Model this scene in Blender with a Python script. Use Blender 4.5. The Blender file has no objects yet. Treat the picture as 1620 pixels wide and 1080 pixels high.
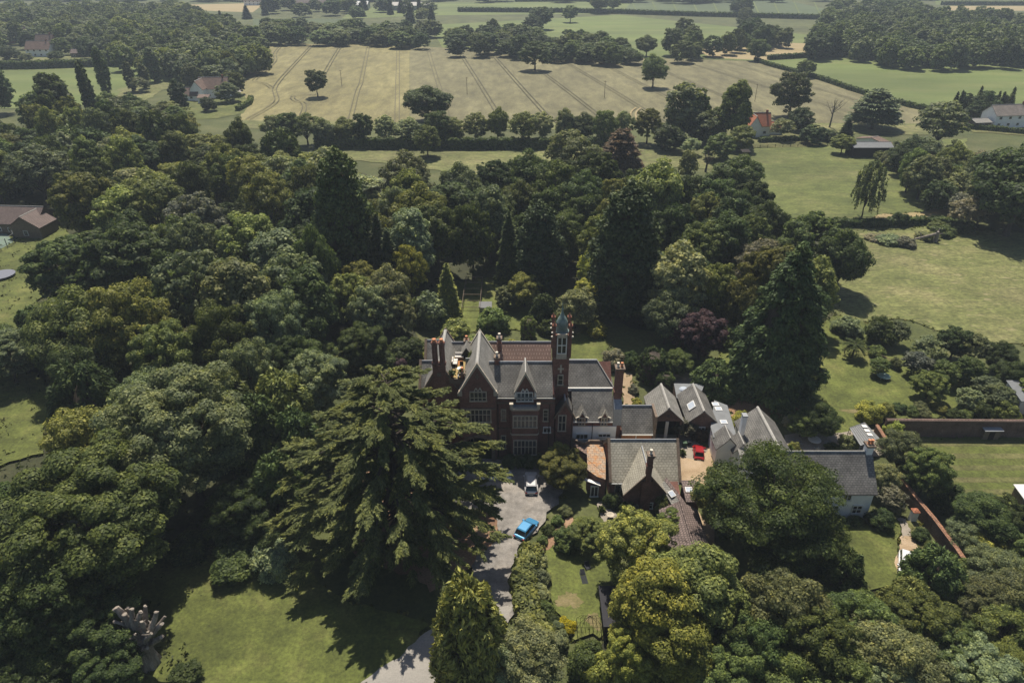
# Aerial view of a brick country house among trees, fields beyond.
import bpy, math, random
import numpy as np
from math import sin, cos, tan, pi, radians, sqrt, atan2

random.seed(7)
SC = bpy.context.scene
COL = SC.collection

# ------------------------------------------------------------------ survey: photo pixel (1620 x 1080) -> place
CAM_H, PITCH, FPX = 64.0, radians(30), 1080.0
_c, _s = cos(PITCH), sin(PITCH)

def ray(px, py):
    dx, dy = (px - 810) / FPX, (540 - py) / FPX
    return dx, _c + dy * _s, -_s + dy * _c

def at_z(px, py, z=0.0):
    d = ray(px, py); t = (z - CAM_H) / d[2]
    return d[0] * t, d[1] * t

def at_y(px, py, Y):
    d = ray(px, py); t = Y / d[1]
    return d[0] * t, CAM_H + d[2] * t

def pix(x, y, z):
    dep = y * _c + (CAM_H - z) * _s
    up = y * _s - (CAM_H - z) * _c
    return 810 + FPX * x / dep, 540 - FPX * up / dep

def q1(x, y): return 640 + x * .2592, 460 + y * .2592
def q2(x, y): return 880 + x * .2592, 540 + y * .2592
def q3(x, y): return 880 + x * .2592, 680 + y * .2592
def q4(x, y): return 1080 + x * .2592, 620 + y * .2592
def q6(x, y): return 1300 + x * .2963, 620 + y * .2963

def face_rect(q, x0, y0, x1, y1, Y):
    a = at_y(*q(x0, y0), Y); b = at_y(*q(x1, y1), Y)
    return a[0], b[0], b[1], a[1]          # xl, xr, zbottom, ztop

# ------------------------------------------------------------------ materials
MATS = {}
def new_mat(name):
    m = bpy.data.materials.new(name); m.use_nodes = True
    nt = m.node_tree; nt.nodes.clear()
    out = nt.nodes.new('ShaderNodeOutputMaterial')
    MATS[name] = m
    return m, nt, out

def nd(nt, t, **kw):
    n = nt.nodes.new(t)
    for k, v in kw.items():
        if k in n.inputs.keys(): n.inputs[k].default_value = v
        else: setattr(n, k, v)
    return n

def ramp(nt, fac, stops):
    r = nt.nodes.new('ShaderNodeValToRGB'); e = r.color_ramp.elements
    while len(e) < len(stops): e.new(.5)
    for el, (p, c) in zip(e, stops):
        el.position = p; el.color = (c[0], c[1], c[2], 1) if not isinstance(c, (int, float)) else (c, c, c, 1)
    nt.links.new(fac, r.inputs[0]); return r.outputs[0]

def mul(nt, a, b, fac=1.0, mode='MULTIPLY'):
    m = nt.nodes.new('ShaderNodeMix'); m.data_type = 'RGBA'; m.blend_type = mode
    m.inputs[0].default_value = fac
    nt.links.new(a, m.inputs[6]); nt.links.new(b, m.inputs[7]); return m.outputs[2]

def coords(nt, kind, scale=(1, 1, 1)):
    tc = nt.nodes.new('ShaderNodeTexCoord'); mp = nt.nodes.new('ShaderNodeMapping')
    mp.inputs['Scale'].default_value = scale
    nt.links.new(tc.outputs[kind], mp.inputs[0]); return mp.outputs[0]

def noise(nt, vec, scale, detail=4, rough=.6):
    n = nt.nodes.new('ShaderNodeTexNoise'); n.inputs['Scale'].default_value = scale
    n.inputs['Detail'].default_value = detail; n.inputs['Roughness'].default_value = rough
    nt.links.new(vec, n.inputs['Vector']); return n.outputs['Fac']

def finish(nt, out, color, rough=.85, spec=.3, bump=None, bstr=.3, metal=0):
    b = nt.nodes.new('ShaderNodeBsdfPrincipled')
    b.inputs['Roughness'].default_value = rough; b.inputs['Specular IOR Level'].default_value = spec
    b.inputs['Metallic'].default_value = metal
    if isinstance(color, tuple): b.inputs['Base Color'].default_value = (*color, 1)
    else: nt.links.new(color, b.inputs['Base Color'])
    if bump is not None:
        bn = nt.nodes.new('ShaderNodeBump'); bn.inputs['Strength'].default_value = bstr
        bn.inputs['Distance'].default_value = .1
        nt.links.new(bump, bn.inputs['Height']); nt.links.new(bn.outputs[0], b.inputs['Normal'])
    nt.links.new(b.outputs[0], out.inputs['Surface'])

def surf(name, cols, s1=1.0, s2=12.0, var=(.75, 1.2), coord='Object', scale=(1, 1, 1), rough=.85, spec=.3, bump=0.0, lo=.32, hi=.68, s0=None, v0=(.8, 1.15), fleck=None, mid=None):
    """a mottled surface: big patches of the given colours, fine mottling, optional broad variation"""
    m, nt, out = new_mat(name)
    v = coords(nt, coord, scale)
    n1 = noise(nt, v, s1, 6, .62); n2 = noise(nt, v, s2, 3, .7)
    k = len(cols)
    c = ramp(nt, n1, [(lo + (hi - lo) * i / max(1, k - 1), cc) for i, cc in enumerate(cols)])
    c = mul(nt, c, ramp(nt, n2, [(.3, var[0]), (.7, var[1])]))
    if mid: c = mul(nt, c, ramp(nt, noise(nt, v, mid, 5, .75), [(.36, .72), (.5, 1.0), (.64, 1.3)]))
    if fleck:
        f = ramp(nt, noise(nt, coords(nt, coord, (.5, 1.3, 1)), fleck, 3, .6), [(.60, 0.0), (.68, .75)]); mx = nt.nodes.new('ShaderNodeMix'); mx.data_type = 'RGBA'
        nt.links.new(f, mx.inputs[0]); nt.links.new(c, mx.inputs[6]); mx.inputs[7].default_value = (.24, .215, .11, 1); c = mx.outputs[2]
    if s0: c = mul(nt, c, ramp(nt, noise(nt, v, s0, 3, .55), [(.35, v0[0]), (.65, v0[1])]))
    finish(nt, out, c, rough, spec, n2 if bump else None, bump)
    return m

def coursed(name, c1, c2, mortar, bw, rh, ms=.06, stain=((.6, 1.25)), sscale=.5, stain_col=None, stain_lo=.55, rough=.8, spec=.35, bump=.4):
    """slates, tiles or bricks laid in courses, in metres along the face"""
    m, nt, out = new_mat(name)
    v = coords(nt, 'UV')
    b = nt.nodes.new('ShaderNodeTexBrick')
    for k, val in (('Color1', (*c1, 1)), ('Color2', (*c2, 1)), ('Mortar', (*mortar, 1)), ('Scale', 1.0), ('Mortar Size', ms * rh),
                   ('Brick Width', bw), ('Row Height', rh), ('Bias', -.1)):
        b.inputs[k].default_value = val
    nt.links.new(v, b.inputs['Vector'])
    c = mul(nt, b.outputs['Color'], ramp(nt, noise(nt, v, sscale, 6, .7), [(.3, stain[0]), (.7, stain[1])]))
    c = mul(nt, c, ramp(nt, noise(nt, v, 4.5, 3, .7), [(.3, .75), (.7, 1.25)]))
    if stain_col:
        f = ramp(nt, noise(nt, v, sscale * 1.7, 7, .75), [(stain_lo, 0.0), (stain_lo + .13, .85)])
        mx = nt.nodes.new('ShaderNodeMix'); mx.data_type = 'RGBA'
        nt.links.new(f, mx.inputs[0]); nt.links.new(c, mx.inputs[6]); mx.inputs[7].default_value = (*stain_col, 1); c = mx.outputs[2]
    finish(nt, out, c, rough, spec, b.outputs['Fac'], -bump)
    return m

def plain(name, col, rough=.6, spec=.4, metal=0, var=(.85, 1.1), s=3.0):
    m, nt, out = new_mat(name)
    v = coords(nt, 'Object'); rgb = nt.nodes.new('ShaderNodeRGB'); rgb.outputs[0].default_value = (*col, 1)
    c = mul(nt, rgb.outputs[0], ramp(nt, noise(nt, v, s, 5, .65), [(.3, var[0]), (.7, var[1])]))
    finish(nt, out, c, rough, spec, None, 0, metal); return m

def foliage_mat(name, transl=.36, rough=.55, spec=.14, attr=None):
    m, nt, out = new_mat(name)
    oi = nt.nodes.new('ShaderNodeObjectInfo'); ge = nt.nodes.new('ShaderNodeNewGeometry')
    v = coords(nt, 'Object')
    src = oi.outputs['Color']
    if attr: an = nt.nodes.new('ShaderNodeAttribute'); an.attribute_name = attr; src = an.outputs['Color']
    c = mul(nt, src, ramp(nt, ge.outputs['Random Per Island'], [(0, (.75, .78, .78)), (1, (1.3, 1.25, 1.2))] if attr else [(0, (.5, .54, .55)), (.5, (1, 1, 1)), (.85, (1.4, 1.32, 1.1)), (1, (2.1, 1.9, 1.7))]))
    c = mul(nt, c, ramp(nt, noise(nt, v, .35, 3, .6), [(.3, (.72, .76, .85)), (.5, (1, 1, 1)), (.7, (1.32, 1.22, .95))]))
    b = nt.nodes.new('ShaderNodeBsdfPrincipled'); b.inputs['Roughness'].default_value = rough
    b.inputs['Specular IOR Level'].default_value = spec
    nt.links.new(c, b.inputs['Base Color'])
    t = nt.nodes.new('ShaderNodeBsdfTranslucent')
    tint = nt.nodes.new('ShaderNodeRGB'); tint.outputs[0].default_value = (1.12, 1.17, .58, 1)
    nt.links.new(mul(nt, c, tint.outputs[0]), t.inputs['Color'])
    mx = nt.nodes.new('ShaderNodeMixShader'); mx.inputs[0].default_value = transl
    nt.links.new(b.outputs[0], mx.inputs[1]); nt.links.new(t.outputs[0], mx.inputs[2])
    nt.links.new(mx.outputs[0], out.inputs['Surface']); return m

LEAF = foliage_mat('leaf'); NEEDLE = foliage_mat('needle', .12, .6, .15)
LEAF_MASS = foliage_mat('leaf_mass', attr='tint')
BARK = surf('bark', [(.035, .028, .022), (.075, .06, .048)], 3, 18, coord='Object', scale=(1, 1, .3), bump=.5)
PALEBARK = surf('cut_bark', [(.13, .11, .095), (.21, .185, .16), (.32, .285, .25)], 1.8, 9, scale=(1, 1, .3), bump=.5)
CUTWOOD = surf('cut_wood', [(.22, .19, .16), (.32, .285, .24)], 2, 12)
SLATE = coursed('slate', (.132, .128, .120), (.168, .162, .150), (.082, .079, .074), .42, .29, .14, stain=(.5, 1.5), sscale=.5, stain_col=(.25, .24, .215), stain_lo=.60, spec=.45, rough=.6)
SLATE_STAINED = coursed('slate_stained', (.162, .157, .147), (.198, .190, .176), (.105, .102, .096), .42, .29, .14, stain=(.5, 1.3), sscale=.5, stain_col=(.035, .035, .036), stain_lo=.57, spec=.4)
SLATE_LICHEN = coursed('slate_lichen', (.36, .34, .28), (.41, .385, .315), (.25, .235, .195), .44, .34, .14, stain=(.7, 1.2), sscale=.6, stain_col=(.12, .115, .105), stain_lo=.66, spec=.2)
SLATE_PALE = coursed('slate_pale', (.215, .21, .195), (.26, .25, .23), (.14, .138, .128), .42, .30, .13, stain=(.7, 1.25), sscale=.7, spec=.3)
TILE_RED = coursed('tile_weathered', (.40, .30, .245), (.47, .355, .29), (.17, .11, .09), .4, .60, .3, stain=(.7, 1.2), sscale=.5, stain_col=(.20, .185, .16), stain_lo=.62)
TILE_ORANGE = coursed('tile_orange', (.46, .17, .085), (.38, .14, .075), (.2, .08, .05), .4, .4, .12, stain=(.8, 1.15))
COPING_ORANGE = coursed('weathered_coping', (.33, .165, .095), (.26, .14, .09), (.15, .08, .05), .4, .4, .12, stain=(.6, 1.3), sscale=1.2, stain_col=(.17, .13, .10), stain_lo=.55)
TILE_PURPLE = coursed('tile_purple_brown', (.165, .125, .115), (.215, .165, .15), (.08, .06, .055), .35, .38, .16, stain=(.7, 1.2), sscale=.4)
TILE_BROWN = coursed('tile_brown', (.17, .115, .09), (.22, .15, .12), (.09, .06, .05), .5, .5, .14)
RUST = coursed('lichen_crust', (.30, .235, .175), (.35, .265, .19), (.18, .14, .11), .6, .5, .1, stain=(.75, 1.2), sscale=.6, stain_col=(.36, .155, .045), stain_lo=.47)
BRICK = coursed('brick', (.20, .087, .068), (.15, .068, .055), (.18, .125, .10), .46, .15, .12, stain=(.6, 1.25), sscale=.7, rough=.9, spec=.15)
BRICK_RED = coursed('brick_red', (.27, .10, .065), (.22, .085, .055), (.2, .14, .11), .46, .15, .12, stain=(.7, 1.2), rough=.9, spec=.15)
BRICK_OLD = coursed('brick_old', (.15, .088, .07), (.115, .073, .06), (.17, .14, .12), .46, .15, .14, stain=(.55, 1.3), sscale=.5, stain_col=(.06, .052, .048), stain_lo=.56, rough=.9, spec=.1)
STONE = plain('stone', (.45, .40, .325), .85, .2, var=(.7, 1.15))
STONE_DARK = plain('stone_weathered', (.17, .13, .10), .85, .2, var=(.65, 1.2))
WHITE = plain('white_paint', (.66, .655, .63), .5, .4, var=(.93, 1.04))
RENDER_WHITE = plain('white_render', (.87, .87, .85), .8, .2, var=(.9, 1.05), s=.8)
GLASS = plain('window_glass', (.022, .024, .03), .12, .6)
DARK = plain('dark_timber', (.022, .018, .016), .8, .2)
TIMBER = plain('weathered_timber', (.17, .135, .10), .85, .2, var=(.7, 1.2))
ORANGE_WOOD = plain('orange_timber', (.36, .15, .055), .6, .3)
COPPER = surf('verdigris', [(.10, .145, .132), (.165, .23, .208), (.24, .30, .275)], 1.4, 9, rough=.55, spec=.4)
LEAD = plain('lead', (.26, .275, .295), .5, .5, var=(.75, 1.15))
RIDGE = plain('ridge_tile', (.37, .36, .335), .7, .3, var=(.75, 1.1))
FLATROOF = plain('felt_roof', (.165, .175, .185), .8, .25, var=(.85, 1.12), s=1.2)
TERRACOTTA = plain('terracotta', (.50, .22, .11), .75, .25)
POT_CREAM = plain('cream_pot', (.60, .55, .46), .75, .25)
METAL = plain('grey_metal', (.30, .31, .32), .4, .5, .4)
TERR = plain('terrace_mat', (.30, .225, .10), .85, .15)
CUSHION = plain('cushion', (.55, .53, .5), .8, .1)
GREENGLASS = plain('balustrade_glass', (.17, .27, .26), .08, .6)
LIGHTGLASS = plain('rooflight_glass', (.42, .47, .54), .1, .7)
def car_paint(n, c): return plain(n, c, .22, .6, .25, var=(.97, 1.02))
BLUE = car_paint('blue_car_paint', (.055, .235, .44)); RED = car_paint('red_car_paint', (.32, .014, .018))
SILVER = car_paint('silver_white_car_paint', (.60, .60, .61)); WHITECAR = car_paint('white_car_paint', (.74, .75, .76))
RUBBER = plain('rubber', (.015, .015, .016), .8, .2); LENSRED = plain('lamp_red', (.35, .02, .02), .2, .5); LENS = plain('lamp_clear', (.6, .62, .65), .1, .6)
PLASTIC = plain('dark_plastic', (.028, .031, .038), .75, .12)

# ------------------------------------------------------------------ mesh building
class MB:
    """collects polygons with materials, builds one mesh with metric UVs"""
    def __init__(self, *mats): self.v = []; self.f = []; self.mi = []; self.mats = list(mats); self.sm = []
    def m(self, mat):
        if mat not in self.mats: self.mats.append(mat)
        return self.mats.index(mat)
    def poly(self, pts, mat=None, smooth=False):
        i = len(self.v); self.v.extend([tuple(p) for p in pts]); self.f.append(list(range(i, i + len(pts))))
        self.mi.append(self.m(mat) if mat else 0); self.sm.append(smooth)
    def hexa(self, b, t, mat=None):
        n = len(b); self.poly(b[::-1], mat); self.poly(t, mat)
        for i in range(n): j = (i + 1) % n; self.poly([b[i], b[j], t[j], t[i]], mat)
        return self
    def box(self, x0, x1, y0, y1, z0, z1, mat=None):
        return self.hexa([(x0, y0, z0), (x1, y0, z0), (x1, y1, z0), (x0, y1, z0)], [(x0, y0, z1), (x1, y0, z1), (x1, y1, z1), (x0, y1, z1)], mat)
    def prism_y(self, poly, y0, y1, mat=None):   # poly of (x,z), anticlockwise seen from -Y
        if area(poly) < 0: poly = poly[::-1]
        return self.hexa([(x, y1, z) for x, z in poly], [(x, y0, z) for x, z in poly], mat)
    def prism_x(self, poly, x0, x1, mat=None):   # poly of (y,z)
        if area(poly) < 0: poly = poly[::-1]
        return self.hexa([(x0, y, z) for y, z in poly], [(x1, y, z) for y, z in poly], mat)
    def prism_z(self, poly, z0, z1, mat=None):
        if area(poly) < 0: poly = poly[::-1]
        return self.hexa([(x, y, z0) for x, y in poly], [(x, y, z1) for x, y in poly], mat)
    def bar(self, a, b, w, y0, y1, mat=None):     # a bar in the XZ plane
        dx, dz = b[0] - a[0], b[1] - a[1]; L = sqrt(dx * dx + dz * dz) or 1; nx, nz = -dz / L * w / 2, dx / L * w / 2
        return self.prism_y([(a[0] + nx, a[1] + nz), (b[0] + nx, b[1] + nz), (b[0] - nx, b[1] - nz), (a[0] - nx, a[1] - nz)], y0, y1, mat)
    def tube(self, pts, rads, n=7, mat=None, cap=True):
        rings = []
        for i, p in enumerate(pts):
            a = np.array(pts[max(0, i - 1)], float); b = np.array(pts[min(len(pts) - 1, i + 1)], float)
            d = b - a; d /= (np.linalg.norm(d) or 1)
            h = np.array([1, 0, 0]) if abs(d[0]) < .8 else np.array([0, 1, 0])
            u = np.cross(d, h); u /= np.linalg.norm(u); w = np.cross(d, u)
            rings.append([tuple(np.array(p) + rads[i] * (cos(2 * pi * k / n) * u + sin(2 * pi * k / n) * w)) for k in range(n)])
        for r0, r1 in zip(rings, rings[1:]):
            for k in range(n): j = (k + 1) % n; self.poly([r0[k], r0[j], r1[j], r1[k]], mat, True)
        if cap: self.poly(rings[-1], mat); self.poly(rings[0][::-1], mat)
        return self
    def lathe(self, prof, c=(0, 0, 0), n=12, mat=None, sq=False):
        rings = [[(c[0] + r * cos(2 * pi * (k + .5) / n), c[1] + r * sin(2 * pi * (k + .5) / n), c[2] + z) for k in range(n)] for r, z in prof]
        for r0, r1 in zip(rings, rings[1:]):
            for k in range(n): j = (k + 1) % n; self.poly([r0[k], r0[j], r1[j], r1[k]], mat, n > 6)
        self.poly(rings[-1], mat); self.poly(rings[0][::-1], mat)
        return self
    def xf(self, fn): self.v = [fn(p) for p in self.v]; return self
    def build(self, name, parent=None, loc=None, local=False):
        me = bpy.data.meshes.new(name)
        me.from_pydata(self.v, [], self.f)
        for m in self.mats: me.materials.append(m)
        me.polygons.foreach_set('material_index', self.mi); me.polygons.foreach_set('use_smooth', self.sm)
        uv = me.uv_layers.new(name='UVMap').data
        for p in me.polygons:
            n = p.normal
            if abs(n.z) > .995: U, V = (1, 0, 0), (0, 1, 0)
            else:
                L = sqrt(n.x * n.x + n.y * n.y); U = (-n.y / L, n.x / L, 0)
                V = (n.y * U[2] - n.z * U[1], n.z * U[0] - n.x * U[2], n.x * U[1] - n.y * U[0])
            for li in p.loop_indices:
                c = me.vertices[me.loops[li].vertex_index].co
                uv[li].uv = (c.x * U[0] + c.y * U[1] + c.z * U[2], c.x * V[0] + c.y * V[1] + c.z * V[2])
        o = bpy.data.objects.new(name, me); COL.objects.link(o)
        if parent: o.parent = parent
        if parent and not local: o.location = tuple(-a for a in base_of(parent))
        if loc: o.location = loc
        return o

def area(p): return sum(p[i][0] * p[(i + 1) % len(p)][1] - p[(i + 1) % len(p)][0] * p[i][1] for i in range(len(p))) / 2

BASE = {}
def base_of(o):
    """world position the object's children are measured from"""
    x = y = z = 0.0
    while o is not None: x += o.location[0]; y += o.location[1]; z += o.location[2]; o = o.parent
    return x, y, z

def tag(o, label=None, cat=None, group=None, kind=None):
    if label: o['label'] = label
    if cat: o['category'] = cat
    if group: o['group'] = group
    if kind: o['kind'] = kind
    return o

def thing(name, loc, label, cat, group=None, rz=0.0):
    o = bpy.data.objects.new(name, None); COL.objects.link(o); o.location = loc; o.rotation_euler = (0, 0, rz); o.empty_display_size = .5
    return tag(o, label, cat, group)

def raw_mesh(name, V, Q, mats, mi=None, smooth=None):
    """numpy verts and quads -> mesh"""
    me = bpy.data.meshes.new(name)
    me.vertices.add(len(V)); me.vertices.foreach_set('co', np.asarray(V, np.float32).ravel())
    me.loops.add(Q.size); me.loops.foreach_set('vertex_index', Q.astype(np.int32).ravel())
    me.polygons.add(len(Q)); me.polygons.foreach_set('loop_start', np.arange(0, Q.size, Q.shape[1], dtype=np.int32))
    me.polygons.foreach_set('loop_total', np.full(len(Q), Q.shape[1], np.int32))
    for m in mats: me.materials.append(m)
    if mi is not None: me.polygons.foreach_set('material_index', np.asarray(mi, np.int32))
    me.update(calc_edges=True); return me

def norm(a): return a / np.maximum(np.linalg.norm(a, axis=1, keepdims=True), 1e-9)

def leaf_quads(P, N, size, asp, rng, T=None):
    N = norm(N)
    if T is None: T = rng.normal(size=P.shape)
    T = norm(T - N * np.sum(T * N, 1, keepdims=True)); B = np.cross(N, T)
    s = (size * rng.uniform(.45, 1.6, len(P)))[:, None]
    a, b = T * s * .5 * asp, B * s * .5
    V = np.stack([P - a, P + b - a * .1, P + a, P - b - a * .1], 1).reshape(-1, 3)
    return V, np.arange(len(V)).reshape(-1, 4)

def sphere_dirs(n, rng):
    d = rng.normal(size=(n, 3)); return norm(d)
SUN_EL, SUN_AZ, SKY, SUN, EXPO, HAZE = math.radians(62), math.radians(-5), .065, 5.0, .43, .00023
# ------------------------------------------------------------------ plants
PROTO = {}
LEAFSZ = {'near': .225, 'mid': .33, 'far': .6, 'mass': .95, 'huge': .165}

def lobed_crown(seed, H, R, zb, nl, npf, leaf, n, flat=.85, lobe=.46, pf=.30, jit=.45, prof='round', airy=0.0, gj=(.78, 1.12)):
    rng = np.random.default_rng(seed)
    hz = (H - zb) / 2; zc = zb + hz
    L = []
    for k in range(nl):
        t = (k + .5) / nl; uz = 1 - 1.75 * t                    # top to slightly below the middle
        ph = k * 2.39996 + rng.uniform(-.4, .4); ur = sqrt(max(0, 1 - uz * uz))
        g = rng.uniform(*gj)
        rl = R * lobe * rng.uniform(.75, 1.2)
        cx, cy, cz = ur * cos(ph) * (R - rl * .8) * g, ur * sin(ph) * (R - rl * .8) * g, uz * (hz - rl * .62) * g
        if prof == 'tall': cx *= .9; cy *= .9
        L.append((cx, cy, zc + cz, rl))
    L.append((0, 0, zc, R * .5))
    C, PR = [], []
    for cx, cy, cz, rl in L:
        d = sphere_dirs(npf * 2, rng); o = np.array([cx, cy, (cz - zc)]); o = o / (np.linalg.norm(o) + 1e-6)
        d = d[(d @ o) > -.25][:npf]
        for q in d:
            k = rng.uniform(.72, 1.05)
            C.append((cx + q[0] * rl * k, cy + q[1] * rl * k, cz + q[2] * rl * k * flat)); PR.append(rl * pf * rng.uniform(.45, 1.6))
    C, PR = np.array(C), np.array(PR)
    idx = rng.choice(len(C), n, p=PR ** 2 / np.sum(PR ** 2))
    d = sphere_dirs(n, rng); d[:, 2] = np.where(d[:, 2] < -.3, -d[:, 2] * .6, d[:, 2])
    d = norm(d)
    rad = (PR[idx] * rng.uniform(.66 - airy * .3, 1.08 + airy * .3, n))[:, None]
    P = C[idx] + d * rad * np.array([1.1, 1.1, flat])
    N = d + rng.normal(size=d.shape) * jit * .6 + np.array([0, 0, .35])
    V, Q = leaf_quads(P, N, leaf, 1.5, rng)
    return V, Q, L, zc

def surface_crown(seed, H, zb, rfun, pr, npuff, leaf, n, flat=.7, droop=0.0, asp=1.5, jit=.5, up=.3):
    """puffs over a surface of revolution r(t), t = 0 at the base of the crown, 1 at the tip"""
    rng = np.random.default_rng(seed)
    ts = rng.uniform(0, 1, npuff * 4); w = np.array([rfun(t) + .02 for t in ts]); ts = rng.choice(ts, npuff, p=w / w.sum(), replace=False)
    ph = rng.uniform(0, 2 * pi, npuff); lob = 1 + .13 * np.sin(ph * 5 + ts * 9) + rng.uniform(-.16, .12, npuff)
    rr = np.array([rfun(t) for t in ts]) * lob
    C = np.stack([rr * np.cos(ph), rr * np.sin(ph), zb + (H - zb) * ts], 1)
    PR = pr * (.45 + .75 * np.sqrt(rr / max(rr.max(), .01))) * rng.uniform(.7, 1.3, npuff)
    idx = rng.choice(npuff, n, p=PR ** 2 / np.sum(PR ** 2)); d = sphere_dirs(n, rng); d[:, 2] = np.where(d[:, 2] < -.35, -d[:, 2] * .6, d[:, 2])
    P = C[idx] + d * (PR[idx] * rng.uniform(.3, 1.1, n))[:, None] * np.array([1, 1, flat])
    rad = norm(np.stack([np.cos(ph[idx]), np.sin(ph[idx]), np.zeros(n)], 1))
    P[:, 2] -= droop * np.maximum(0, np.sum((P - C[idx]) * rad, 1))
    N = d + rng.normal(size=d.shape) * jit + np.array([0, 0, up])
    T = None
    if asp > 2: T = rad + np.array([0, 0, -.5 * (droop > 0) + .0]) + rng.normal(size=d.shape) * .35
    V, Q = leaf_quads(P, N, leaf, asp, rng, T); return V, Q

def branch_crown(seed, H, z0, R, whorls, per, n_card, card, asp, rise, droop, power=1.0, fan=.3, tipw=1.0):
    """conifer: tiers of branches, flat sprays of needles pointing out along each"""
    rng = np.random.default_rng(seed); Ps, Ns, Ts = [], [], []; br = []
    for w in range(whorls):
        t = (w + .5) / whorls; z = z0 + (H - z0) * t
        Lw = R * (1 - t) ** power * 1.0 + .35
        k = max(3, int(per * (.55 + .45 * (1 - t))))
        for b in range(k):
            ph = 2 * pi * (b + rng.uniform(-.35, .35)) / k + w * 1.3; L = Lw * rng.uniform(.72, 1.12)
            br.append((z + rng.uniform(-.3, .3) * (H - z0) / whorls, ph, L))
    tot = sum(b[2] ** 1.6 for b in br)
    for z, ph, L in br:
        n = max(8, int(n_card * L ** 1.6 / tot)); s = rng.uniform(.12, 1, n) ** .8
        lat = rng.normal(size=n) * fan * L * (.25 + .75 * np.sin(np.minimum(s, 1) * pi) ** .7) * .55
        er, el = np.array([cos(ph), sin(ph), 0]), np.array([-sin(ph), cos(ph), 0])
        zz = z + rise * L * s - droop * L * s ** 2 - np.abs(lat) * .16 - rng.uniform(0, .05, n) * L
        P = er * (s * L)[:, None] + el * lat[:, None]; P[:, 2] += zz
        slope = rise - 2 * droop * s
        T = er + el * (np.sign(lat) * .55)[:, None] + np.array([0, 0, 1.0]) * (slope - .18)[:, None] + rng.normal(size=(n, 3)) * .22
        N = np.array([0, 0, 1.0]) + rng.normal(size=(n, 3)) * .38 + er * .1
        Ps.append(P); Ns.append(N); Ts.append(T)
    P, N, T = np.concatenate(Ps), np.concatenate(Ns), np.concatenate(Ts)
    V, Q = leaf_quads(P, N, card, asp, rng, T); return V, Q, br

def trunk_mb(H, r, limbs, seed, mat=BARK, top=.9):
    rng = random.Random(seed); mb = MB(mat)
    k = 7; pts = [(rng.uniform(-.15, .15) * (i > 0), rng.uniform(-.15, .15) * (i > 0), H * top * i / k) for i in range(k + 1)]
    mb.tube(pts, [r * (1.35 if i == 0 else 1) * (1 - .85 * i / k) for i in range(k + 1)], 8, mat)
    for (x, y, z) in limbs:
        h0 = z * rng.uniform(.35, .6); a = (0, 0, h0); b = (x * .45, y * .45, h0 + (z - h0) * .6)
        mb.tube([a, b, (x, y, z)], [r * .45, r * .28, r * .08], 6, mat)
    return mb

def mesh_of(mb, name):
    o = mb.build(name); me = o.data; bpy.data.objects.remove(o); return me

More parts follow.
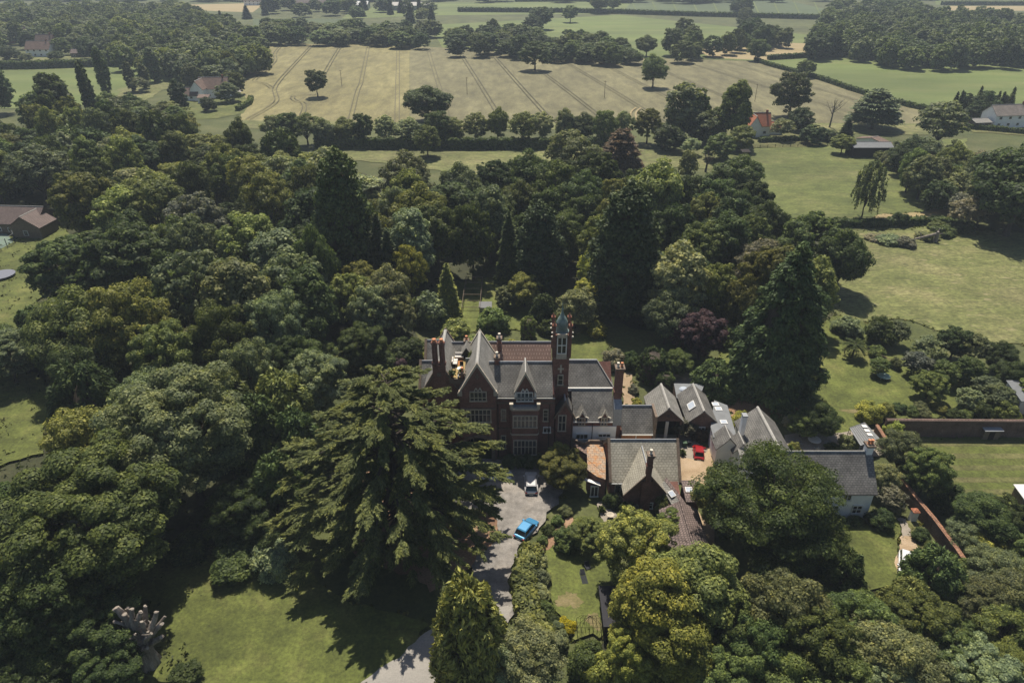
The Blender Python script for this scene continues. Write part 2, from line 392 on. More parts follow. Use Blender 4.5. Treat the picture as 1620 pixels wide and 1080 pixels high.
def proto(kind, lod, var):
    key = (kind, lod, var)
    if key in PROTO: return PROTO[key]
    ls = LEAFSZ[lod]; nm = {'near': 2.2, 'mid': 1.0, 'far': .30, 'mass': .11, 'huge': 4.2}[lod]; seed = hash((kind, var)) % 9973 if False else sum(map(ord, kind)) * 31 + var * 101
    mat = LEAF; limbs = []; H, R = 16.0, 7.0; tr = .42; bark = BARK
    if kind == 'round':
        nl_, np_, lb_, ai_ = ((15, 15, .46, 0), (22, 11, .38, .15), (11, 20, .54, .05), (18, 12, .42, .35))[var]; low = .4 if lod in ('far', 'mass') else 0; V, Q, L, _ = lobed_crown(seed, H, R, low or (3.4, 2.6, 3.4, 2.2)[var], nl_, np_, ls, int((27000, 25000, 28000, 21000)[var] * nm), (.85, .75, .9, 1.0)[var], lb_, airy=ai_); limbs = [(a, b, c) for a, b, c, r in L[2:12]]
    elif kind == 'tall':
        H, R = 18.0, 5.2; V, Q, L, _ = lobed_crown(seed, H, R, .4 if lod == 'far' else 2.6, 19, 13, ls, int(24000 * nm), .95, .5, .36, prof='tall'); limbs = [(a, b, c) for a, b, c, r in L[2:12]]; tr = .38
    elif kind == 'airy':
        H, R = 16.0, 6.2; V, Q, L, _ = lobed_crown(seed, H, R, 3.2, 21, 9, ls * .9, int(15500 * nm), .75, .36, .36, airy=.5); limbs = [(a, b, c) for a, b, c, r in L]
    elif kind == 'layer':
        H, R = 15.0, 9.0; V, Q, L, _ = lobed_crown(seed + 3, H, R, 2.0, 21, 13, ls * .8, int(25000 * nm), .20, .36, .33, jit=.4, airy=.4, gj=(.62, 1.3)); limbs = [(a, b, c) for a, b, c, r in L]
    elif kind == 'spruce':
        H, R = 18.0, 4.2; mat = NEEDLE; V, Q, br = branch_crown(seed, H, 1.0, R, 26, 11, int(20000 * nm), ls * 1.35, 2.6, -.12, .22, .85, .34); tr = .3
    elif kind == 'seq':
        H, R = 24.0, 6.0; mat = NEEDLE
        V, Q = surface_crown(seed, H, .8, lambda t: R * (1 - t ** 1.9) * (.86 + .14 * min(1, t * 5)) * (.93 + .07 * sin(t * 40)), 1.0, 620, ls * 1.05, int(50000 * nm), .8, .25, 2.2, .5, .3); tr = .75
    elif kind == 'dome':
        H, R = 24.0, 6.0; mat = NEEDLE
        V, Q = surface_crown(seed, H, .8, lambda t: R * (1 - t ** 3.2) ** .8 * (.80 + .2 * min(1, t * 3)) * (.86 + .14 * sin(t * 23) * sin(t * 9)), 1.45, 330, ls * 1.05, int(46000 * nm), .8, .15, 1.9, .6, .3)
    elif kind == 'yew':
        H, R = 10.0, 5.0; mat = NEEDLE
        V, Q = surface_crown(seed, H, .3, lambda t: R * sqrt(max(0, 1 - (t * 1.02 - .18) ** 2 / .72)) * (1 if t < .97 else .3), 1.2, 190, ls * 1.1, int(24000 * nm), 1.0, 0, 2.6, .6, .1)
    elif kind == 'weep':
        H, R = 15.0, 4.6
        rng = np.random.default_rng(seed); P = []
        for k in range(150):
            ph = rng.uniform(0, 2 * pi); zz = rng.uniform(.3, 1) ** .8; rr = R * sqrt(max(0, 1 - (zz - .45) ** 2 / .36)) * rng.uniform(.25, 1); Ld = rng.uniform(1.2, 4.2); m = int(70 * nm) + 6
            s = rng.uniform(0, 1, m); P.append(np.stack([rr * cos(ph) + rng.normal(size=m) * .16 + .25 * s * cos(ph), rr * sin(ph) + rng.normal(size=m) * .16 + .25 * s * sin(ph), np.maximum(1.4, H * zz - s * Ld)], 1))
        P = np.concatenate(P); V, Q = leaf_quads(P, rng.normal(size=P.shape) + np.array([0, 0, .3]), ls * .75, 1.6, rng); limbs = [(rng.uniform(-2.6, 2.6), rng.uniform(-2.6, 2.6), rng.uniform(6, 13)) for _ in range(14)]; tr = .22
    elif kind == 'poplar':
        H, R = 20.0, 2.2; V, Q = surface_crown(seed, H, .8, lambda t: R * (sin(pi * min(1, t * .86 + .12)) ** .6), .9, 130, ls, int(12000 * nm), 1.5, 0, 1.6, .5, .2); tr = .25
    elif kind == 'shrub':
        H, R = 4.0, 2.6; V, Q, L, _ = lobed_crown(seed, H, R, -.5, 11, 11, ls * .72, int(9000 * nm), .9, .5, .4, airy=.25); tr = .1
    elif kind == 'clipped':
        H, R = 5.0, 2.5
        V, Q = surface_crown(seed, H, .15, lambda t: R * (1.0 if t < .6 else sqrt(max(0, 1 - ((t - .6) / .41) ** 2))), .34, 420, ls * .55, int(15000 * nm), .9, 0, 1.4, .35, .25); tr = .12
    elif kind == 'flat':      # wide flat-topped cedar
        H, R = 15.0, 7.5; mat = NEEDLE; V, Q, br = branch_crown(seed, H, 3.0, R, 9, 9, int(24000 * nm), ls * 1.3, 2.6, .18, .14, .42, .62); tr = .5
    k_ = R / np.percentile(np.hypot(V[:, 0], V[:, 1]), 97); kz = H / np.percentile(V[:, 2], 99.6)
    ctr = V.reshape(-1, 4, 3).mean(1); new = ctr * np.array([k_, k_, kz]); V = (V.reshape(-1, 4, 3) - ctr[:, None] + new[:, None]).reshape(-1, 3)
    limbs = [(a * k_, b * k_, c * kz) for a, b, c in limbs]
    mb = trunk_mb(H, tr, limbs, seed, bark, .93 if kind in ('spruce', 'seq', 'dome', 'poplar', 'flat') else .72)
    if kind in ('seq', 'dome', 'clipped', 'yew'):
        # the dense inside of the crown: a rough core of branches and dead needles, well within the leaf shell
        pr = {'dome': [(R * .5, 1.5), (R * .6, 8), (R * .5, 15), (R * .2, 20), (.05, 22)], 'seq': [(R * .55, 1.5), (R * .66, 6), (R * .5, 13), (R * .2, 20), (.05, 22.5)], 'clipped': [(R * .86, .2), (R * .86, 2.8), (R * .6, 4.1), (.1, 4.55)], 'yew': [(R * .55, .3), (R * .7, 3), (R * .5, 6), (.1, 8.2)]}[kind]
        mb.lathe(pr, n=14, mat=BARK)
    if lod in ('far', 'mass'):
        tv, tf, n0 = mb.v, mb.f, len(V)
        me = bpy.data.meshes.new(kind)
        allv = np.concatenate([V, np.array(tv)]);
        me.from_pydata(allv.tolist(), [], Q.tolist() + [[i + n0 for i in f] for f in tf])
        me.materials.append(mat); me.materials.append(BARK)
        me.polygons.foreach_set('material_index', np.array([0] * len(Q) + [1] * len(tf), np.int32))
        PROTO[key] = (me, None, H, R)
    else:
        cm = raw_mesh(kind + '_crown', V, Q, [mat]); PROTO[key] = (cm, mesh_of(mb, kind + '_trunk'), H, R)
    return PROTO[key]

FK = 3.35
PAL = {'d': ((.020, .029, .010), 'dark green'), 'm': ((.034, .044, .014), 'mid green'), 'b': ((.054, .062, .020), 'bright green'), 'g': ((.046, .055, .028), 'grey green'),
       'e': ((.032, .041, .013), 'olive green'), 'o': ((.043, .048, .015), 'olive'), 'y': ((.078, .084, .020), 'yellow green'), 'p': ((.026, .015, .018), 'purple leaved'), 'l': ((.055, .056, .040), 'mauve grey'),
       'c': ((.019, .026, .011), 'very dark'), 'r': ((.036, .027, .018), 'reddish brown'), 's': ((.064, .074, .040), 'silvery green'), 'k': ((.26, .24, .012), 'bright yellow')}
PAL = {k: ((v[0][0] * FK, v[0][1] * FK, v[0][2] * FK), v[1]) if k != 'k' else v for k, v in PAL.items()}
NAMES = {'round': ('broadleaf_tree', 'round tree', 'tree'), 'tall': ('broadleaf_tree', 'upright tree', 'tree'), 'airy': ('broadleaf_tree', 'loose tree', 'tree'),
         'layer': ('broadleaf_tree', 'layered tree', 'tree'), 'spruce': ('conifer_tree', 'conical conifer', 'conifer'), 'seq': ('conifer_tree', 'dense conifer', 'conifer'), 'dome': ('conifer_tree', 'dense conifer', 'conifer'), 'yew': ('yew_tree', 'bushy evergreen', 'evergreen'),
         'weep': ('birch_tree', 'drooping tree', 'tree'), 'poplar': ('poplar_tree', 'columnar tree', 'tree'), 'shrub': ('shrub', 'shrub', 'shrub'), 'clipped': ('clipped_shrub', 'clipped shrub', 'shrub'),
         'flat': ('cedar_tree', 'spreading conifer', 'conifer')}
TREES = []       # every plant: dict(kind,x,y,H,W,col,label,obj)

def plant(kind, x, y, H, W, col='m', label=None, group=None, var=None, lod=None):
    TREES.append(dict(kind=kind, x=x, y=y, H=H, W=W, col=col, label=label, group=group, var=var, lod=lod, i=len(TREES), obj=None, word=''))

def make_plant(t):
    kind, x, y, H, W, col, i = (t[k] for k in ('kind', 'x', 'y', 'H', 'W', 'col', 'i')); rng = random.Random(i * 7919 + 13)
    lod = t['lod'] or ('huge' if y < 75 and W > 12.5 and kind == 'round' else 'near' if y < 104 else 'mid' if y < 235 or t['label'] or t['group'] else 'far')
    nv = {'round': 4, 'tall': 2, 'airy': 2, 'shrub': 2, 'spruce': 2}.get(kind, 1); var = t['var'] if t['var'] is not None else i % nv
    nm, desc, cat = NAMES[kind]; base, cw = PAL[col]; j = rng.uniform(.66, 1.38); h = rng.uniform(-.09, .10)
    color = (base[0] * j * (1 + h), base[1] * j, base[2] * j * (1 - h), 1); fx = rng.uniform(.92, 1.08); rz = rng.uniform(0, 6.28)
    if lod == 'huge': var = 0
    if t.get('merge'): lod = 'far'
    cm, tm, H0, R0 = proto(kind, lod, var); sc = (W / (2 * R0), W / (2 * R0) * fx, H / H0)
    if t.get('merge'): return cm, color, rz, sc
    if tm is None:
        o = bpy.data.objects.new(nm, cm); COL.objects.link(o); o.color = color; o.location = (x, y, 0); o.rotation_euler = (0, 0, rz); o.scale = sc
    else:
        o = bpy.data.objects.new(nm, None); COL.objects.link(o); o.location = (x, y, 0); o.rotation_euler = (0, 0, rz); o.scale = sc; o.empty_display_size = .5
        c = bpy.data.objects.new('crown', cm); COL.objects.link(c); c.parent = o; c.color = color
        tr = bpy.data.objects.new('trunk', tm); COL.objects.link(tr); tr.parent = o
    tag(o, t['label'], cat, t['group']); t['obj'] = o
    size = 'low' if H < 2.6 else 'small' if H < 8 else 'middling' if H < 14 else 'tall' if H < 20 else 'towering'
    t['word'] = f'{size} {cw} {desc}'

def merged(name, items, label, cat):
    """many far trees as one mass: items of (mesh, color, x, y, rz, scale)"""
    Vs, Qs, Cs, n0 = [], [], [], 0; cache = {}
    for me, color, x, y, rz, sc in items:
        if me.name not in cache:
            co = np.empty(len(me.vertices) * 3, np.float32); me.vertices.foreach_get('co', co)
            q = np.array([list(p.vertices) for p in me.polygons if len(p.vertices) == 4 and p.material_index == 0], np.int32); cache[me.name] = (co.reshape(-1, 3)[:q.max() + 1], q)
        V, Q = cache[me.name]; V = V * np.array(sc); c_, s_ = cos(rz), sin(rz)
        Vs.append(np.stack([V[:, 0] * c_ - V[:, 1] * s_ + x, V[:, 0] * s_ + V[:, 1] * c_ + y, V[:, 2]], 1)); Qs.append(Q + n0); n0 += len(V); Cs.append(np.tile(np.array(color, np.float32), (len(V), 1)))
    me = raw_mesh(name, np.concatenate(Vs), np.concatenate(Qs), [LEAF_MASS]); at = me.color_attributes.new('tint', 'FLOAT_COLOR', 'POINT'); at.data.foreach_set('color', np.concatenate(Cs).ravel())
    o = bpy.data.objects.new(name, me); COL.objects.link(o); tag(o, label, cat, None, 'stuff'); return o

def T(kind, px, pyt, H, W, col='m', label=None, group=None, **kw):
    """a tree whose top the photo shows at (px, pyt)"""
    x, y = at_z(px, pyt, H * .97); return plant(kind, x, y, H, W, col, label, group, **kw)

def G(kind, px, pyb, H, W, col='m', label=None, group=None, **kw):
    """a plant whose foot the photo shows at (px, pyb)"""
    x, y = at_z(px, pyb, 0); return plant(kind, x, y, H, W, col, label, group, **kw)

def inside(x, y, poly):
    c = False; n = len(poly)
    for i in range(n):
        (x0, y0), (x1, y1) = poly[i], poly[i - 1]
        if (y0 > y) != (y1 > y) and x < (x1 - x0) * (y - y0) / (y1 - y0) + x0: c = not c
    return c

def scatter(poly_px, h, spacing, mix, seed, Hr=(11, 17), Wr=(9, 13), gap=.72, group=None, hedge_ok=True, most=400):
    """plants spread over a wood whose canopy covers the photo polygon"""
    rng = random.Random(seed); poly = [at_z(px, py, h) for px, py in poly_px]
    xs, ys = [p[0] for p in poly], [p[1] for p in poly]; done = 0
    for _ in range(9000):
        x, y = rng.uniform(min(xs), max(xs)), rng.uniform(min(ys), max(ys))
        if not inside(x, y, poly): continue
        H, W = rng.uniform(*Hr), rng.uniform(*Wr)
        if any((t['x'] - x) ** 2 + (t['y'] - y) ** 2 < (gap * .5 * (min(t['W'], spacing * 1.6) + W)) ** 2 for t in TREES if t['H'] > 3): continue
        k, c = rng.choice(mix); 
        if k == 'spruce': W *= .5; H *= 1.15
        if k == 'poplar': W *= .35; H *= 1.15
        plant(k, x, y, H, W, c, group=group); done += 1
        if done >= most: break

def hedge(name, pts, w, h, col, label, leaf=.28, dens=26, group=None):
    """a clipped hedge along world points"""
    rng = np.random.default_rng(len(pts) * 17 + int(abs(pts[0][0]) * 10)); mb = MB(NEEDLE); Ps, Ns = [], []
    for (x0, y0), (x1, y1) in zip(pts, pts[1:]):
        L = sqrt((x1 - x0) ** 2 + (y1 - y0) ** 2); ux, uy = (x1 - x0) / L, (y1 - y0) / L; nx, ny = -uy, ux; k = w * .40
        mb.prism_z([(x0 + nx * k, y0 + ny * k), (x1 + nx * k, y1 + ny * k), (x1 - nx * k, y1 - ny * k), (x0 - nx * k, y0 - ny * k)], .03, h * .9)
        n = int(L * (w + 2 * h) * dens); s = rng.uniform(0, L, n); side = rng.uniform(0, w + 2 * h, n)
        top = side < w; lat = np.where(top, side - w / 2, np.where(side < w + h, -w / 2, w / 2)); z = np.where(top, h, np.where(side < w + h, side - w, side - w - h))
        wob = .12 * np.sin(s * 1.3 + x0) + .08 * np.sin(s * 3.1); lat = lat * (1 + wob * .7 / max(w, .5)) + rng.normal(size=n) * .07; z = z * (1 + wob * .5) + rng.normal(size=n) * .06
        Ps.append(np.stack([x0 + ux * s + nx * lat, y0 + uy * s + ny * lat, np.maximum(z, .04)], 1))
        Ns.append(np.stack([nx * lat * 2 / w * ~top, ny * lat * 2 / w * ~top, top * 1.0 + .3], 1) + rng.normal(size=(n, 3)) * .5)
    P, N = np.concatenate(Ps), np.concatenate(Ns); V, Q = leaf_quads(P, N, leaf, 1.5, rng)
    n0 = len(V); me = bpy.data.meshes.new(name); me.from_pydata(V.tolist() + mb.v, [], Q.tolist() + [[i + n0 for i in f] for f in mb.f]); me.materials.append(LEAF)
    o = bpy.data.objects.new(name, me); COL.objects.link(o); b = PAL[col][0]; o.color = (*b, 1); tag(o, label, 'hedge', group)
    return o

def wood(name, poly_px, h, spacing, cols, seed):
    """a far wood that reads as one mass"""
    rng = random.Random(seed); poly = [at_z(px, py, h) for px, py in poly_px]; xs, ys = [p[0] for p in poly], [p[1] for p in poly]; pts = []
    for _ in range(6000):
        x, y = rng.uniform(min(xs), max(xs)), rng.uniform(min(ys), max(ys))
        if inside(x, y, poly) and all((a - x) ** 2 + (b - y) ** 2 > (spacing * .75) ** 2 for a, b in pts): pts.append((x, y))
    Vs, Qs, n0 = [], [], 0
    items = []
    for i, (x, y) in enumerate(pts):
        cm, tm, H0, R0 = proto('round', 'mass', i % 3); base = PAL[rng.choice(cols)][0]; j = rng.uniform(.75, 1.25); W = spacing * rng.uniform(.85, 1.35); hh = h * rng.uniform(.75, 1.25)
        items.append((cm, (base[0] * j, base[1] * j, base[2] * j, 1), x, y, rng.uniform(0, 6.28), (W / 2 / R0, W / 2 / R0, hh / H0)))
    o = merged(name, items, None, None)
    return o
# ------------------------------------------------------------------ ground, fields, drives
GRASS_ROUGH = surf('rough_grass', [(.045, .058, .016), (.068, .080, .023), (.100, .104, .040)], .09, 1.6, (.65, 1.3), s0=.02, bump=.3)
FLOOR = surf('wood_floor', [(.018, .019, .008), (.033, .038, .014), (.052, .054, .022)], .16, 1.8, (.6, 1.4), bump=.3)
LAWN = surf('lawn_grass', [(.064, .079, .016), (.088, .105, .022), (.126, .127, .038)], .12, 2.6, (.62, 1.34), s0=.03, lo=.35, hi=.7, mid=.45)
LAWN2 = surf('drier_lawn', [(.076, .083, .025), (.100, .103, .033), (.138, .128, .053)], .15, 2.6, (.62, 1.34), s0=.04, mid=.5)
PADDOCK = surf('paddock_grass', [(.072, .092, .022), (.098, .116, .030), (.142, .148, .052)], .05, 1.1, (.62, 1.32), s0=.016, scale=(1, 1.7, 1), lo=.34, hi=.7, mid=.25)
MEADOW = surf('dry_meadow', [(.092, .106, .031), (.117, .126, .042), (.168, .160, .068)], .06, 1.0, (.62, 1.3), s0=.02, scale=(1, 1.6, 1), fleck=.55, mid=.25)
FIELDG = surf('pasture_green', [(.084, .116, .026), (.106, .138, .036), (.134, .155, .048)], .02, .5, (.85, 1.15), s0=.008, scale=(1, 2.4, 1))
FIELDD = surf('crop_green', [(.055, .078, .030), (.070, .095, .038)], .015, .3, (.85, 1.12), s0=.006)
WORN = surf('worn_grass', [(.10, .098, .034), (.15, .13, .055), (.19, .155, .08)], .8, 4, (.75, 1.2))
WHEAT = surf('wheat', [(.148, .134, .055), (.168, .151, .065), (.190, .171, .078)], .05, 1.3, (.74, 1.24), s0=.012, scale=(1.6, .5, 1), mid=.12)
WHEAT2 = surf('ripening_wheat', [(.122, .113, .056), (.139, .129, .065), (.158, .146, .075)], .05, 1.3, (.74, 1.24), s0=.012, scale=(1.6, .5, 1), mid=.12)
STUBBLE = surf('pale_stubble', [(.24, .19, .09), (.29, .235, .13)], .03, .6, (.88, 1.12), scale=(1, 2.5, 1))
TRACK = surf('wheel_track', [(.085, .079, .045), (.112, .102, .060)], .3, 3)
TARMAC = surf('worn_tarmac', [(.16, .15, .14), (.205, .192, .178), (.25, .225, .195)], .22, 7, (.78, 1.2), s0=.05, bump=.15, mid=.7)
TARMAC_PALE = surf('pale_road', [(.22, .21, .195), (.28, .265, .24)], .4, 5, (.85, 1.12))
EARTH = surf('red_earth', [(.16, .09, .055), (.245, .15, .09), (.30, .20, .13)], .3, 4, (.7, 1.25), s0=.08)
GRAVEL = surf('gravel', [(.25, .175, .105), (.33, .245, .155), (.38, .29, .20)], .35, 6, (.75, 1.22), s0=.08)
PAVING = surf('paving', [(.21, .185, .155), (.29, .255, .21)], .8, 5, (.8, 1.15))
COURT = plain('court_surface', (.15, .20, .165), .9, .1)

LAYER = [0]
def ground(name, pts, mat, z=None, world=False):
    LAYER[0] += 1
    P = pts if world else [at_z(*p) for p in pts]
    if area(P) < 0: P = P[::-1]
    mb = MB(mat); mb.poly([(x, y, 0) for x, y in P]); o = mb.build(name); o.location.z = z if z is not None else .012 + .006 * LAYER[0]
    o['kind'] = 'structure'; return o

def smooth_edge(pts, amp=.5, step0=2.5, seed=1):
    """softly wandering outline in world space"""
    rng = random.Random(seed); W = [at_z(*p) for p in pts]; out = []
    for a, b in zip(W, W[1:] + W[:1]):
        L = sqrt((b[0] - a[0]) ** 2 + (b[1] - a[1]) ** 2); step = max(.35, step0 * .45); n = max(1, int(L / step))
        nx, ny = -(b[1] - a[1]) / (L or 1), (b[0] - a[0]) / (L or 1); f = [rng.uniform(0, 6.28) for _ in range(3)]
        for k in range(n):
            t = k / n; s = t * L / step; q = amp * min(1, 4 * t * (1 - t) * 2) * (1.1 * sin(s * .35 + f[0]) + .5 * sin(s * .9 + f[1]) + .3 * sin(s * 2.1 + f[2]) + rng.uniform(-.35, .35))
            out.append((a[0] + (b[0] - a[0]) * t + nx * q, a[1] + (b[1] - a[1]) * t + ny * q))
    return out

def blob(name, px, py, r, mat, seed=1, asp=1.0):
    x, y = at_z(px, py); rng = random.Random(seed); a = [rng.uniform(0, 6.28) for _ in range(5)]
    pts = []
    for k in range(90):
        t = k * 2 * pi / 90; q = r * (1 + .22 * sin(2 * t + a[0]) + .14 * sin(3 * t + a[1]) + .10 * sin(7 * t + a[2]) + .07 * sin(13 * t + a[3]) + .05 * sin(23 * t + a[4])); pts.append((x + q * cos(t) * asp, y + q * sin(t)))
    return ground(name, pts, mat, world=True)

EDGES, FLOORS = [], []
def soft(name, pts, mat, amp=.4, step=2.0, seed=1):
    P = smooth_edge(pts, amp, step, seed)
    if name == 'woodland_floor': FLOORS.append(P)
    elif name not in ('paved_path', 'terrace_yard', 'patio', 'side_path', 'gravel_yard', 'worn_patch', 'bare_earth'): EDGES.append(P)
    return ground(name, P, mat, world=True)

g = MB(GRASS_ROUGH); g.poly([(-1500, -60, 0), (1500, -60, 0), (1500, 1900, 0), (-1500, 1900, 0)]); go = g.build('ground'); go['kind'] = 'structure'

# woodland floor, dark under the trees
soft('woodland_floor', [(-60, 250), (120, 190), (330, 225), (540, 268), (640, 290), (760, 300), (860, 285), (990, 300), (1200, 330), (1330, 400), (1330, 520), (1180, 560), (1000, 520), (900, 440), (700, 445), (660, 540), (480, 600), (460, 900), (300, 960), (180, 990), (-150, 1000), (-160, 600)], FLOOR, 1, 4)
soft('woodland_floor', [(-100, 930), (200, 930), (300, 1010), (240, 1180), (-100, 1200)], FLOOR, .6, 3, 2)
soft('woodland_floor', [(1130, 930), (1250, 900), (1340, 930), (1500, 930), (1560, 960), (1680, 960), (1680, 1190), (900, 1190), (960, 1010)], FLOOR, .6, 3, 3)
# far fields
ground('far_field', [(680, 40), (980, 24), (1320, 60), (1300, 100), (1090, 92), (1000, 92), (700, 76)], FIELDG)
ground('far_field', [(540, 30), (720, 24), (1000, 22), (1010, 2), (700, 4), (560, 14)], FIELDG)
ground('far_field', [(985, 22), (1080, 26), (1300, 30), (1310, 16), (1250, 2), (1000, 2)], FIELDD)
ground('far_field', [(400, 30), (560, 30), (560, 52), (400, 44)], FIELDD)
ground('far_field', [(290, 8), (420, 5), (400, 20), (280, 16)], STUBBLE)
ground('far_field', [(1480, 2), (1700, 2), (1700, 8), (1480, 8)], FIELDG)
ground('far_field', [(1500, 10), (1720, 10), (1720, 18), (1500, 17)], STUBBLE)
ground('stubble_field', [(1095, 80), (1140, 72), (1190, 66), (1300, 70), (1380, 69), (1400, 82), (1270, 93), (1210, 96), (1130, 92)], STUBBLE)
ground('pasture_field', [(1205, 97), (1400, 85), (1500, 82), (1900, 75), (1960, 190), (1560, 178), (1480, 172), (1420, 160), (1340, 138), (1270, 115)], FIELDG)
ground('wheat_field', [(405, 69), (560, 71), (648, 73), (648, 200), (378, 196), (384, 170), (372, 140), (398, 112), (410, 95)], WHEAT)
ground('wheat_field', [(648.3, 73), (700, 76), (850, 88), (1000, 92), (1085, 94), (1200, 98), (1262, 117), (1340, 142), (1420, 166), (1470, 178), (1470, 205), (1300, 205), (648.3, 200)], WHEAT2)
ground('wheat_margin', [(372, 190), (660, 194), (1000, 194), (1470, 196), (1470, 214), (1000, 206), (372, 204)], MEADOW)
ground('pasture_field', [(-60, 106), (120, 104), (240, 100), (285, 101), (282, 128), (210, 142), (150, 165), (60, 172), (-60, 172)], FIELDG)
soft('meadow', [(190, 140), (270, 128), (285, 133), (245, 150), (215, 165), (180, 158)], MEADOW, 1, 5)
ground('farm_garden', [(285, 168), (300, 150), (385, 150), (395, 165), (385, 180), (345, 188), (300, 190)], LAWN)
ground('farm_yard', [(355, 138), (378, 136), (382, 146), (356, 152)], TARMAC_PALE)
soft('strip_meadow', [(520, 236), (700, 240), (1130, 236), (1130, 268), (960, 262), (860, 268), (760, 280), (640, 262), (520, 252)], MEADOW, .8, 5)
ground('lane', [(520, 233), (800, 234), (1000, 234), (1000, 237.5), (800, 237.5), (520, 237)], TRACK)
soft('paddock', [(1120, 236), (1340, 231), (1420, 243), (1500, 290), (1525, 325), (1500, 343), (1370, 349), (1230, 352), (1150, 300)], PADDOCK, .7, 4)
soft('paddock', [(1320, 368), (1440, 362), (1540, 366), (1700, 372), (1800, 560), (1560, 545), (1420, 505), (1340, 520), (1290, 470)], MEADOW, .7, 4, 4)
soft('field_bank', [(1440, 365), (1500, 352), (1545, 360), (1545, 372), (1470, 372)], MEADOW, .5, 3)
soft('dry_grass_bank', [(1380, 345), (1480, 330), (1525, 322), (1528, 345), (1470, 352), (1385, 353)], STUBBLE, 1, 3)
soft('small_paddock', [(1490, 222), (1530, 220), (1530, 236), (1500, 238)], PADDOCK, .4, 3)
soft('house_garden', [(1505, 180), (1600, 190), (1640, 200), (1620, 215), (1540, 210), (1500, 195)], LAWN2, .5, 3)
soft('cottage_garden', [(1140, 205), (1300, 212), (1310, 232), (1140, 236)], LAWN2, .5, 3)
# lawns round the house
soft('back_lawn', [(905, 535), (930, 522), (960, 540), (962, 572), (940, 592), (905, 596), (892, 560)], LAWN, .3, 1.5)
soft('back_lawn', [(690, 452), (770, 440), (860, 450), (880, 480), (860, 520), (700, 530), (660, 500)], LAWN, .5, 2)
soft('garden_path', [(985, 592), (1000, 592), (1004, 650), (984, 650)], GRAVEL, .15, 1.5)
soft('dry_border', [(985, 352), (1010, 352), (1012, 392), (960, 395)], EARTH, .5, 2, 7)
soft('terrace_yard', [(1060, 590), (1100, 592), (1105, 620), (1066, 620)], PAVING, .2, 1.5)
soft('garden_lawn', [(1140, 560), (1190, 540), (1330, 500), (1460, 545), (1520, 600), (1530, 650), (1470, 662), (1390, 662), (1330, 690), (1260, 680), (1180, 650), (1130, 600)], LAWN, .5, 2)
soft('dry_soil', [(1150, 618), (1230, 612), (1260, 650), (1200, 668), (1150, 650)], EARTH, .5, 1.5, 9)
blob('worn_patch', 1375, 652, .8, WORN, 8, 4.5)
blob('worn_patch', 1250, 640, 2.2, EARTH, 9, 1.5)
blob('worn_patch', 1180, 660, 1.6, EARTH, 12, 1.2)
soft('patio', [(1240, 690), (1400, 680), (1400, 722), (1235, 722)], PAVING, .2, 1.5)
soft('walled_lawn', [(1392, 692), (1700, 692), (1740, 800), (1520, 812), (1470, 760), (1420, 720)], LAWN, .3, 2)
for k in range(5): ground('mown_strip', [(1470 + k * 6, 700 + k * 19), (1720, 700 + k * 19), (1724, 708 + k * 19), (1474 + k * 6, 708 + k * 19)], LAWN2)
soft('cottage_lawn', [(1318, 836), (1420, 826), (1422, 900), (1418, 930), (1330, 945), (1310, 900)], LAWN, .2, 1.5)
soft('cottage_verge', [(1424, 828), (1450, 828), (1470, 870), (1470, 905), (1420, 905)], LAWN2, .2, 1.5)
soft('gravel_path', [(1422, 852), (1444, 850), (1457, 880), (1458, 920), (1415, 925), (1418, 880)], GRAVEL, .2, 1.0)
soft('gravel_path', [(1418, 823), (1432, 823), (1446, 852), (1426, 853)], PAVING, .2, 1.0)
# front
soft('front_lawn', [(120, 900), (440, 850), (470, 900), (560, 960), (680, 990), (660, 1020), (600, 1090), (180, 1180), (100, 1000)], LAWN, .4, 2.5)
soft('bare_earth', [(560, 760), (620, 740), (740, 730), (800, 800), (790, 850), (760, 890), (735, 930), (680, 940), (600, 900), (540, 840)], EARTH, .7, 2)
soft('forecourt', [(700, 728), (896, 724), (890, 760), (884, 800), (864, 820), (842, 848), (818, 872), (808, 900), (806, 930), (812, 975), (790, 1010), (740, 1000), (735, 930), (752, 890), (790, 848), (775, 815), (725, 800), (690, 770)], TARMAC, .3, 1.5)
soft('drive', [(735, 960), (812, 960), (790, 1010), (720, 1040), (690, 1100), (640, 1190), (500, 1190), (565, 1090), (640, 1035), (690, 990)], TARMAC_PALE, .25, 1.5)
soft('front_garden_lawn', [(858, 868), (888, 842), (960, 818), (985, 850), (975, 960), (948, 1012), (900, 1010), (872, 950)], LAWN, .3, 1.2)
blob('worn_patch', 900, 952, 1.2, WORN, 3)
blob('worn_patch', 940, 985, .9, WORN, 5)
soft('flower_bed', [(850, 860), (880, 838), (905, 820), (905, 832), (880, 856), (862, 880), (860, 905), (848, 900)], EARTH, .2, 1.0)
soft('paved_path', [(944, 800), (952, 795), (965, 806), (980, 820), (966, 838), (955, 828)], PAVING, .08, .8)
soft('gravel_yard', [(1070, 724), (1100, 712), (1132, 715), (1120, 760), (1098, 800), (1130, 850), (1150, 900), (1130, 930), (1108, 880), (1092, 800), (1075, 760)], GRAVEL, .3, 1.2)
ground('stable_yard', [(1030, 690), (1085, 690), (1120, 715), (1100, 730), (1072, 724)], PAVING)
# far left
soft('club_lawn', [(-60, 345), (110, 350), (110, 400), (90, 440), (60, 490), (40, 520), (-80, 530)], LAWN, .5, 3)
ground('tennis_court', [(-50, 366), (8, 368), (22, 385), (-6, 400), (-70, 402)], COURT)
soft('left_lawn', [(-60, 590), (60, 592), (80, 620), (70, 720), (-80, 760)], LAWN, .5, 3)
soft('left_lawn', [(-60, 950), (20, 960), (48, 990), (30, 1010), (-60, 1010)], LAWN2, .5, 3)
soft('far_farm_ground', [(-40, 92), (110, 90), (270, 92), (270, 100), (-40, 104)], MEADOW, .6, 5)

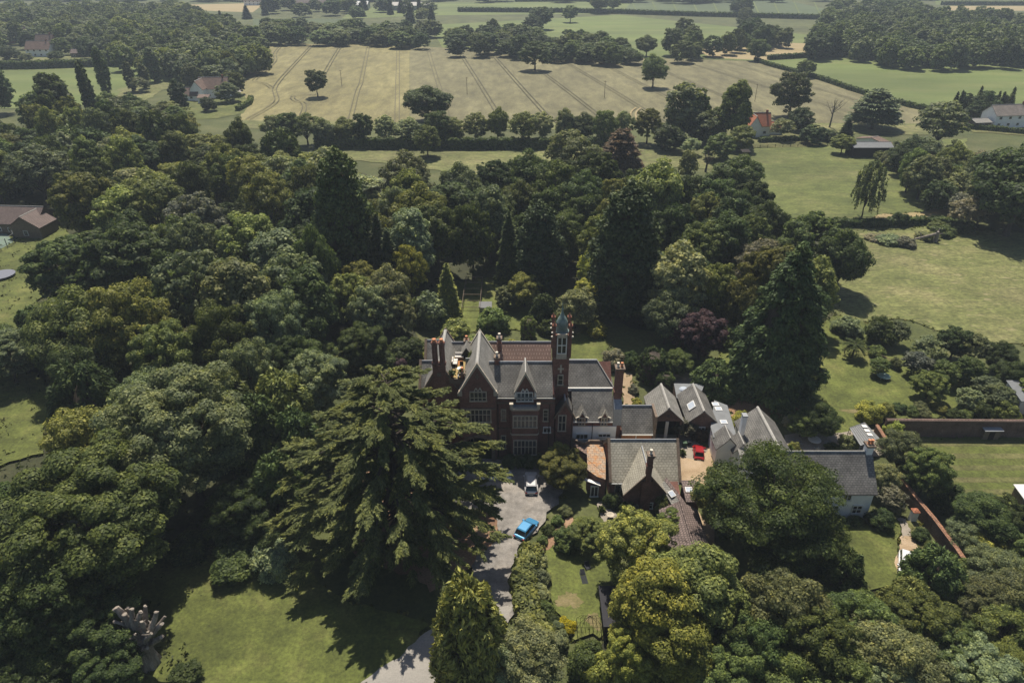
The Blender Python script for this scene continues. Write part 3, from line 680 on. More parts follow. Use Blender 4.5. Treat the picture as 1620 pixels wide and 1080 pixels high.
def ribbon(name, pts, w, mat, gauge=None):
    P = [at_z(*p) for p in pts]
    # smooth
    for _ in range(2):
        Q = [P[0]]
        for a, b in zip(P, P[1:]): Q += [(a[0] * .75 + b[0] * .25, a[1] * .75 + b[1] * .25), (a[0] * .25 + b[0] * .75, a[1] * .25 + b[1] * .75)]
        P = Q + [P[-1]]
    mb = MB(mat)
    for off in ([-gauge / 2, gauge / 2] if gauge else [0]):
        E = []
        for i, p in enumerate(P):
            a, b = P[max(0, i - 1)], P[min(len(P) - 1, i + 1)]; dx, dy = b[0] - a[0], b[1] - a[1]; L = sqrt(dx * dx + dy * dy) or 1
            nx, ny = -dy / L, dx / L; E.append(((p[0] + nx * (off + w / 2), p[1] + ny * (off + w / 2), 0), (p[0] + nx * (off - w / 2), p[1] + ny * (off - w / 2), 0)))
        for (a, b), (c, d) in zip(E, E[1:]): mb.poly([b, d, c, a])
    LAYER[0] += 1
    o = mb.build(name); o.location.z = .02 + .006 * LAYER[0]; o['kind'] = 'structure'; return o

for pts in ([(583, 73), (572, 128), (570, 136), (566, 142), (553, 196)], [(630, 73.5), (628, 198)], [(677, 78), (686, 110), (702, 160), (712, 198)], [(730, 88), (760, 135), (797, 196)],
            [(782, 90), (824, 138), (880, 200)], [(857, 114), (905, 150), (968, 200)], [(888, 95), (955, 135), (1017, 173), (1060, 200)], [(945, 97), (1000, 126), (1052, 153), (1120, 190)],
            [(1010, 96), (1090, 130), (1180, 168), (1260, 200)], [(1080, 97), (1180, 128), (1300, 165), (1380, 190)],
            [(494, 72), (470, 98), (433, 138), (436, 150), (440, 160), (425, 172), (392, 190)], [(446, 72), (433, 86), (438, 96), (420, 112), (402, 128)], [(402, 130), (420, 133), (430, 140)],
            [(540, 72), (524, 98), (512, 120)], [(500, 150), (462, 152), (464, 160), (486, 164), (472, 196)], [(1150, 99), (1230, 122), (1330, 152), (1420, 178)]):
    ribbon('tramline', pts, .38, TRACK, 1.9)
ribbon('tramline', [(1010, 172), (1000, 180), (1004, 194)], .8, STUBBLE, 2.2)
for k in range(10):
    x = 1000 + k * 32; ribbon('crop_row', [(x, 4), (x + 8, 22)], 1.6, FIELDG)
# ------------------------------------------------------------------ building helpers
def gable_roof_y(mb, xc, hw, ze, zr, y0, y1, mat, over=.3, th=.14, ridge=RIDGE, coping=None, rw=.13):
    s = (zr - ze) / hw
    for sg in (-1, 1):
        xe = xc + sg * (hw + over); z = ze - s * over
        p = [(xc, zr + .02), (xe, z + .02), (xe, z + th + .02), (xc, zr + th * 1.25 + .02)]
        mb.prism_y(p, y0, y1, mat)
    if ridge: mb.prism_y([(xc - rw, zr + th * .9 + .03), (xc + rw, zr + th * .9 + .03), (xc + .05, zr + th * 1.25 + .16), (xc - .05, zr + th * 1.25 + .16)], y0 + .02, y1 - .02, ridge)
    if coping:
        for ya, yb in ((y0 - .16, y0 + .2), (y1 - .2, y1 + .16)):
            for sg in (-1, 1):
                xe = xc + sg * (hw + over + .08); z = ze - s * (over + .08)
                mb.prism_y([(xc, zr - .1), (xe, z - .1), (xe, z + th + .2), (xc, zr + th + .36)], ya, yb, coping)

def gable_roof_x(mb, yc, hd, ze, zr, x0, x1, mat, over=.3, th=.14, ridge=RIDGE, coping=None, back=True, rw=.13):
    s = (zr - ze) / hd
    for sg in ((-1, 1) if back else (-1,)):
        ye = yc + sg * (hd + over); z = ze - s * over
        mb.prism_x([(yc, zr + .02), (ye, z + .02), (ye, z + th + .02), (yc, zr + th * 1.25 + .02)], x0, x1, mat)
    if ridge: mb.prism_x([(yc - rw, zr + th * .9 + .03), (yc + rw, zr + th * .9 + .03), (yc + .05, zr + th * 1.25 + .16), (yc - .05, zr + th * 1.25 + .16)], x0 + .02, x1 - .02, ridge)
    if coping:
        for xa, xb in ((x0 - .16, x0 + .2), (x1 - .2, x1 + .16)):
            for sg in (-1, 1):
                ye = yc + sg * (hd + over + .08); z = ze - s * (over + .08)
                mb.prism_x([(yc, zr - .1), (ye, z - .1), (ye, z + th + .2), (yc, zr + th + .36)], xa, xb, coping)

def gable_wall_y(mb, xc, hw, z0, ze, zr, y0, y1, mat):
    mb.prism_y([(xc - hw, z0), (xc + hw, z0), (xc + hw, ze), (xc, zr), (xc - hw, ze)], y0, y1, mat)

def gable_wall_x(mb, yc, hd, z0, ze, zr, x0, x1, mat):
    mb.prism_x([(yc - hd, z0), (yc + hd, z0), (yc + hd, ze), (yc, zr), (yc - hd, ze)], x0, x1, mat)

def window(parent, x0, x1, z0, z1, y, n=2, tr=(), fmat=STONE, bar=.11, pointed=False, sill=True, label=None):
    """a mullioned window in a wall facing the viewer's side (-Y)"""
    mb = MB(fmat); o = .1
    mb.box(x0 - o, x0 + bar - o, y - .13, y + .03, z0, z1); mb.box(x1 - bar + o, x1 + o, y - .13, y + .03, z0, z1)
    mb.box(x0 - o, x1 + o, y - .14, y + .03, z1 - .001, z1 + .14); mb.box(x0 - o - .06, x1 + o + .06, y - .18, y + .03, z0 - .15, z0 + .001)
    for i in range(1, n):
        x = x0 + (x1 - x0) * i / n; mb.box(x - bar * .42, x + bar * .42, y - .11, y + .02, z0 + .002, z1 - .002)
    for t in tr:
        z = z0 + (z1 - z0) * t; mb.box(x0 + .002, x1 - .002, y - .10, y + .02, z - bar * .4, z + bar * .4)
    if pointed:
        w = (x1 - x0) / n
        for i in range(1, n - 1):
            a, b = x0 + w * i, x0 + w * (i + 1); c = (a + b) / 2
            mb.bar((a, z1 + .1), (c, z1 + .1 + w * 1.15), bar, y - .13, y + .02); mb.bar((b, z1 + .1), (c, z1 + .1 + w * 1.15), bar, y - .125, y + .02)
            mb.prism_y([(a + .03, z1 + .12), (b - .03, z1 + .12), (c, z1 + w * 1.0)], y - .04, y + .02, GLASS)
    w_ = mb.build('window', parent)
    if label: w_['label'] = label
    MB(GLASS).box(x0, x1, y - .05, y + .01, z0, z1).build('pane', w_)
    return w_

def chimney(parent, x0, x1, y0, y1, z0, z1, pots=2, mat=BRICK, potmat=TERRACOTTA, cap=STONE_DARK, axis='x', name='chimney'):
    mb = MB(mat); mb.box(x0, x1, y0, y1, z0, z1 - .45); mb.box(x0 - .08, x1 + .08, y0 - .08, y1 + .08, z1 - .45, z1 - .25, mat)
    mb.box(x0 - .16, x1 + .16, y0 - .16, y1 + .16, z1 - .249, z1, cap); mb.box(x0 - .07, x1 + .07, y0 - .07, y1 + .07, z0 + (z1 - z0) * .55, z0 + (z1 - z0) * .55 + .18, mat)
    c = mb.build(name, parent)
    for i in range(pots):
        t = (i + .5) / pots; px = x0 + (x1 - x0) * t if axis == 'x' else (x0 + x1) / 2; py = (y0 + y1) / 2 if axis == 'x' else y0 + (y1 - y0) * t
        MB(potmat if i % 2 == 0 else TERRACOTTA).lathe([(.20, 0), (.22, .08), (.17, .12), (.15, .5), (.20, .54), (.20, .66), (.13, .66)], (px, py, z1 - .02), 10).build('pot', c)
    return c

# ------------------------------------------------------------------ the manor house
MX, MY = 2.0, 80.0
manor = thing('manor_house', (MX, MY, 0), 'dark red brick manor with slate roofs, stone mullioned windows and a copper topped tower', 'house')

# front range
EZ, RZ, FY, RY = 10.9, 14.0, 77.5, 80.6
mb = MB(BRICK); gable_wall_x(mb, RY, RY - FY, 0, EZ, RZ, -2.3, 5.95, BRICK)
mb.box(-2.2, 5.9, FY - .10, FY, 9.35, 9.55, STONE_DARK); mb.box(-2.2, 5.9, FY - .12, FY, 5.0, 5.2, STONE_DARK)
for k in range(16): x = -1.9 + k * .5; mb.box(x, x + .16, FY - .14, FY - .001, 10.1, 10.5, STONE_DARK)   # corbel table
mb.build('front_wall', manor)
mb = MB(SLATE_STAINED); gable_roof_x(mb, RY, RY - FY, EZ, RZ, -3.2, 5.6, SLATE_STAINED, over=.35, ridge=LEAD, rw=.16)
mb.box(-2.1, 5.9, FY - .52, FY - .36, EZ - .48, EZ - .3, RIDGE)
mb.build('front_roof', manor)

# porch wing with the steep gable, running right through to the back
PX, PHW, PE, PR, PY0, PY1 = -4.62, 2.42, 12.0, 16.2, 76.3, 85.6
mb = MB(BRICK)
gable_wall_y(mb, PX, PHW, 4.55, PE, PR, PY0, PY1, BRICK)
AX0, AX1 = PX - 2.0, PX + 1.75
mb.box(PX - PHW, AX0, PY0, PY1, 0, 4.549, BRICK); mb.box(AX1, PX + PHW, PY0, PY1, 0, 4.549, BRICK); mb.box(AX0 + .002, AX1 - .002, PY0 + 2.6, PY1, 0, 4.548, DARK)
mb.box(PX - PHW - .02, PX + PHW + .02, PY0 - .12, PY0 + .02, 9.2, 9.45, STONE_DARK)
mb.box(PX - PHW - .15, PX - PHW + .3, PY0 - .15, PY0 + .3, 11.5, 12.25, STONE); mb.box(PX + PHW - .3, PX + PHW + .15, PY0 - .15, PY0 + .3, 11.5, 12.25, STONE)
mb.bar((PX - .28, 14.55), (PX + .28, 14.55), .16, PY0 - .06, PY0 + .02, STONE_DARK); mb.bar((PX, 14.15), (PX, 15.05), .16, PY0 - .065, PY0 + .02, STONE_DARK)
mb.build('porch_wing_wall', manor)
arch = MB(STONE_DARK); N = 12
cxa, rad = (AX0 + AX1) / 2, (AX1 - AX0) / 2
prev = None
for i in range(N + 1):
    a = pi - pi * i / N; p = (cxa + (rad + .02) * cos(a), 3.0 + 1.45 * sin(a)); q = (cxa + (rad + .5) * cos(a), 3.0 + 1.85 * sin(a))
    if prev: arch.prism_y([prev[0], p, q, prev[1]], PY0 - .16, PY0 + .1)
    prev = (p, q)
for i in range(N):   # spandrels fill the corners above the arch
    a, b = pi - pi * i / N, pi - pi * (i + 1) / N
    arch.prism_y([(cxa + rad * cos(a), 3 + 1.43 * sin(a)), (cxa + rad * cos(b), 3 + 1.43 * sin(b)), (cxa + rad * cos(b), 4.54), (cxa + rad * cos(a), 4.54)], PY0 + .01, PY0 + .45, STONE_DARK)
arch.box(AX0 - .5, AX0 + .02, PY0 - .159, PY0 + .099, .05, 3.0); arch.box(AX1 - .02, AX1 + .5, PY0 - .159, PY0 + .099, .05, 3.0)
arch.build('porch_arch', manor)
MB(DARK).box(cxa - .75, cxa + .75, PY0 + 2.4, PY0 + 2.59, .1, 3.2).build('door', manor)
window(manor, AX0 + .15, AX0 + 1.0, 1.5, 3.2, PY0 + 2.6, 2, fmat=STONE_DARK)
window(manor, AX1 - 1.0, AX1 - .15, 1.5, 3.2, PY0 + 2.6, 2, fmat=STONE_DARK)
mb = MB(SLATE_PALE); gable_roof_y(mb, PX, PHW, PE, PR, PY0 + .1, PY1 - .1, SLATE_PALE, over=.22, coping=STONE, rw=.22); mb.build('porch_wing_roof', manor)
x0, x1, z0, z1 = face_rect(q1, 400, 618, 498, 668, PY0); window(manor, x0, x1, z0, z1, PY0, 4, (.35,), pointed=True, fmat=STONE, bar=.13)
x0, x1, z0, z1 = face_rect(q1, 380, 724, 526, 797, PY0); window(manor, x0, x1, z0, z1, PY0, 6, (.6,), bar=.13)

# chimney wing on the far side, also running to the back
CX, CHW, CE, CR, CY0, CY1 = -9.75, 2.15, 11.6, 15.35, 78.0, 87.6
mb = MB(BRICK); gable_wall_y(mb, CX, CHW, 0, CE, CR, CY0, CY1, BRICK)
mb.bar((CX - .4, 14.3), (CX + .4, 14.3), .5, CY0 - .05, CY0 + .02, STONE_DARK)
mb.build('chimney_wing_wall', manor)
mb = MB(SLATE_PALE); gable_roof_y(mb, CX, CHW, CE, CR, CY0 + .1, CY1 - .1, SLATE_PALE, over=.22, coping=STONE_DARK, rw=.22); mb.build('chimney_wing_roof', manor)
x0, x1, z0, z1 = face_rect(q1, 190, 593, 243, 634, CY0); window(manor, x0, x1, z0, z1, CY0, 3)
window(manor, CX - .5, CX + .9, 5.6, 7.4, CY0, 2, (.6,)); window(manor, CX - .5, CX + .9, 1.4, 3.6, CY0, 2, (.6,))
base = MB(BRICK); base.box(CX - .95, CX + .75, CY0 - .35, CY0 + .55, 9.6, 15.4); base.bar((CX - .38, 14.0), (CX + .18, 14.0), .55, CY0 - .4, CY0 - .34, STONE_DARK)
cb = base.build('chimney_breast', manor)
for xx in (CX - .55, CX + .41):
    mb = MB(BRICK); mb.lathe([(.52, 0), (.52, .35), (.40, .5), (.38, 3.1), (.46, 3.2), (.50, 3.45), (.42, 3.5)], (xx, CY0 + .1, 15.35), 8)
    st = mb.build('chimney_stack', manor); MB(TERRACOTTA).lathe([(.3, 0), (.34, .1), (.24, .16), (.22, .4), (.28, .46), (.2, .5)], (xx, CY0 + .1, 18.83), 10).build('pot', st)

# outer flank ranges
mb = MB(BRICK); gable_wall_x(mb, 82.6, 2.9, 0, 9.9, 12.9, -13.1, CX - CHW + .2, BRICK); gable_wall_x(mb, 86.6, 2.9, 0, 11.2, 14.0, -12.7, CX - CHW + .3, BRICK); mb.build('flank_wall', manor)
mb = MB(SLATE); gable_roof_x(mb, 82.6, 2.9, 9.9, 12.9, -13.0, CX - 1.2, SLATE, coping=STONE_DARK, ridge=LEAD); mb.build('flank_roof', manor)
mb = MB(SLATE); gable_roof_x(mb, 86.6, 2.9, 11.2, 14.0, -12.6, CX - .6, SLATE, coping=STONE_DARK, ridge=LEAD); mb.build('flank_roof', manor)

# link between the two wings, courtyard well and roof terrace
TZ = 13.0; TXA, TXB = CX + 1.25, -6.55
mb = MB(BRICK); mb.box(CX + CHW - .1, PX - PHW + .05, 78.6, 84.5, 0, 10.75); mb.box(TXA, TXB, 78.1, 84.0, 10.76, TZ - .05); mb.box(TXA - .05, TXB + .05, 77.98, 78.099, 12.3, TZ + .1, STONE_DARK); mb.build('link_wall', manor)
MB(TERR).box(TXA + .05, TXB - .05, 78.11, 83.95, TZ - .049, TZ + .02).build('terrace_floor', manor)
gp = MB(METAL); gx0, gx1 = TXB + .05, PX - .9
for k in range(4): x = gx0 + (gx1 - gx0) * k / 3; gp.box(x - .03, x + .03, 81.75, 81.82, TZ - 1.2, TZ + 1.05)
gp.box(gx0, gx1, 81.73, 81.84, TZ + 1.05, TZ + 1.11); gp.box(gx0, gx1, 81.9, 83.9, TZ - .1, TZ, LEAD); bal = gp.build('balustrade', manor)
MB(GREENGLASS).box(gx0 + .05, gx1 - .05, 81.77, 81.8, TZ + .05, TZ + 1.0).build('pane', bal)
mb = MB(SLATE); gable_roof_y(mb, PX - PHW - .3, .8, 11.3, 12.9, 78.3, 80.6, SLATE, over=.1, ridge=LEAD); mb.build('valley_roof', manor)
# back range
mb = MB(BRICK); gable_wall_x(mb, 86.6, 2.9, 0, 10.9, 13.7, PX + PHW - .2, 5.7, BRICK); gable_wall_x(mb, 86.5, 2.8, 0, 10.9, 13.7, CX + CHW - .2, PX - PHW + .1, BRICK); mb.build('back_wall', manor)
mb = MB(TILE_RED); gable_roof_x(mb, 86.6, 2.9, 10.9, 13.7, PX + .4, 5.75, TILE_RED, ridge=LEAD); mb.build('back_roof', manor)
mb = MB(SLATE_PALE); gable_roof_x(mb, 86.5, 2.8, 10.9, 13.7, CX + .5, PX - .5, SLATE_PALE, ridge=LEAD); mb.build('back_roof', manor)
MB(LEAD).box(PX + PHW, 5.7, 83.35, 83.95, 10.86, 10.98).build('valley_gutter', manor)
# small roof lantern with its stack
mb = MB(SLATE_PALE); gable_roof_y(mb, -6.5, .75, TZ + .5, TZ + 1.7, 83.3, 85.6, SLATE_PALE, over=.1, ridge=None); gable_wall_y(mb, -6.5, .7, TZ, TZ + .5, TZ + 1.6, 83.4, 85.5, DARK); mb.build('terrace_dormer', manor)

# bay of two storeys
BX0, BX1, BY = -.2, 3.72, 76.35
mb = MB(BRICK); ins = .45
for z0, z1_, mt in ((0, 9.0, BRICK),):
    mb.prism_z([(BX0, FY), (BX0, BY + .3), (BX0 + ins * .5, BY), (BX1 - ins * .5, BY), (BX1, BY + .3), (BX1, FY)], z0, z1_, mt)
mb.prism_z([(BX0 - .1, FY - .01), (BX0 - .1, BY + .25), (BX0 + ins * .5 - .08, BY - .1), (BX1 - ins * .5 + .08, BY - .1), (BX1 + .1, BY + .25), (BX1 + .1, FY - .01)], 9.001, 9.3, STONE)
mb.prism_z([(BX0 - .06, FY - .02), (BX0 - .06, BY + .27), (BX0 + ins * .5 - .05, BY - .06), (BX1 - ins * .5 + .05, BY - .06), (BX1 + .06, BY + .27), (BX1 + .06, FY - .02)], 4.75, 4.98, STONE)
for xx in (BX0 + .1, BX1 - .1): mb.box(xx - .2, xx + .2, BY - .05, BY + .4, 9.301, 9.95, STONE); mb.box(xx - .26, xx + .26, BY - .11, BY + .46, 9.951, 10.08, STONE)
mb.box(BX0 + .3, BX1 - .3, BY + .5, FY - .05, 9.28, 9.33, LEAD); mb.build('bay', manor)
x0, x1, z0, z1 = face_rect(q1, 660, 764, 810, 830, BY); window(manor, x0 + .1, x1 - .1, z0, z1, BY, 6, (.62,), bar=.15)
x0, x1, z0, z1 = face_rect(q1, 663, 912, 806, 995, BY); window(manor, x0 + .1, x1 - .1, z0, z1, BY, 6, (.55,), bar=.15)
# dormer over the bay
DX, DHW = 1.82, 1.28
mb = MB(BRICK); gable_wall_y(mb, DX, DHW, 9.3, 11.9, 14.55, FY - .25, FY + 3.0, BRICK)
gable_roof_y(mb, DX, DHW, 11.9, 14.6, FY - .6, FY + 3.1, SLATE_PALE, over=.22, coping=None, rw=.12)
for sg in (-1, 1):
    mb.prism_y([(DX, 14.4), (DX + sg * (DHW + .26), 11.25), (DX + sg * (DHW + .26), 11.65), (DX, 14.95)], FY - .75, FY - .59, STONE)
    mb.box(DX + sg * (DHW + .1) - .14, DX + sg * (DHW + .1) + .14, FY - .7, FY - .3, 10.9, 11.6, WHITE)
d_ = mb.build('dormer', manor)
x0, x1, z0, z1 = face_rect(q1, 688, 622, 780, 668, FY - .25); window(manor, x0, x1, z0, z1, FY - .25, 4, (.4,), fmat=WHITE, pointed=True)
# narrow windows
for r, n, tr, fm in (((592, 724, 616, 788), 1, (.5,), STONE), ((592, 884, 616, 956), 1, (.5,), STONE), ((850, 726, 872, 790), 1, (.4, .7), STONE), ((850, 832, 888, 860), 2, (), WHITE)):
    x0, x1, z0, z1 = face_rect(q1, *r, FY); window(manor, x0, x1, z0, z1, FY, n, tr, fmat=fm)
for xx in (-1.95, 5.2, 8.4):
    mb = MB(DARK); mb.tube([(xx, FY - .17, .2), (xx, FY - .17, 9.3)], [.06, .06], 6, DARK); mb.build('drainpipe', manor)

# tower
TX0, TX1, TY0, TY1, TT = 5.62, 7.78, 79.2, 81.6, 19.2
tc = (TX0 + TX1) / 2; ty = (TY0 + TY1) / 2
tw = MB(BRICK); tw.box(TX0, TX1, TY0, TY1, 0, TT)
for z in (11.0, 15.6): tw.box(TX0 - .08, TX1 + .08, TY0 - .08, TY1 + .08, z, z + .22, STONE_DARK)
tw.bar((tc - .42, 13.95), (tc + .42, 13.95), .26, TY0 - .06, TY0 + .02, STONE); tw.bar((tc, 13.3), (tc, 14.6), .26, TY0 - .065, TY0 + .02, STONE)
for sx in (TX0, TX1):
    for sy in (TY0, TY1):
        tw.box(sx - .2, sx + .2, sy - .2, sy + .2, 15.9, TT + 1.5, BRICK); tw.box(sx - .27, sx + .27, sy - .27, sy + .27, TT + 1.501, TT + 1.62, BRICK_RED)
        tw.lathe([(.17, 0), (.21, .12), (.09, .24), (.11, .36), (.02, .5)], (sx, sy, TT + 1.621), 8, BRICK_RED)
        k_ = -.26 if sx == TX0 else .26
        tw.lathe([(.04, 0), (.17, .1), (.18, .22), (.06, .3)], (sx + k_, sy - .1, TT - .3), 8, POT_CREAM); tw.lathe([(.04, 0), (.15, .09), (.16, .19), (.06, .27)], (sx + k_, sy - .1, TT + .35), 8, POT_CREAM)
tower = tw.build('tower', manor); 
x0, x1, z0, z1 = TX0 + .55, TX1 - .55, 16.5, 18.9
bw = MB(WHITE); bw.box(x0 - .16, x1 + .16, TY0 - .16, TY0 + .02, z0 - .9, z0 - .12, STONE); bw.box(x0 - .14, x0, TY0 - .18, TY0 + .02, z0 - .119, z1); bw.box(x1, x1 + .14, TY0 - .18, TY0 + .02, z0 - .119, z1); bw.box(x0 - .14, x1 + .14, TY0 - .19, TY0 + .02, z1, z1 + .55, STONE)
bw.box(tc - .06, tc + .06, TY0 - .14, TY0 + .02, z0, z1); bw.box(x0, x1, TY0 - .13, TY0 + .02, (z0 + z1) / 2 - .06, (z0 + z1) / 2 + .06); bw.box(x0, x1, TY0 - .17, TY0 + .02, z0 - .119, z0)
b_ = bw.build('belfry_window', tower); 
MB(GLASS).box(x0, x1, TY0 - .06, TY0 + .01, z0, z1).build('belfry_pane', tower)
window(manor, tc - .3, tc + .3, 11.45, 12.9, TY0, 1, (.5,)); 
dome = MB(COPPER); dome.lathe([(.98, 0), (1.02, .12), (.84, .2), (.76, .5), (.84, .95), (.78, 1.45), (.56, 1.95), (.32, 2.35), (.17, 2.8), (.1, 3.2), (.15, 3.3), (.09, 3.42), (.045, 4.0), (.09, 4.1), (.03, 4.2), (.02, 5.0)], (tc, ty, TT + .02), 16)
dome.build('copper_dome', tower)

# stair gable beside the tower
SX, SHW = 7.35, 1.22
mb = MB(BRICK); gable_wall_y(mb, SX, SHW, 0, 7.4, 9.5, 77.3, 80.4, BRICK); mb.build('stair_wall', manor)
mb = MB(SLATE); gable_roof_y(mb, SX, SHW, 7.4, 9.5, 77.2, 80.6, SLATE, over=.25, coping=STONE_DARK, ridge=LEAD); mb.build('stair_roof', manor)
x0, x1, z0, z1 = face_rect(q1, 942, 760, 980, 850, 77.3); window(manor, x0, x1, z0, z1, 77.3, 2, (.55,), bar=.14)

# service wing
WX0, WX1 = 8.5, 14.25
mb = MB(BRICK); gable_wall_x(mb, 84.0, 2.7, 0, 9.5, 12.2, 7.8, WX1, BRICK); mb.prism_x([(78.0, 0), (81.29, 0), (81.29, 9.3), (81.0, 9.3), (78.0, 6.3)], WX0, WX1, BRICK); mb.build('service_wall', manor)
mb = MB(SLATE_STAINED)
# upper slope, hipped at its far end
mb.hexa([(7.9, 81.15, 9.36), (WX1 + .2, 81.15, 9.36), (WX1 - 2.0, 84.0, 12.2), (7.9, 84.0, 12.2)], [(7.9, 81.15, 9.5), (WX1 + .25, 81.15, 9.5), (WX1 - 2.0, 84.0, 12.38), (7.9, 84.0, 12.38)])
mb.hexa([(WX1 + .2, 81.15, 9.36), (WX1 + .2, 86.9, 9.36), (WX1 - 2.0, 84.001, 12.2)], [(WX1 + .3, 81.15, 9.5), (WX1 + .3, 86.9, 9.5), (WX1 - 2.0, 84.001, 12.39)])
mb.hexa([(7.9, 84.0, 12.19), (WX1 - 2.0, 84.0, 12.19), (WX1 + .2, 86.9, 9.35), (7.9, 86.9, 9.35)], [(7.9, 84.002, 12.37), (WX1 - 2.0, 84.002, 12.37), (WX1 + .2, 86.9, 9.49), (7.9, 86.9, 9.49)])
mb.bar((7.9, 12.42), (WX1 - 2.0, 12.42), .18, 83.9, 84.1, LEAD)
mb.tube([(WX1 - 2.0, 84.0, 12.42), (WX1 + .28, 81.12, 9.55)], [.1, .1], 6, RIDGE)
mb.build('service_roof', manor)
MB(WHITE).box(8.0, WX1 + .1, 80.95, 81.14, 9.1, 9.6).build('parapet_gutter', manor)
mb = MB(SLATE); mb.prism_x([(77.7, 6.02), (77.7, 6.16), (80.93, 9.36), (80.93, 9.22)], WX0, WX1 + .05); mb.box(WX0, WX1, 77.62, 77.72, 5.95, 6.1, WHITE); mb.build('lower_roof', manor)
for zx in (1084, 1220):
    x, z = at_y(*q1(zx, 770), 77.7); hw = .56
    dm = MB(BRICK); gable_wall_y(dm, x, hw, 5.3, 7.0, 7.75, 77.72, 79.6, BRICK); gable_roof_y(dm, x, hw, 7.0, 7.8, 77.55, 79.7, SLATE, over=.2, ridge=None, th=.1)
    for sg in (-1, 1):
        dm.prism_y([(x, 7.75), (x + sg * .38, 7.02), (x + sg * (hw + .36), 6.78), (x + sg * (hw + .36), 6.92), (x + sg * .42, 7.2), (x, 8.35)], 77.4, 77.54, POT_CREAM)
    dd = dm.build('dormer', manor)
    window(manor, x - .36, x + .36, 5.55, 6.7, 77.72, 2, fmat=STONE, bar=.09)
mb = MB(RENDER_WHITE); x0, z1 = at_y(*q1(1025, 826), 77.9); x1, z0 = at_y(*q1(1287, 892), 77.9); mb.box(x0, x1, 77.85, 77.99, 1.2, z1); mb.build('white_wall', manor)
for r in ((1050, 874, 1114, 900), (1187, 872, 1252, 888)):
    a, b, c, d = face_rect(q1, *r, 77.85); window(manor, a, b, c, d, 77.85, 3, fmat=WHITE, bar=.08)
mb = MB(DARK); mb.tube([(at_y(*q1(1150, 800), 77.7)[0], 77.78, 2), (at_y(*q1(1150, 800), 77.7)[0], 77.78, 6)], [.05, .05], 6); mb.build('drainpipe', manor)
mb = MB(SLATE); mb.prism_x([(78.0, 5.2), (78.0, 8.0), (79.6, 9.2), (79.6, 5.2)], WX1 + .06, WX1 + 1.2, LEAD); mb.box(WX1 + .06, WX1 + 1.2, 78.0, 80, 0, 5.19, BRICK); mb.build('chimney_lean_to', manor)
chimney(manor, 14.35, 15.4, 79.2, 80.2, 5.0, 14.0, 2, potmat=POT_CREAM)
# remaining stacks
def stack_at(q, zx0, zx1, zytop, Y, zb, d=.7, pots=1, pm=POT_CREAM):
    a = at_y(*q(zx0, zytop), Y); b = at_y(*q(zx1, zytop), Y); chimney(manor, a[0], b[0], Y, Y + d, zb, a[1], pots, potmat=pm)
stack_at(q1, 551, 575, 405, 80.3, 12.5); stack_at(q1, 567, 589, 290, 85.6, 12.2, pots=1, pm=POT_CREAM)
stack_at(q1, 366, 388, 305, 85.6, 11.5, pm=TERRACOTTA); stack_at(q1, 338, 362, 500, 78.0, 9.0, pm=TERRACOTTA)
# slate-roofed link and its orange doors
mb = MB(BRICK); mb.box(15.5, 20.05, 77.6, 82.6, 0, 4.25); mb.box(20.05, 20.4, 77.4, 80.6, 0, 7.15, STONE_DARK); mb.build('link_range_wall', manor)
mb = MB(SLATE); gable_roof_x(mb, 80.1, 2.55, 4.3, 6.95, 15.55, 20.04, SLATE, over=.2, ridge=LEAD); mb.box(15.6, 20.0, 77.2, 77.33, 4.0, 4.16, WHITE); mb.build('link_range_roof', manor)
mb = MB(ORANGE_WOOD); mb.box(15.6, 17.6, 77.5, 77.59, .1, 3.9); mb.box(17.75, 19.9, 77.5, 77.59, .1, 3.9); mb.box(17.61, 17.74, 77.45, 77.6, .05, 4.0, WHITE); mb.build('door', manor)['label'] = 'orange timber doors under the white gutter'

# things on the roof terrace
def planter(x, y, z, h, label, flower):
    t = thing('potted_plant', (x, y, z), label, 'plant'); MB(TERRACOTTA).lathe([(.16, 0), (.24, .34), (.27, .36), (.27, .42), (.2, .42)], (0, 0, 0), 10).build('pot', t, local=True)
    V, Q = leaf_quads(np.random.default_rng(5).normal(size=(160, 3)) * np.array([.2, .2, h * .3]) + np.array([0, 0, .45 + h * .4]), np.random.default_rng(6).normal(size=(160, 3)), .2, 2, np.random.default_rng(7))
    f = bpy.data.objects.new('foliage', raw_mesh('foliage', V, Q, [LEAF])); COL.objects.link(f); f.parent = t; f.color = (*flower, 1)
def sofa(x, y, rz, w, label):
    t = thing('terrace_sofa', (x, y, TZ + .06), label, 'sofa', rz=rz)
    MB(TIMBER).box(-w / 2, w / 2, -.38, .38, .0, .3).box(-w / 2, w / 2, .38, .48, 0, .75).build('frame', t, local=True)
    mb = MB(CUSHION); n = max(1, int(w / .7))
    for k in range(n): a = -w / 2 + w * k / n; mb.box(a + .03, a + w / n - .03, -.36, .3, .301, .45)
    mb.build('seat', t, local=True); mb = MB(CUSHION)
    for k in range(n): a = -w / 2 + w * k / n; mb.box(a + .05, a + w / n - .05, .22, .379, .452, .8)
    mb.build('backrest', t, local=True)
sofa((TXA + TXB) / 2, 83.4, 0, 1.3, 'white cushioned sofa at the inner end of the roof terrace'); sofa(TXA + .45, 81.9, radians(90), 1.5, 'white cushioned sofa along the pale slate slope of the roof terrace')
def stool(x, y, label):
    t = thing('terrace_chair', (x, y, TZ + .06), label, 'chair')
    MB(DARK).box(-.25, .25, -.25, .25, .38, .45).build('seat', t, local=True); MB(DARK).box(-.25, .25, .2, .25, .46, .9).build('backrest', t, local=True)
    for sx in (-.22, .22):
        for sy in (-.22, .22): MB(DARK).box(sx - .025, sx + .025, sy - .025, sy + .025, 0, .379).build('leg', t, local=True)
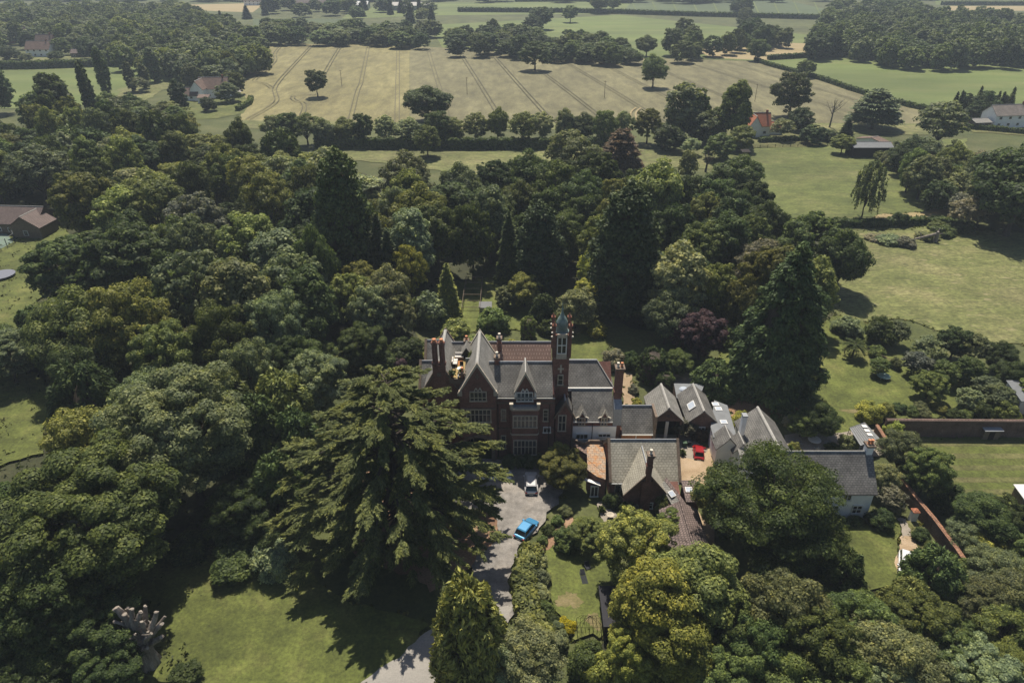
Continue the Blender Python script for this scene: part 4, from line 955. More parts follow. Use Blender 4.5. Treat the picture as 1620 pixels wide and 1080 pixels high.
stool(TXB - .5, 80.9, 'dark chair in the middle of the yellow roof terrace'); stool(TXA + .4, 80.2, 'dark chair on the roof terrace by the twin chimneys')
t = thing('terrace_table', (TXB - .6, 79.7, TZ + .02), 'round white table on the yellow roof terrace', 'table')
MB(WHITE).lathe([(.42, .68), (.44, .72), (.02, .725)], (0, 0, 0), 16).build('tabletop', t, local=True); MB(METAL).lathe([(.22, 0), (.05, .06), (.05, .68)], (0, 0, 0), 8).build('pedestal', t, local=True)
t = thing('terrace_rug', ((TXA + TXB) / 2, 82.3, TZ + .025), 'orange brown rug between the white sofas on the roof terrace', 'rug'); MB(plain('rug_orange', (.33, .15, .06), .9, .1)).box(-.5, .5, -.7, .7, 0, .02).build('weave', t, local=True)
planter(TXB - .3, 78.5, TZ + .02, .9, 'clay pot with a plant at the outer corner of the roof terrace', (.05, .08, .02)); planter(-5.7, 82.6, TZ, 1.2, 'tall leafy pot plant beside the glass balustrade', (.09, .11, .02))
planter(TXA + .3, 78.5, TZ + .02, .6, 'small pot plant beside the twin chimney stacks', (.05, .07, .02))
# ------------------------------------------------------------------ yard buildings
def rooflight(parent, c, n_up, w, h, frame=WHITE):
    """a rooflight lying on a slope: c centre, n_up = (dx,dy,dz) up-slope unit vector, horizontal axis derived"""
    u = np.array(n_up, float); u /= np.linalg.norm(u); hz = np.array([u[1], -u[0], 0.0]); 
    if np.linalg.norm(hz) < 1e-3: hz = np.array([1.0, 0, 0])
    hz /= np.linalg.norm(hz); nn = np.cross(hz, u); nn = nn if nn[2] > 0 else -nn; c = np.array(c, float)
    def slab(mb, w_, h_, a, b, mat):
        P = [c + hz * sx * w_ / 2 + u * sy * h_ / 2 for sx, sy in ((-1, -1), (1, -1), (1, 1), (-1, 1))]; mb.hexa([tuple(p + nn * a) for p in P], [tuple(p + nn * b) for p in P], mat)
    mb = MB(frame); slab(mb, w, h, -.05, .09, frame); o = mb.build('rooflight', parent); mb = MB(LIGHTGLASS); slab(mb, w * .8, h * .8, .05, .105, LIGHTGLASS); mb.build('pane', o)

# barn with the lichen roof
barn = thing('barn', (22.8, 84, 0), 'brick coach barn with pale lichened gable roof over a dark open front', 'barn')
XB, HB = 22.85, 2.2
mb = MB(BRICK_OLD); mb.box(XB - HB, XB + HB, 84.5, 87.3, 0, 3.7); mb.box(XB - HB, XB - HB + .3, 81, 84.499, 0, 3.7); mb.box(XB + HB - .3, XB + HB, 81, 84.499, 0, 3.7); gable_wall_y(mb, XB, HB - .01, 3.701, 3.72, 5.85, 81.05, 87.2, BRICK_OLD)
mb.lathe([(.3, 0), (.3, .05)], (XB, 81, 4.6), 8); mb.build('wall', barn)
mb = MB(SLATE_PALE); gable_roof_y(mb, XB, HB, 3.75, 5.9, 80.9, 87.4, SLATE_PALE, over=.25, coping=None, rw=.2); mb.build('roof', barn)
MB(WHITE).box(XB - .22, XB + .22, 80.95, 81.15, 0, 3.6).build('post', barn)
MB(DARK).box(XB - HB + .3, XB + HB - .3, 84.3, 84.49, 0, 3.65).build('doorway', barn)
# second barn
b2 = thing('barn', (28.2, 85, 0), 'brick barn with grey gable roof and rooflight beside the long felt roof', 'barn')
XB, HB = 28.1, 2.0
mb = MB(BRICK_OLD); gable_wall_y(mb, XB, HB, 0, 3.3, 5.1, 81.4, 88.3, BRICK_OLD); mb.build('wall', b2)
mb = MB(SLATE); gable_roof_y(mb, XB, HB, 3.35, 5.15, 81.2, 88.5, SLATE, over=.3, rw=.2); mb.build('roof', b2)
rooflight(b2, (XB - 1.15, 84.0, 4.4), (1.15, 0, 1.02), 1.6, 1.2)
window(b2, XB - .5, XB + .5, 1.2, 2.3, 81.4, 2, fmat=WHITE)
# felt roofed range
fr = thing('flat_roofed_range', (32, 84, 0), 'low range with a long dark grey felt roof and square rooflights', 'outbuilding')
P = [at_z(*q2(*p), 3.3) for p in ((965, 362), (1042, 392), (1094, 565), (962, 580), (945, 520))]
mb = MB(RENDER_WHITE); mb.prism_z([(x, y) for x, y in P], 0, 3.1); mb.build('wall', fr)
cx_, cy_ = sum(p[0] for p in P) / 5, sum(p[1] for p in P) / 5
mb = MB(FLATROOF); mb.prism_z([(cx_ + (x - cx_) * 1.05, cy_ + (y - cy_) * 1.04) for x, y in P], 3.101, 3.3); mb.build('roof', fr)
for p in ((972, 382), (990, 410), (1022, 490)):
    x, y = at_z(*q2(*p), 3.35); rooflight(fr, (x, y, 3.3), (0, 1, .001), 1.0, .9)
fr2 = thing('flat_roofed_range', (26, 88, 0), 'square grey felt roof with a domed light behind the two barns', 'outbuilding')
P = [at_z(*q2(*p), 3.2) for p in ((718, 256), (905, 260), (890, 300), (800, 345), (735, 345))]
mb = MB(BRICK_OLD); mb.prism_z(P, 0, 3.05); mb.build('wall', fr2); mb = MB(FLATROOF); mb.prism_z([(x, y) for x, y in P], 3.051, 3.22); mb.build('roof', fr2)
x, y = at_z(*q2(778, 290), 3.3); mb = MB(LIGHTGLASS); mb.lathe([(.75, 0), (.7, .12), (.45, .3), (.05, .38)], (x, y, 3.22), 14); mb.build('domed_light', fr2)
# tall gabled store along the lane
st = thing('gabled_store', (36, 77, 0), 'long grey slate roofed range with a tall pale chimney slab', 'outbuilding')
XB, HB = 36.0, 2.75
mb = MB(RENDER_WHITE); gable_wall_y(mb, XB, HB, 0, 3.0, 5.45, 71.9, 81.7, RENDER_WHITE); mb.build('wall', st)
mb = MB(SLATE_PALE); gable_roof_y(mb, XB, HB, 3.05, 5.5, 71.7, 81.9, SLATE, over=.25, rw=.22); mb.build('roof', st)
mb = MB(RENDER_WHITE); mb.box(32.75, 33.35, 78.3, 79.1, 0, 6.4); mb.box(32.7, 33.4, 78.25, 79.15, 6.401, 6.6, LEAD); mb.build('chimney', st)
rooflight(st, (XB + 1.4, 73.5, 4.25), (-1.4, 0, 1.25), 1.3, 1.0)
s2 = thing('gabled_store', (31, 76, 0), 'low outbuilding with two small grey gables beside the red car', 'outbuilding')
for XB, HB, y0, y1, zr in ((30.4, 1.55, 75.6, 78.4, 4.6), (32.1, 1.15, 74.8, 77.4, 4.2)):
    mb = MB(RENDER_WHITE); gable_wall_y(mb, XB, HB, 0, 2.9, zr, y0, y1, RENDER_WHITE); mb.build('wall', s2)
    mb = MB(SLATE); gable_roof_y(mb, XB, HB, 2.95, zr + .05, y0 - .15, y1 + .15, SLATE, over=.2, rw=.1); mb.build('roof', s2)
mb = MB(SLATE_PALE); mb.box(31.5, 34.6, 71.8, 74.6, 0, 2.9, RENDER_WHITE); mb.prism_x([(71.6, 2.92), (74.7, 3.6), (74.7, 3.75), (71.6, 3.06)], 31.3, 34.7); mb.build('lean_to_roof', s2)

# lodge in front of the house
lodge = thing('lodge', (17.5, 71, 0), 'brick lodge with broad pale lichened roof, front gable and tall chimney', 'house')
mb = MB(BRICK); gable_wall_x(mb, 72.35, 3.65, 0, 3.3, 6.9, 12.95, 22.0, BRICK); mb.build('wall', lodge)
mb = MB(SLATE_LICHEN); gable_roof_x(mb, 72.35, 3.65, 3.3, 6.9, 12.9, 22.1, SLATE_LICHEN, over=.3, coping=STONE_DARK, ridge=LEAD); mb.box(13, 22, 68.26, 68.38, 2.92, 3.05, WHITE); mb.build('roof', lodge)
XB, HB = 17.25, 2.65
mb = MB(BRICK); gable_wall_y(mb, XB, HB, 0, 3.0, 6.35, 66.6, 70, BRICK); mb.build('front_gable', lodge)
mb = MB(SLATE_LICHEN); gable_roof_y(mb, XB, HB, 3.0, 6.4, 66.35, 71.6, SLATE_LICHEN, over=.25, ridge=LEAD, rw=.1)
for sg in (-1, 1): mb.prism_y([(XB, 6.3), (XB + sg * (HB + .28), 2.6), (XB + sg * (HB + .28), 2.85), (XB, 6.62)], 66.2, 66.34, STONE_DARK)
mb.build('front_gable_roof', lodge)
mb = MB(BRICK); mb.box(XB - .65, XB + .65, 66.2, 66.595, 0, 5.2); mb.build('chimney_breast', lodge)
chimney(lodge, XB - .33, XB + .33, 66.05, 66.75, 5.201, 9.6, 1, potmat=POT_CREAM)
x0, x1, z0, z1 = face_rect(q2, 527, 985, 578, 1052, 66.6); window(lodge, x0, x1, max(.4, z0), z1, 66.6, 1, (.6,), fmat=WHITE)
window(lodge, 13.7, 14.3, 1.0, 2.4, 68.7, 1, (), fmat=STONE); window(lodge, 20.4, 21.4, 1.0, 2.4, 68.7, 2, (), fmat=STONE)
# crusted lean-to on its flank
P = [at_z(*q2(*p), 3.6) for p in ((188, 615), (302, 615), (302, 835), (245, 815), (190, 775))]
mb = MB(BRICK); mb.prism_z([(x, y) for x, y in P], 0, 3.3); mb.build('annexe_wall', lodge)
mb = MB(RUST); mb.hexa([(x, y, 3.301) for x, y in P], [(x, y, 3.42 + .0 * i) for i, (x, y) in enumerate(P)]); mb.build('annexe_roof', lodge)
a, b, c, d = [at_z(*q2(*p), 3.9) for p in ((95, 590), (172, 618), (205, 600), (310, 603))]
mb = MB(STONE_DARK)
for (u, v) in ((a, b), (b, c), (c, d)):
    L = sqrt((v[0] - u[0]) ** 2 + (v[1] - u[1]) ** 2); nx, ny = -(v[1] - u[1]) / L * .14, (v[0] - u[0]) / L * .14
    mb.prism_z([(u[0] + nx, u[1] + ny), (v[0] + nx, v[1] + ny), (v[0] - nx, v[1] - ny), (u[0] - nx, u[1] - ny)], 0, 3.9)
mb.build('parapet', lodge)
P = [at_z(*q2(*p), 3.4) for p in ((98, 597), (172, 626), (187, 612), (188, 690), (110, 640))]; mb = MB(TILE_BROWN); mb.prism_z(P, 3.2, 3.4); mb.prism_z([(x, y) for x, y in P], 0, 3.199, BRICK); mb.build('passage_roof', lodge)
pc = at_z(*q2(222, 862), 2.6); mb = MB(WHITE); mb.prism_z([(pc[0] - 1.1, pc[1] + .6), (pc[0] + 1.0, pc[1] - .5), (pc[0] + 1.0, pc[1] + .1), (pc[0] - 1.0, pc[1] + 1.1)], 2.45, 2.55); mb.build('door_canopy', lodge)
x0, x1, z0, z1 = face_rect(q2, 215, 885, 250, 942, 69.0); window(lodge, x0, x1, z0, z1, 69.05, 2, (), fmat=WHITE)
# small roofs beyond the front gable
mb = MB(BRICK); mb.prism_x([(64.6, 0), (68.2, 0), (68.2, 3.5), (64.6, 2.2)], 20.0, 21.7, BRICK); mb.build('lean_to_wall', lodge)
mb = MB(TILE_PURPLE); mb.hexa([(19.85, 68.0, 3.75), (21.9, 64.2, 2.4), (22.2, 65.2, 2.4), (20.2, 68.6, 3.75)], [(19.85, 68.0, 3.9), (21.9, 64.2, 2.55), (22.2, 65.2, 2.55), (20.2, 68.6, 3.9)])
mb.hexa([(19.3, 67.4, 3.4), (20.6, 63.9, 2.3), (21.9, 64.19, 2.35), (19.85, 67.99, 3.7)], [(19.3, 67.4, 3.55), (20.6, 63.9, 2.45), (21.9, 64.19, 2.5), (19.85, 67.99, 3.85)], SLATE_PALE)
mb.build('lean_to_roof', lodge); rooflight(lodge, (20.5, 66.1, 3.25), (-.55, 1.0, .35), .8, .9)
mb = MB(TILE_PURPLE); mb.box(22.3, 24.0, 65.4, 68.3, 0, 2.6, BRICK); mb.prism_x([(65.2, 2.62), (68.5, 3.3), (68.5, 3.44), (65.2, 2.76)], 22.2, 24.1); mb.build('side_porch', lodge); rooflight(lodge, (22.9, 67.0, 3.15), (0, 1, .2), .9, .8)

shed = thing('garden_shed', (21, 60, 0), 'long low shed with purple brown tiled roof ending beside the gravel lane', 'shed')
XB, HB = 21.0, 2.15
mb = MB(DARK); gable_wall_y(mb, XB, HB, 0, 2.5, 3.7, 57.0, 64.0, DARK); mb.build('wall', shed)
mb = MB(TILE_PURPLE); gable_roof_y(mb, XB, HB, 2.5, 3.75, 56.75, 64.1, TILE_PURPLE, over=.3, ridge=TILE_PURPLE, rw=.1); mb.build('roof', shed)
rooflight(shed, (XB - 1.2, 63.0, 3.2), (1.2, 0, .72), .8, .7)
MB(TIMBER).box(XB - 1.6, XB + 1.6, 56.94, 56.99, .1, 2.2).build('door', shed)

# white cottage
cot = thing('white_cottage', (40, 67, 0), 'white rendered cottage with dark slate roof half hidden by the layered tree', 'house')
mb = MB(RENDER_WHITE); gable_wall_x(mb, 68.6, 3.5, 0, 4.5, 7.9, 31.0, 45.8, RENDER_WHITE); mb.build('wall', cot)
mb = MB(SLATE); gable_roof_x(mb, 68.6, 3.5, 4.45, 7.95, 30.8, 46.1, SLATE, over=.3, ridge=RIDGE); mb.build('roof', cot)
chimney(cot, 45.2, 46.0, 68.3, 69.2, 5, 9.3, 2, mat=RENDER_WHITE)
for x in (41.2, 44.2, 37.5): window(cot, x - .55, x + .55, 1.0, 2.2, 65.1, 2, (.5,), fmat=WHITE); 
for x in (39, 42.5): window(cot, x - .45, x + .45, 3.2, 4.1, 65.1, 2, (), fmat=WHITE)
MB(DARK).box(39.2, 40.1, 65.03, 65.09, .05, 2.1).build('door', cot)

# glazed lean-to behind the cottage
gh = thing('greenhouse', (44, 76, 0), 'ribbed glazed lean-to roof beside the orange coped wall', 'greenhouse')
P = [at_z(*q4(*p), 2.6) for p in ((1020, 218), (1110, 186), (1200, 282), (1086, 326))]
mb = MB(METAL)
for (u, v) in list(zip(P, P[1:] + P[:1])): mb.tube([(u[0], u[1], 2.6), (v[0], v[1], 2.6)], [.05, .05], 5)
for k in range(1, 9):
    t = k / 9; a = [P[0][i] * (1 - t) + P[1][i] * t for i in (0, 1)]; b = [P[3][i] * (1 - t) + P[2][i] * t for i in (0, 1)]; mb.tube([(a[0], a[1], 2.62), (b[0], b[1], 2.62)], [.04, .04], 4)
for p in P: mb.tube([(p[0], p[1], 0), (p[0], p[1], 2.6)], [.05, .05], 5)
mb.build('frame', gh)
mb = MB(plain('ribbed_glazing', (.20, .205, .205), .35, .5)); mb.hexa([(x, y, 2.52) for x, y in P], [(x, y, 2.57) for x, y in P]); mb.build('pane', gh)
mb = MB(LIGHTGLASS)
for t, s in ((.8, .2), (.75, .45), (.72, .68)):
    a = [(P[0][i] * (1 - t) + P[1][i] * t) * (1 - s) + (P[3][i] * (1 - t) + P[2][i] * t) * s for i in (0, 1)]; mb2 = MB(WHITE); mb2.prism_z([(a[0] - .35, a[1] - .25), (a[0] + .35, a[1] - .35), (a[0] + .35, a[1] + .3), (a[0] - .35, a[1] + .35)], 2.65, 2.72); mb2.build('vent', gh)

# walls and gate pillar
def wall_run(name, pts, h, w, label, mat, cope, cat='wall'):
    mb = MB(mat); cp = MB(cope)
    for (a, b) in zip(pts, pts[1:]):
        L = sqrt((b[0] - a[0]) ** 2 + (b[1] - a[1]) ** 2); nx, ny = -(b[1] - a[1]) / L, (b[0] - a[0]) / L
        k = w / 2; mb.prism_z([(a[0] + nx * k, a[1] + ny * k), (b[0] + nx * k, b[1] + ny * k), (b[0] - nx * k, b[1] - ny * k), (a[0] - nx * k, a[1] - ny * k)], 0, h)
        k = w / 2 + .07; A = [(a[0] + nx * k, a[1] + ny * k), (b[0] + nx * k, b[1] + ny * k), (b[0] - nx * k, b[1] - ny * k), (a[0] - nx * k, a[1] - ny * k)]; B = [(a[0], a[1]), (b[0], b[1])]
        cp.hexa([(x, y, h + .002) for x, y in A], [(x, y, h + .1) for x, y in A]); z = h + .24
        cp.poly([(*A[0], h + .1), (*A[1], h + .1), (*B[1], z), (*B[0], z)]); cp.poly([(*A[2], h + .1), (*A[3], h + .1), (*B[0], z), (*B[1], z)]); cp.poly([(*A[1], h + .1), (*A[2], h + .1), (*B[1], z)]); cp.poly([(*A[3], h + .1), (*A[0], h + .1), (*B[0], z)])
    o = thing(name, (pts[0][0], pts[0][1], 0), label, cat); mb.build('brickwork', o); cp.build('coping', o); return o
wy = at_z(1500, 690.5)[1]
wall_run('garden_wall', [(at_z(1393, 690)[0], wy), (105, wy - .6)], 3.1, .45, 'long weathered brick garden wall with a flat coping beyond the walled lawn', BRICK_OLD, TILE_BROWN)
wall_run('garden_wall', [at_z(*p, 2.2) for p in ((1388, 671), (1411, 707))], 2.0, .4, 'short wall with orange coping beside the glazed lean-to', BRICK_OLD, COPING_ORANGE)
wall_run('garden_wall', [at_z(*p, 2.2) for p in ((1425, 752), (1448, 782), (1481, 821), (1515, 866), (1549, 916), (1566, 945))], 2.0, .4, 'slanting garden wall with orange tile coping below the cottage drive', BRICK_OLD, COPING_ORANGE)
gx, gy = at_z(1442, 824); t = thing('gate_pillar', (gx, gy, 0), 'white gate pillar with an orange tile cap at the end of the gravel path', 'pillar')
MB(RENDER_WHITE).box(-.35, .35, -.35, .35, 0, 1.75).build('shaft', t, local=True); MB(TILE_ORANGE).lathe([(.62, 0), (.62, .1), (.1, .35)], (0, 0, 1.752), 4).build('cap', t, local=True)

def hut(name, px, pyb, w, d, h, rise, wm, rm, label, cat='shed', rz=0.0, door=True):
    x, y = at_z(px, pyb); t = thing(name, (x, y, 0), label, cat, rz=rz)
    MB(wm).prism_x([(0, 0), (d, 0), (d, h + rise), (0, h)], -w / 2, w / 2).build('wall', t, local=True)
    MB(rm).prism_x([(-.25, h - rise * .25 / d + .02), (d + .2, h + rise * (1 + .2 / d) + .02), (d + .2, h + rise * (1 + .2 / d) + .12), (-.25, h - rise * .25 / d + .12)], -w / 2 - .2, w / 2 + .2).build('roof', t, local=True)
    if door: MB(DARK).box(-.4, .4, -.06, -.002, .05, min(1.9, h * .85)).build('door', t, local=True)
    return t
hut('garden_kiosk', 1565, 697, 2.4, 1.5, 1.9, .25, TIMBER, LEAD, 'small timber hut with pale flat roof in front of the brick garden wall')
hut('white_shed', 1632, 806, 3.4, 2.0, 2.0, .3, TIMBER, WHITE, 'pale roofed shed at the edge of the walled lawn')
hut('white_shed', 1634, 655, 5.5, 4.0, 2.6, .9, WHITE, FLATROOF, 'white walled shed with grey roof beyond the orchard shrubs')
hut('compost_shed', 970, 1008, 2.0, 4.6, 2.0, .3, DARK, plain('dark_felt', (.03, .03, .036), .8, .2), 'narrow shed with dark felt roof along the edge of the front garden lawn')
hut('tumbledown_shed', 1565, 1012, 4.2, 1.8, 1.6, .2, TIMBER, surf('mossy_sheet', [(.18, .16, .13), (.40, .37, .31)], .8, 5), 'low shed with a patchy pale sheet roof among the shrubs', rz=radians(-8))
hut('shelter', 470, 600, 2.2, 2.0, 2.0, .4, DARK, plain('blue_felt', (.10, .12, .17), .6, .3), 'small dark hut with blue grey roof in deep shade among trees')
hut('white_canopy', 768, 496, 2.2, 1.3, 1.4, .4, METAL, plain('grey_sheet', (.17, .175, .18), .7, .2), 'pale sheeted shelter in the kitchen garden behind the manor', door=False)
# fruit cage in the kitchen garden
x, y = at_z(745, 500); t = thing('fruit_cage', (x, y, 0), 'rows of pale poles and rails in the kitchen garden behind the manor', 'frame'); mb = MB(TIMBER)
for j in range(6):
    yy = j * 2.9
    for xx in (-1.8, 1.8): mb.tube([(xx, yy, 0), (xx, yy, 2.0)], [.07, .07], 5)
    mb.tube([(-1.8, yy, 2.0), (1.8, yy, 2.0)], [.07, .07], 5)
for xx in (-1.8, 1.8): mb.tube([(xx, 0, 2.02), (xx, 14.5, 2.02)], [.05, .05], 5)
mb.build('frame', t, local=True)

# ------------------------------------------------------------------ outlying buildings
def house(name, px, pyb, w, d, he, hr, wm, rm, label, cat='house', rz=0.0, nwin=3, floors=2, chim=True, wing=None, hip=False):
    x, y = at_z(px, pyb); t = thing(name, (x, y, 0), label, cat, rz=rz); yc = d / 2
    mb = MB(wm); gable_wall_x(mb, yc, d / 2, 0, he, hr, -w / 2, w / 2, wm); mb.build('wall', t, local=True)
    mb = MB(rm); gable_roof_x(mb, yc, d / 2, he, hr, -w / 2 - .3, w / 2 + .3, rm, over=.35, ridge=RIDGE); mb.build('roof', t, local=True)
    for f in range(floors):
        for k in range(nwin):
            xx = -w / 2 + w * (k + .5) / nwin; z = 1.0 + f * 2.6
            if z + 1.1 > he: continue
            fr_ = MB(WHITE).box(xx - .65, xx + .65, -.08, -.001, z, z + 1.15).build('window', t, local=True); MB(GLASS).box(xx - .52, xx + .52, -.1, -.081, z + .12, z + 1.03).build('pane', fr_, local=True)
    if chim: MB(BRICK_RED).box(w * .3, w * .3 + .7, yc - .4, yc + .4, hr - 1, hr + 1.2).build('chimney', t, local=True)
    if wing:
        wx, ww, wd, wh, wr = wing; mb = MB(wm); gable_wall_y(mb, wx, ww / 2, 0, wh, wr, -wd, yc, wm); mb.build('wing_wall', t, local=True)
        mb = MB(rm); gable_roof_y(mb, wx, ww / 2, wh, wr, -wd - .3, yc, rm, over=.3); mb.build('wing_roof', t, local=True)
        fr_ = MB(WHITE).box(wx - .6, wx + .6, -wd - .08, -wd - .001, 1, 2.3).build('window', t, local=True); MB(GLASS).box(wx - .45, wx + .45, -wd - .1, -wd - .081, 1.1, 2.2).build('pane', fr_, local=True)
    return t
house('farmhouse', 338, 156, 14, 9, 4.6, 9.0, RENDER_WHITE, TILE_BROWN, 'brown tiled farmhouse with a white front wing at the wheat field corner', nwin=4, wing=(-5.5, 6, 5, 5.0, 8.6))
hut('farm_lean_to', 322, 164, 5, 3, 2.6, .8, RENDER_WHITE, TILE_BROWN, 'white fronted lean-to at the foot of the farmhouse wing')
house('garden_store', 304, 160, 6, 6, 2.6, 5.5, RENDER_WHITE, TILE_BROWN, 'small white store with brown roof at the side of the farmhouse', nwin=1, floors=1, chim=False)
house('roadside_cottage', 1200, 216, 8, 6, 4.2, 8.2, RENDER_WHITE, TILE_ORANGE, 'white cottage with a bright orange tiled roof among trees', nwin=2, wing=(-2.5, 4.5, 2.0, 4.4, 7.8), floors=1)
house('cottage_extension', 1222, 214, 7, 5, 2.6, 4.6, RENDER_WHITE, TILE_ORANGE, 'low orange roofed extension beside the orange roofed cottage', nwin=2, floors=1, chim=False)
house('detached_house', 1600, 203, 17, 8, 5.2, 8.4, RENDER_WHITE, coursed('tile_grey_brown', (.21, .185, .165), (.25, .22, .195), (.12, .1, .09), .5, .4, .1), 'white upper floored detached house with a long grey brown roof beside a conifer screen', nwin=4, rz=radians(8))
house('brick_garage', 1553, 205, 7, 6, 2.7, 3.6, BRICK_OLD, SLATE_PALE, 'low brick garage with pale roof beside the detached house', nwin=1, floors=1, chim=False, rz=radians(8))
house('black_barn', 1378, 250, 13.5, 6, 3.6, 4.6, DARK, FLATROOF, 'black boarded barn with a pale metal roof at the edge of the paddock', nwin=0, floors=0, chim=False)
house('stable_block', 1402, 240, 4, 11, 2.8, 4.0, RENDER_WHITE, TILE_BROWN, 'white stable row beside the black barn', nwin=1, floors=1, chim=False, rz=radians(35))
house('club_house', 20, 372, 15, 8, 3.2, 6.2, TIMBER, TILE_PURPLE, 'long low club house with brown tiled roof behind the tennis court', nwin=5, floors=1, chim=False, wing=(6.0, 8.0, 2.5, 3.2, 5.8), rz=radians(-4))
house('far_house', 62, 91, 16, 9, 5, 9.5, RENDER_WHITE, TILE_BROWN, 'white walled house with brown roof at the foot of the far wood', nwin=4)
house('far_house', 72, 80, 12, 8, 5, 10, BRICK_RED, TILE_BROWN, 'brick house with steep brown roof glimpsed in the far wood', nwin=3)
house('far_house', 30, 68, 16, 9, 5, 10, BRICK_RED, TILE_BROWN, 'brown roofed house half lost in the far wood', nwin=3)
house('far_house', 125, 92, 10, 6, 3, 5, TIMBER, TILE_PURPLE, 'low dark roofed outbuilding beside the far wood', nwin=2, floors=1, chim=False)
house('far_house', 405, 9, 30, 12, 5, 11, RENDER_WHITE, TILE_BROWN, 'pale house in the hamlet beyond the far pasture', nwin=6)
house('far_barn', 485, 12, 55, 22, 5, 13, DARK, TILE_PURPLE, 'broad dark roofed barn in the hamlet beyond the far pasture', nwin=0, floors=0, chim=False)
house('far_barn', 548, 15, 50, 20, 4.5, 8, METAL, LEAD, 'long pale metal barn beside the hamlet', nwin=0, floors=0, chim=False)
house('far_barn', 540, 6, 60, 20, 4.5, 8, METAL, LEAD, 'second pale metal barn standing behind the long one', nwin=0, floors=0, chim=False)
house('far_barn', 640, 17, 60, 22, 5, 8, METAL, RIDGE, 'pale metal roofed shed standing alone by the far hedge', nwin=0, floors=0, chim=False)
hut('field_shelter', 1179, 252, 2.6, 2.4, 2.4, .3, DARK, DARK, 'small black field shelter beside the paddock fence')
hut('dark_hut', 883, 446, 2.4, 2.0, 1.6, .3, DARK, FLATROOF, 'small grey roofed hut under trees behind the tower')
# ------------------------------------------------------------------ vehicles and small things
def car(name, paint, pa, pb, L, W, H, label, style='hatch', hood=.24):
    """pa, pb: photo pixels on the ground under the tail and under the nose"""
    a, b = at_z(*pa), at_z(*pb); cx, cy = (a[0] + b[0]) / 2, (a[1] + b[1]) / 2; rz = atan2(b[1] - a[1], b[0] - a[0])
    t = thing(name, (cx, cy, 0), label, 'car', rz=rz)
    x0, x1 = -L / 2, L / 2; hb = H * .56; cl = .28
    # lower body: lofted sections along the length (half width, bottom, shoulder height)
    secs = [(x0, .80, .42, hb * .82), (x0 + .12, .92, .3, hb * .97), (x0 + L * .2, 1.0, .22, hb), (0, 1.0, .2, hb), (x1 - L * hood, 1.0, .22, hb * .97), (x1 - L * .1, .95, .26, hb * .86), (x1 - .1, .84, .32, hb * .72), (x1, .70, .42, hb * .6)]
    def ring(x, k, zb, zt): w = W / 2 * k; return [(x, -w * .94, zb), (x, -w, zb + (zt - zb) * .45), (x, -w * .97, zt - .06), (x, -w * .84, zt), (x, w * .84, zt), (x, w * .97, zt - .06), (x, w, zb + (zt - zb) * .45), (x, w * .94, zb)]
    mb = MB(paint); R = [ring(*s) for s in secs]
    for r0, r1 in zip(R, R[1:]):
        for k in range(8): j = (k + 1) % 8; mb.poly([r0[k], r1[k], r1[j], r0[j]], paint, k != 7)
    mb.poly(R[0], paint); mb.poly(R[-1][::-1], paint); mb.build('body', t, local=True)
    # greenhouse
    ra, rb = (x0 + .28, x0 + .62), (x1 - L * hood - .02, x1 - L * hood - .75)
    if style == 'suv': ra = (x0 + .16, x0 + .40)
    wb, wt = W * .425, W * .345; zt = H - .05
    B = [(ra[0], -wb, hb - .02), (rb[0], -wb, hb - .04), (rb[0], wb, hb - .04), (ra[0], wb, hb - .02)]; Tt = [(ra[1], -wt, zt), (rb[1], -wt, zt), (rb[1], wt, zt), (ra[1], wt, zt)]
    MB(GLASS).hexa(B, Tt).build('glazing', t, local=True)
    mb = MB(paint); e = .05
    mb.hexa([(ra[1] - e, -wt - e, zt - .02), (rb[1] + e, -wt - e, zt - .02), (rb[1] + e, wt + e, zt - .02), (ra[1] - e, wt + e, zt - .02)], [(ra[1] + .1, -wt + .06, zt + .06), (rb[1] - .15, -wt + .06, zt + .06), (rb[1] - .15, wt - .06, zt + .06), (ra[1] + .1, wt - .06, zt + .06)])
    for sy in (-1, 1):
        for f in (0, .45, 1):
            p = [B[0][0] + (B[1][0] - B[0][0]) * f, sy * wb, hb - .02]; q = [Tt[0][0] + (Tt[1][0] - Tt[0][0]) * f, sy * wt, zt]; mb.tube([tuple(p), tuple(q)], [.045, .04], 5)
    if style == 'suv':
        for sy in (-1, 1): mb.tube([(ra[1] + .1, sy * (wt - .08), zt + .1), (rb[1] - .3, sy * (wt - .08), zt + .1)], [.03, .03], 5, METAL)
    mb.build('roof', t, local=True)
    for sx in (x0 + L * .19, x1 - L * .19):
        for sy in (-1, 1):
            yy = sy * (W / 2 - .1); m = MB(RUBBER); m.tube([(sx, yy - .11, .33), (sx, yy + .11, .33)], [.33, .33], 16); w = m.build('wheel', t, local=True)
            m = MB(METAL); m.tube([(sx, yy + sy * .08, .33), (sx, yy + sy * .125, .33)], [.2, .17], 10); m.build('rim', w, local=True)
    for sy in (-1, 1):
        MB(LENSRED).box(x0 - .02, x0 + .1, sy * W * .36 - .14, sy * W * .36 + .14, hb * .62, hb * .86).build('tail_lamp', t, local=True)
        MB(LENS).box(x1 - .22, x1 - .03, sy * W * .31 - .16, sy * W * .31 + .16, hb * .5, hb * .66).build('headlight', t, local=True)
        MB(paint).box(x1 - L * hood - .35, x1 - L * hood - .15, sy * (W / 2 + .08) - .1, sy * (W / 2 + .08) + .1, hb - .02, hb + .14).build('wing_mirror', t, local=True)
    MB(PLASTIC).box(x0 - .06, x0 + .06, -W * .36, W * .36, .35, .5).build('bumper', t, local=True)
    MB(WHITE).box(x0 - .075, x0 - .061, -.26, .26, .52 - .14, .52 - .03).build('number_plate', t, local=True)
    return t
car('parked_car', SILVER, (840.5, 783), (840, 754), 4.4, 1.86, 1.68, 'silver white estate car with roof rails parked facing the manor front', 'suv')
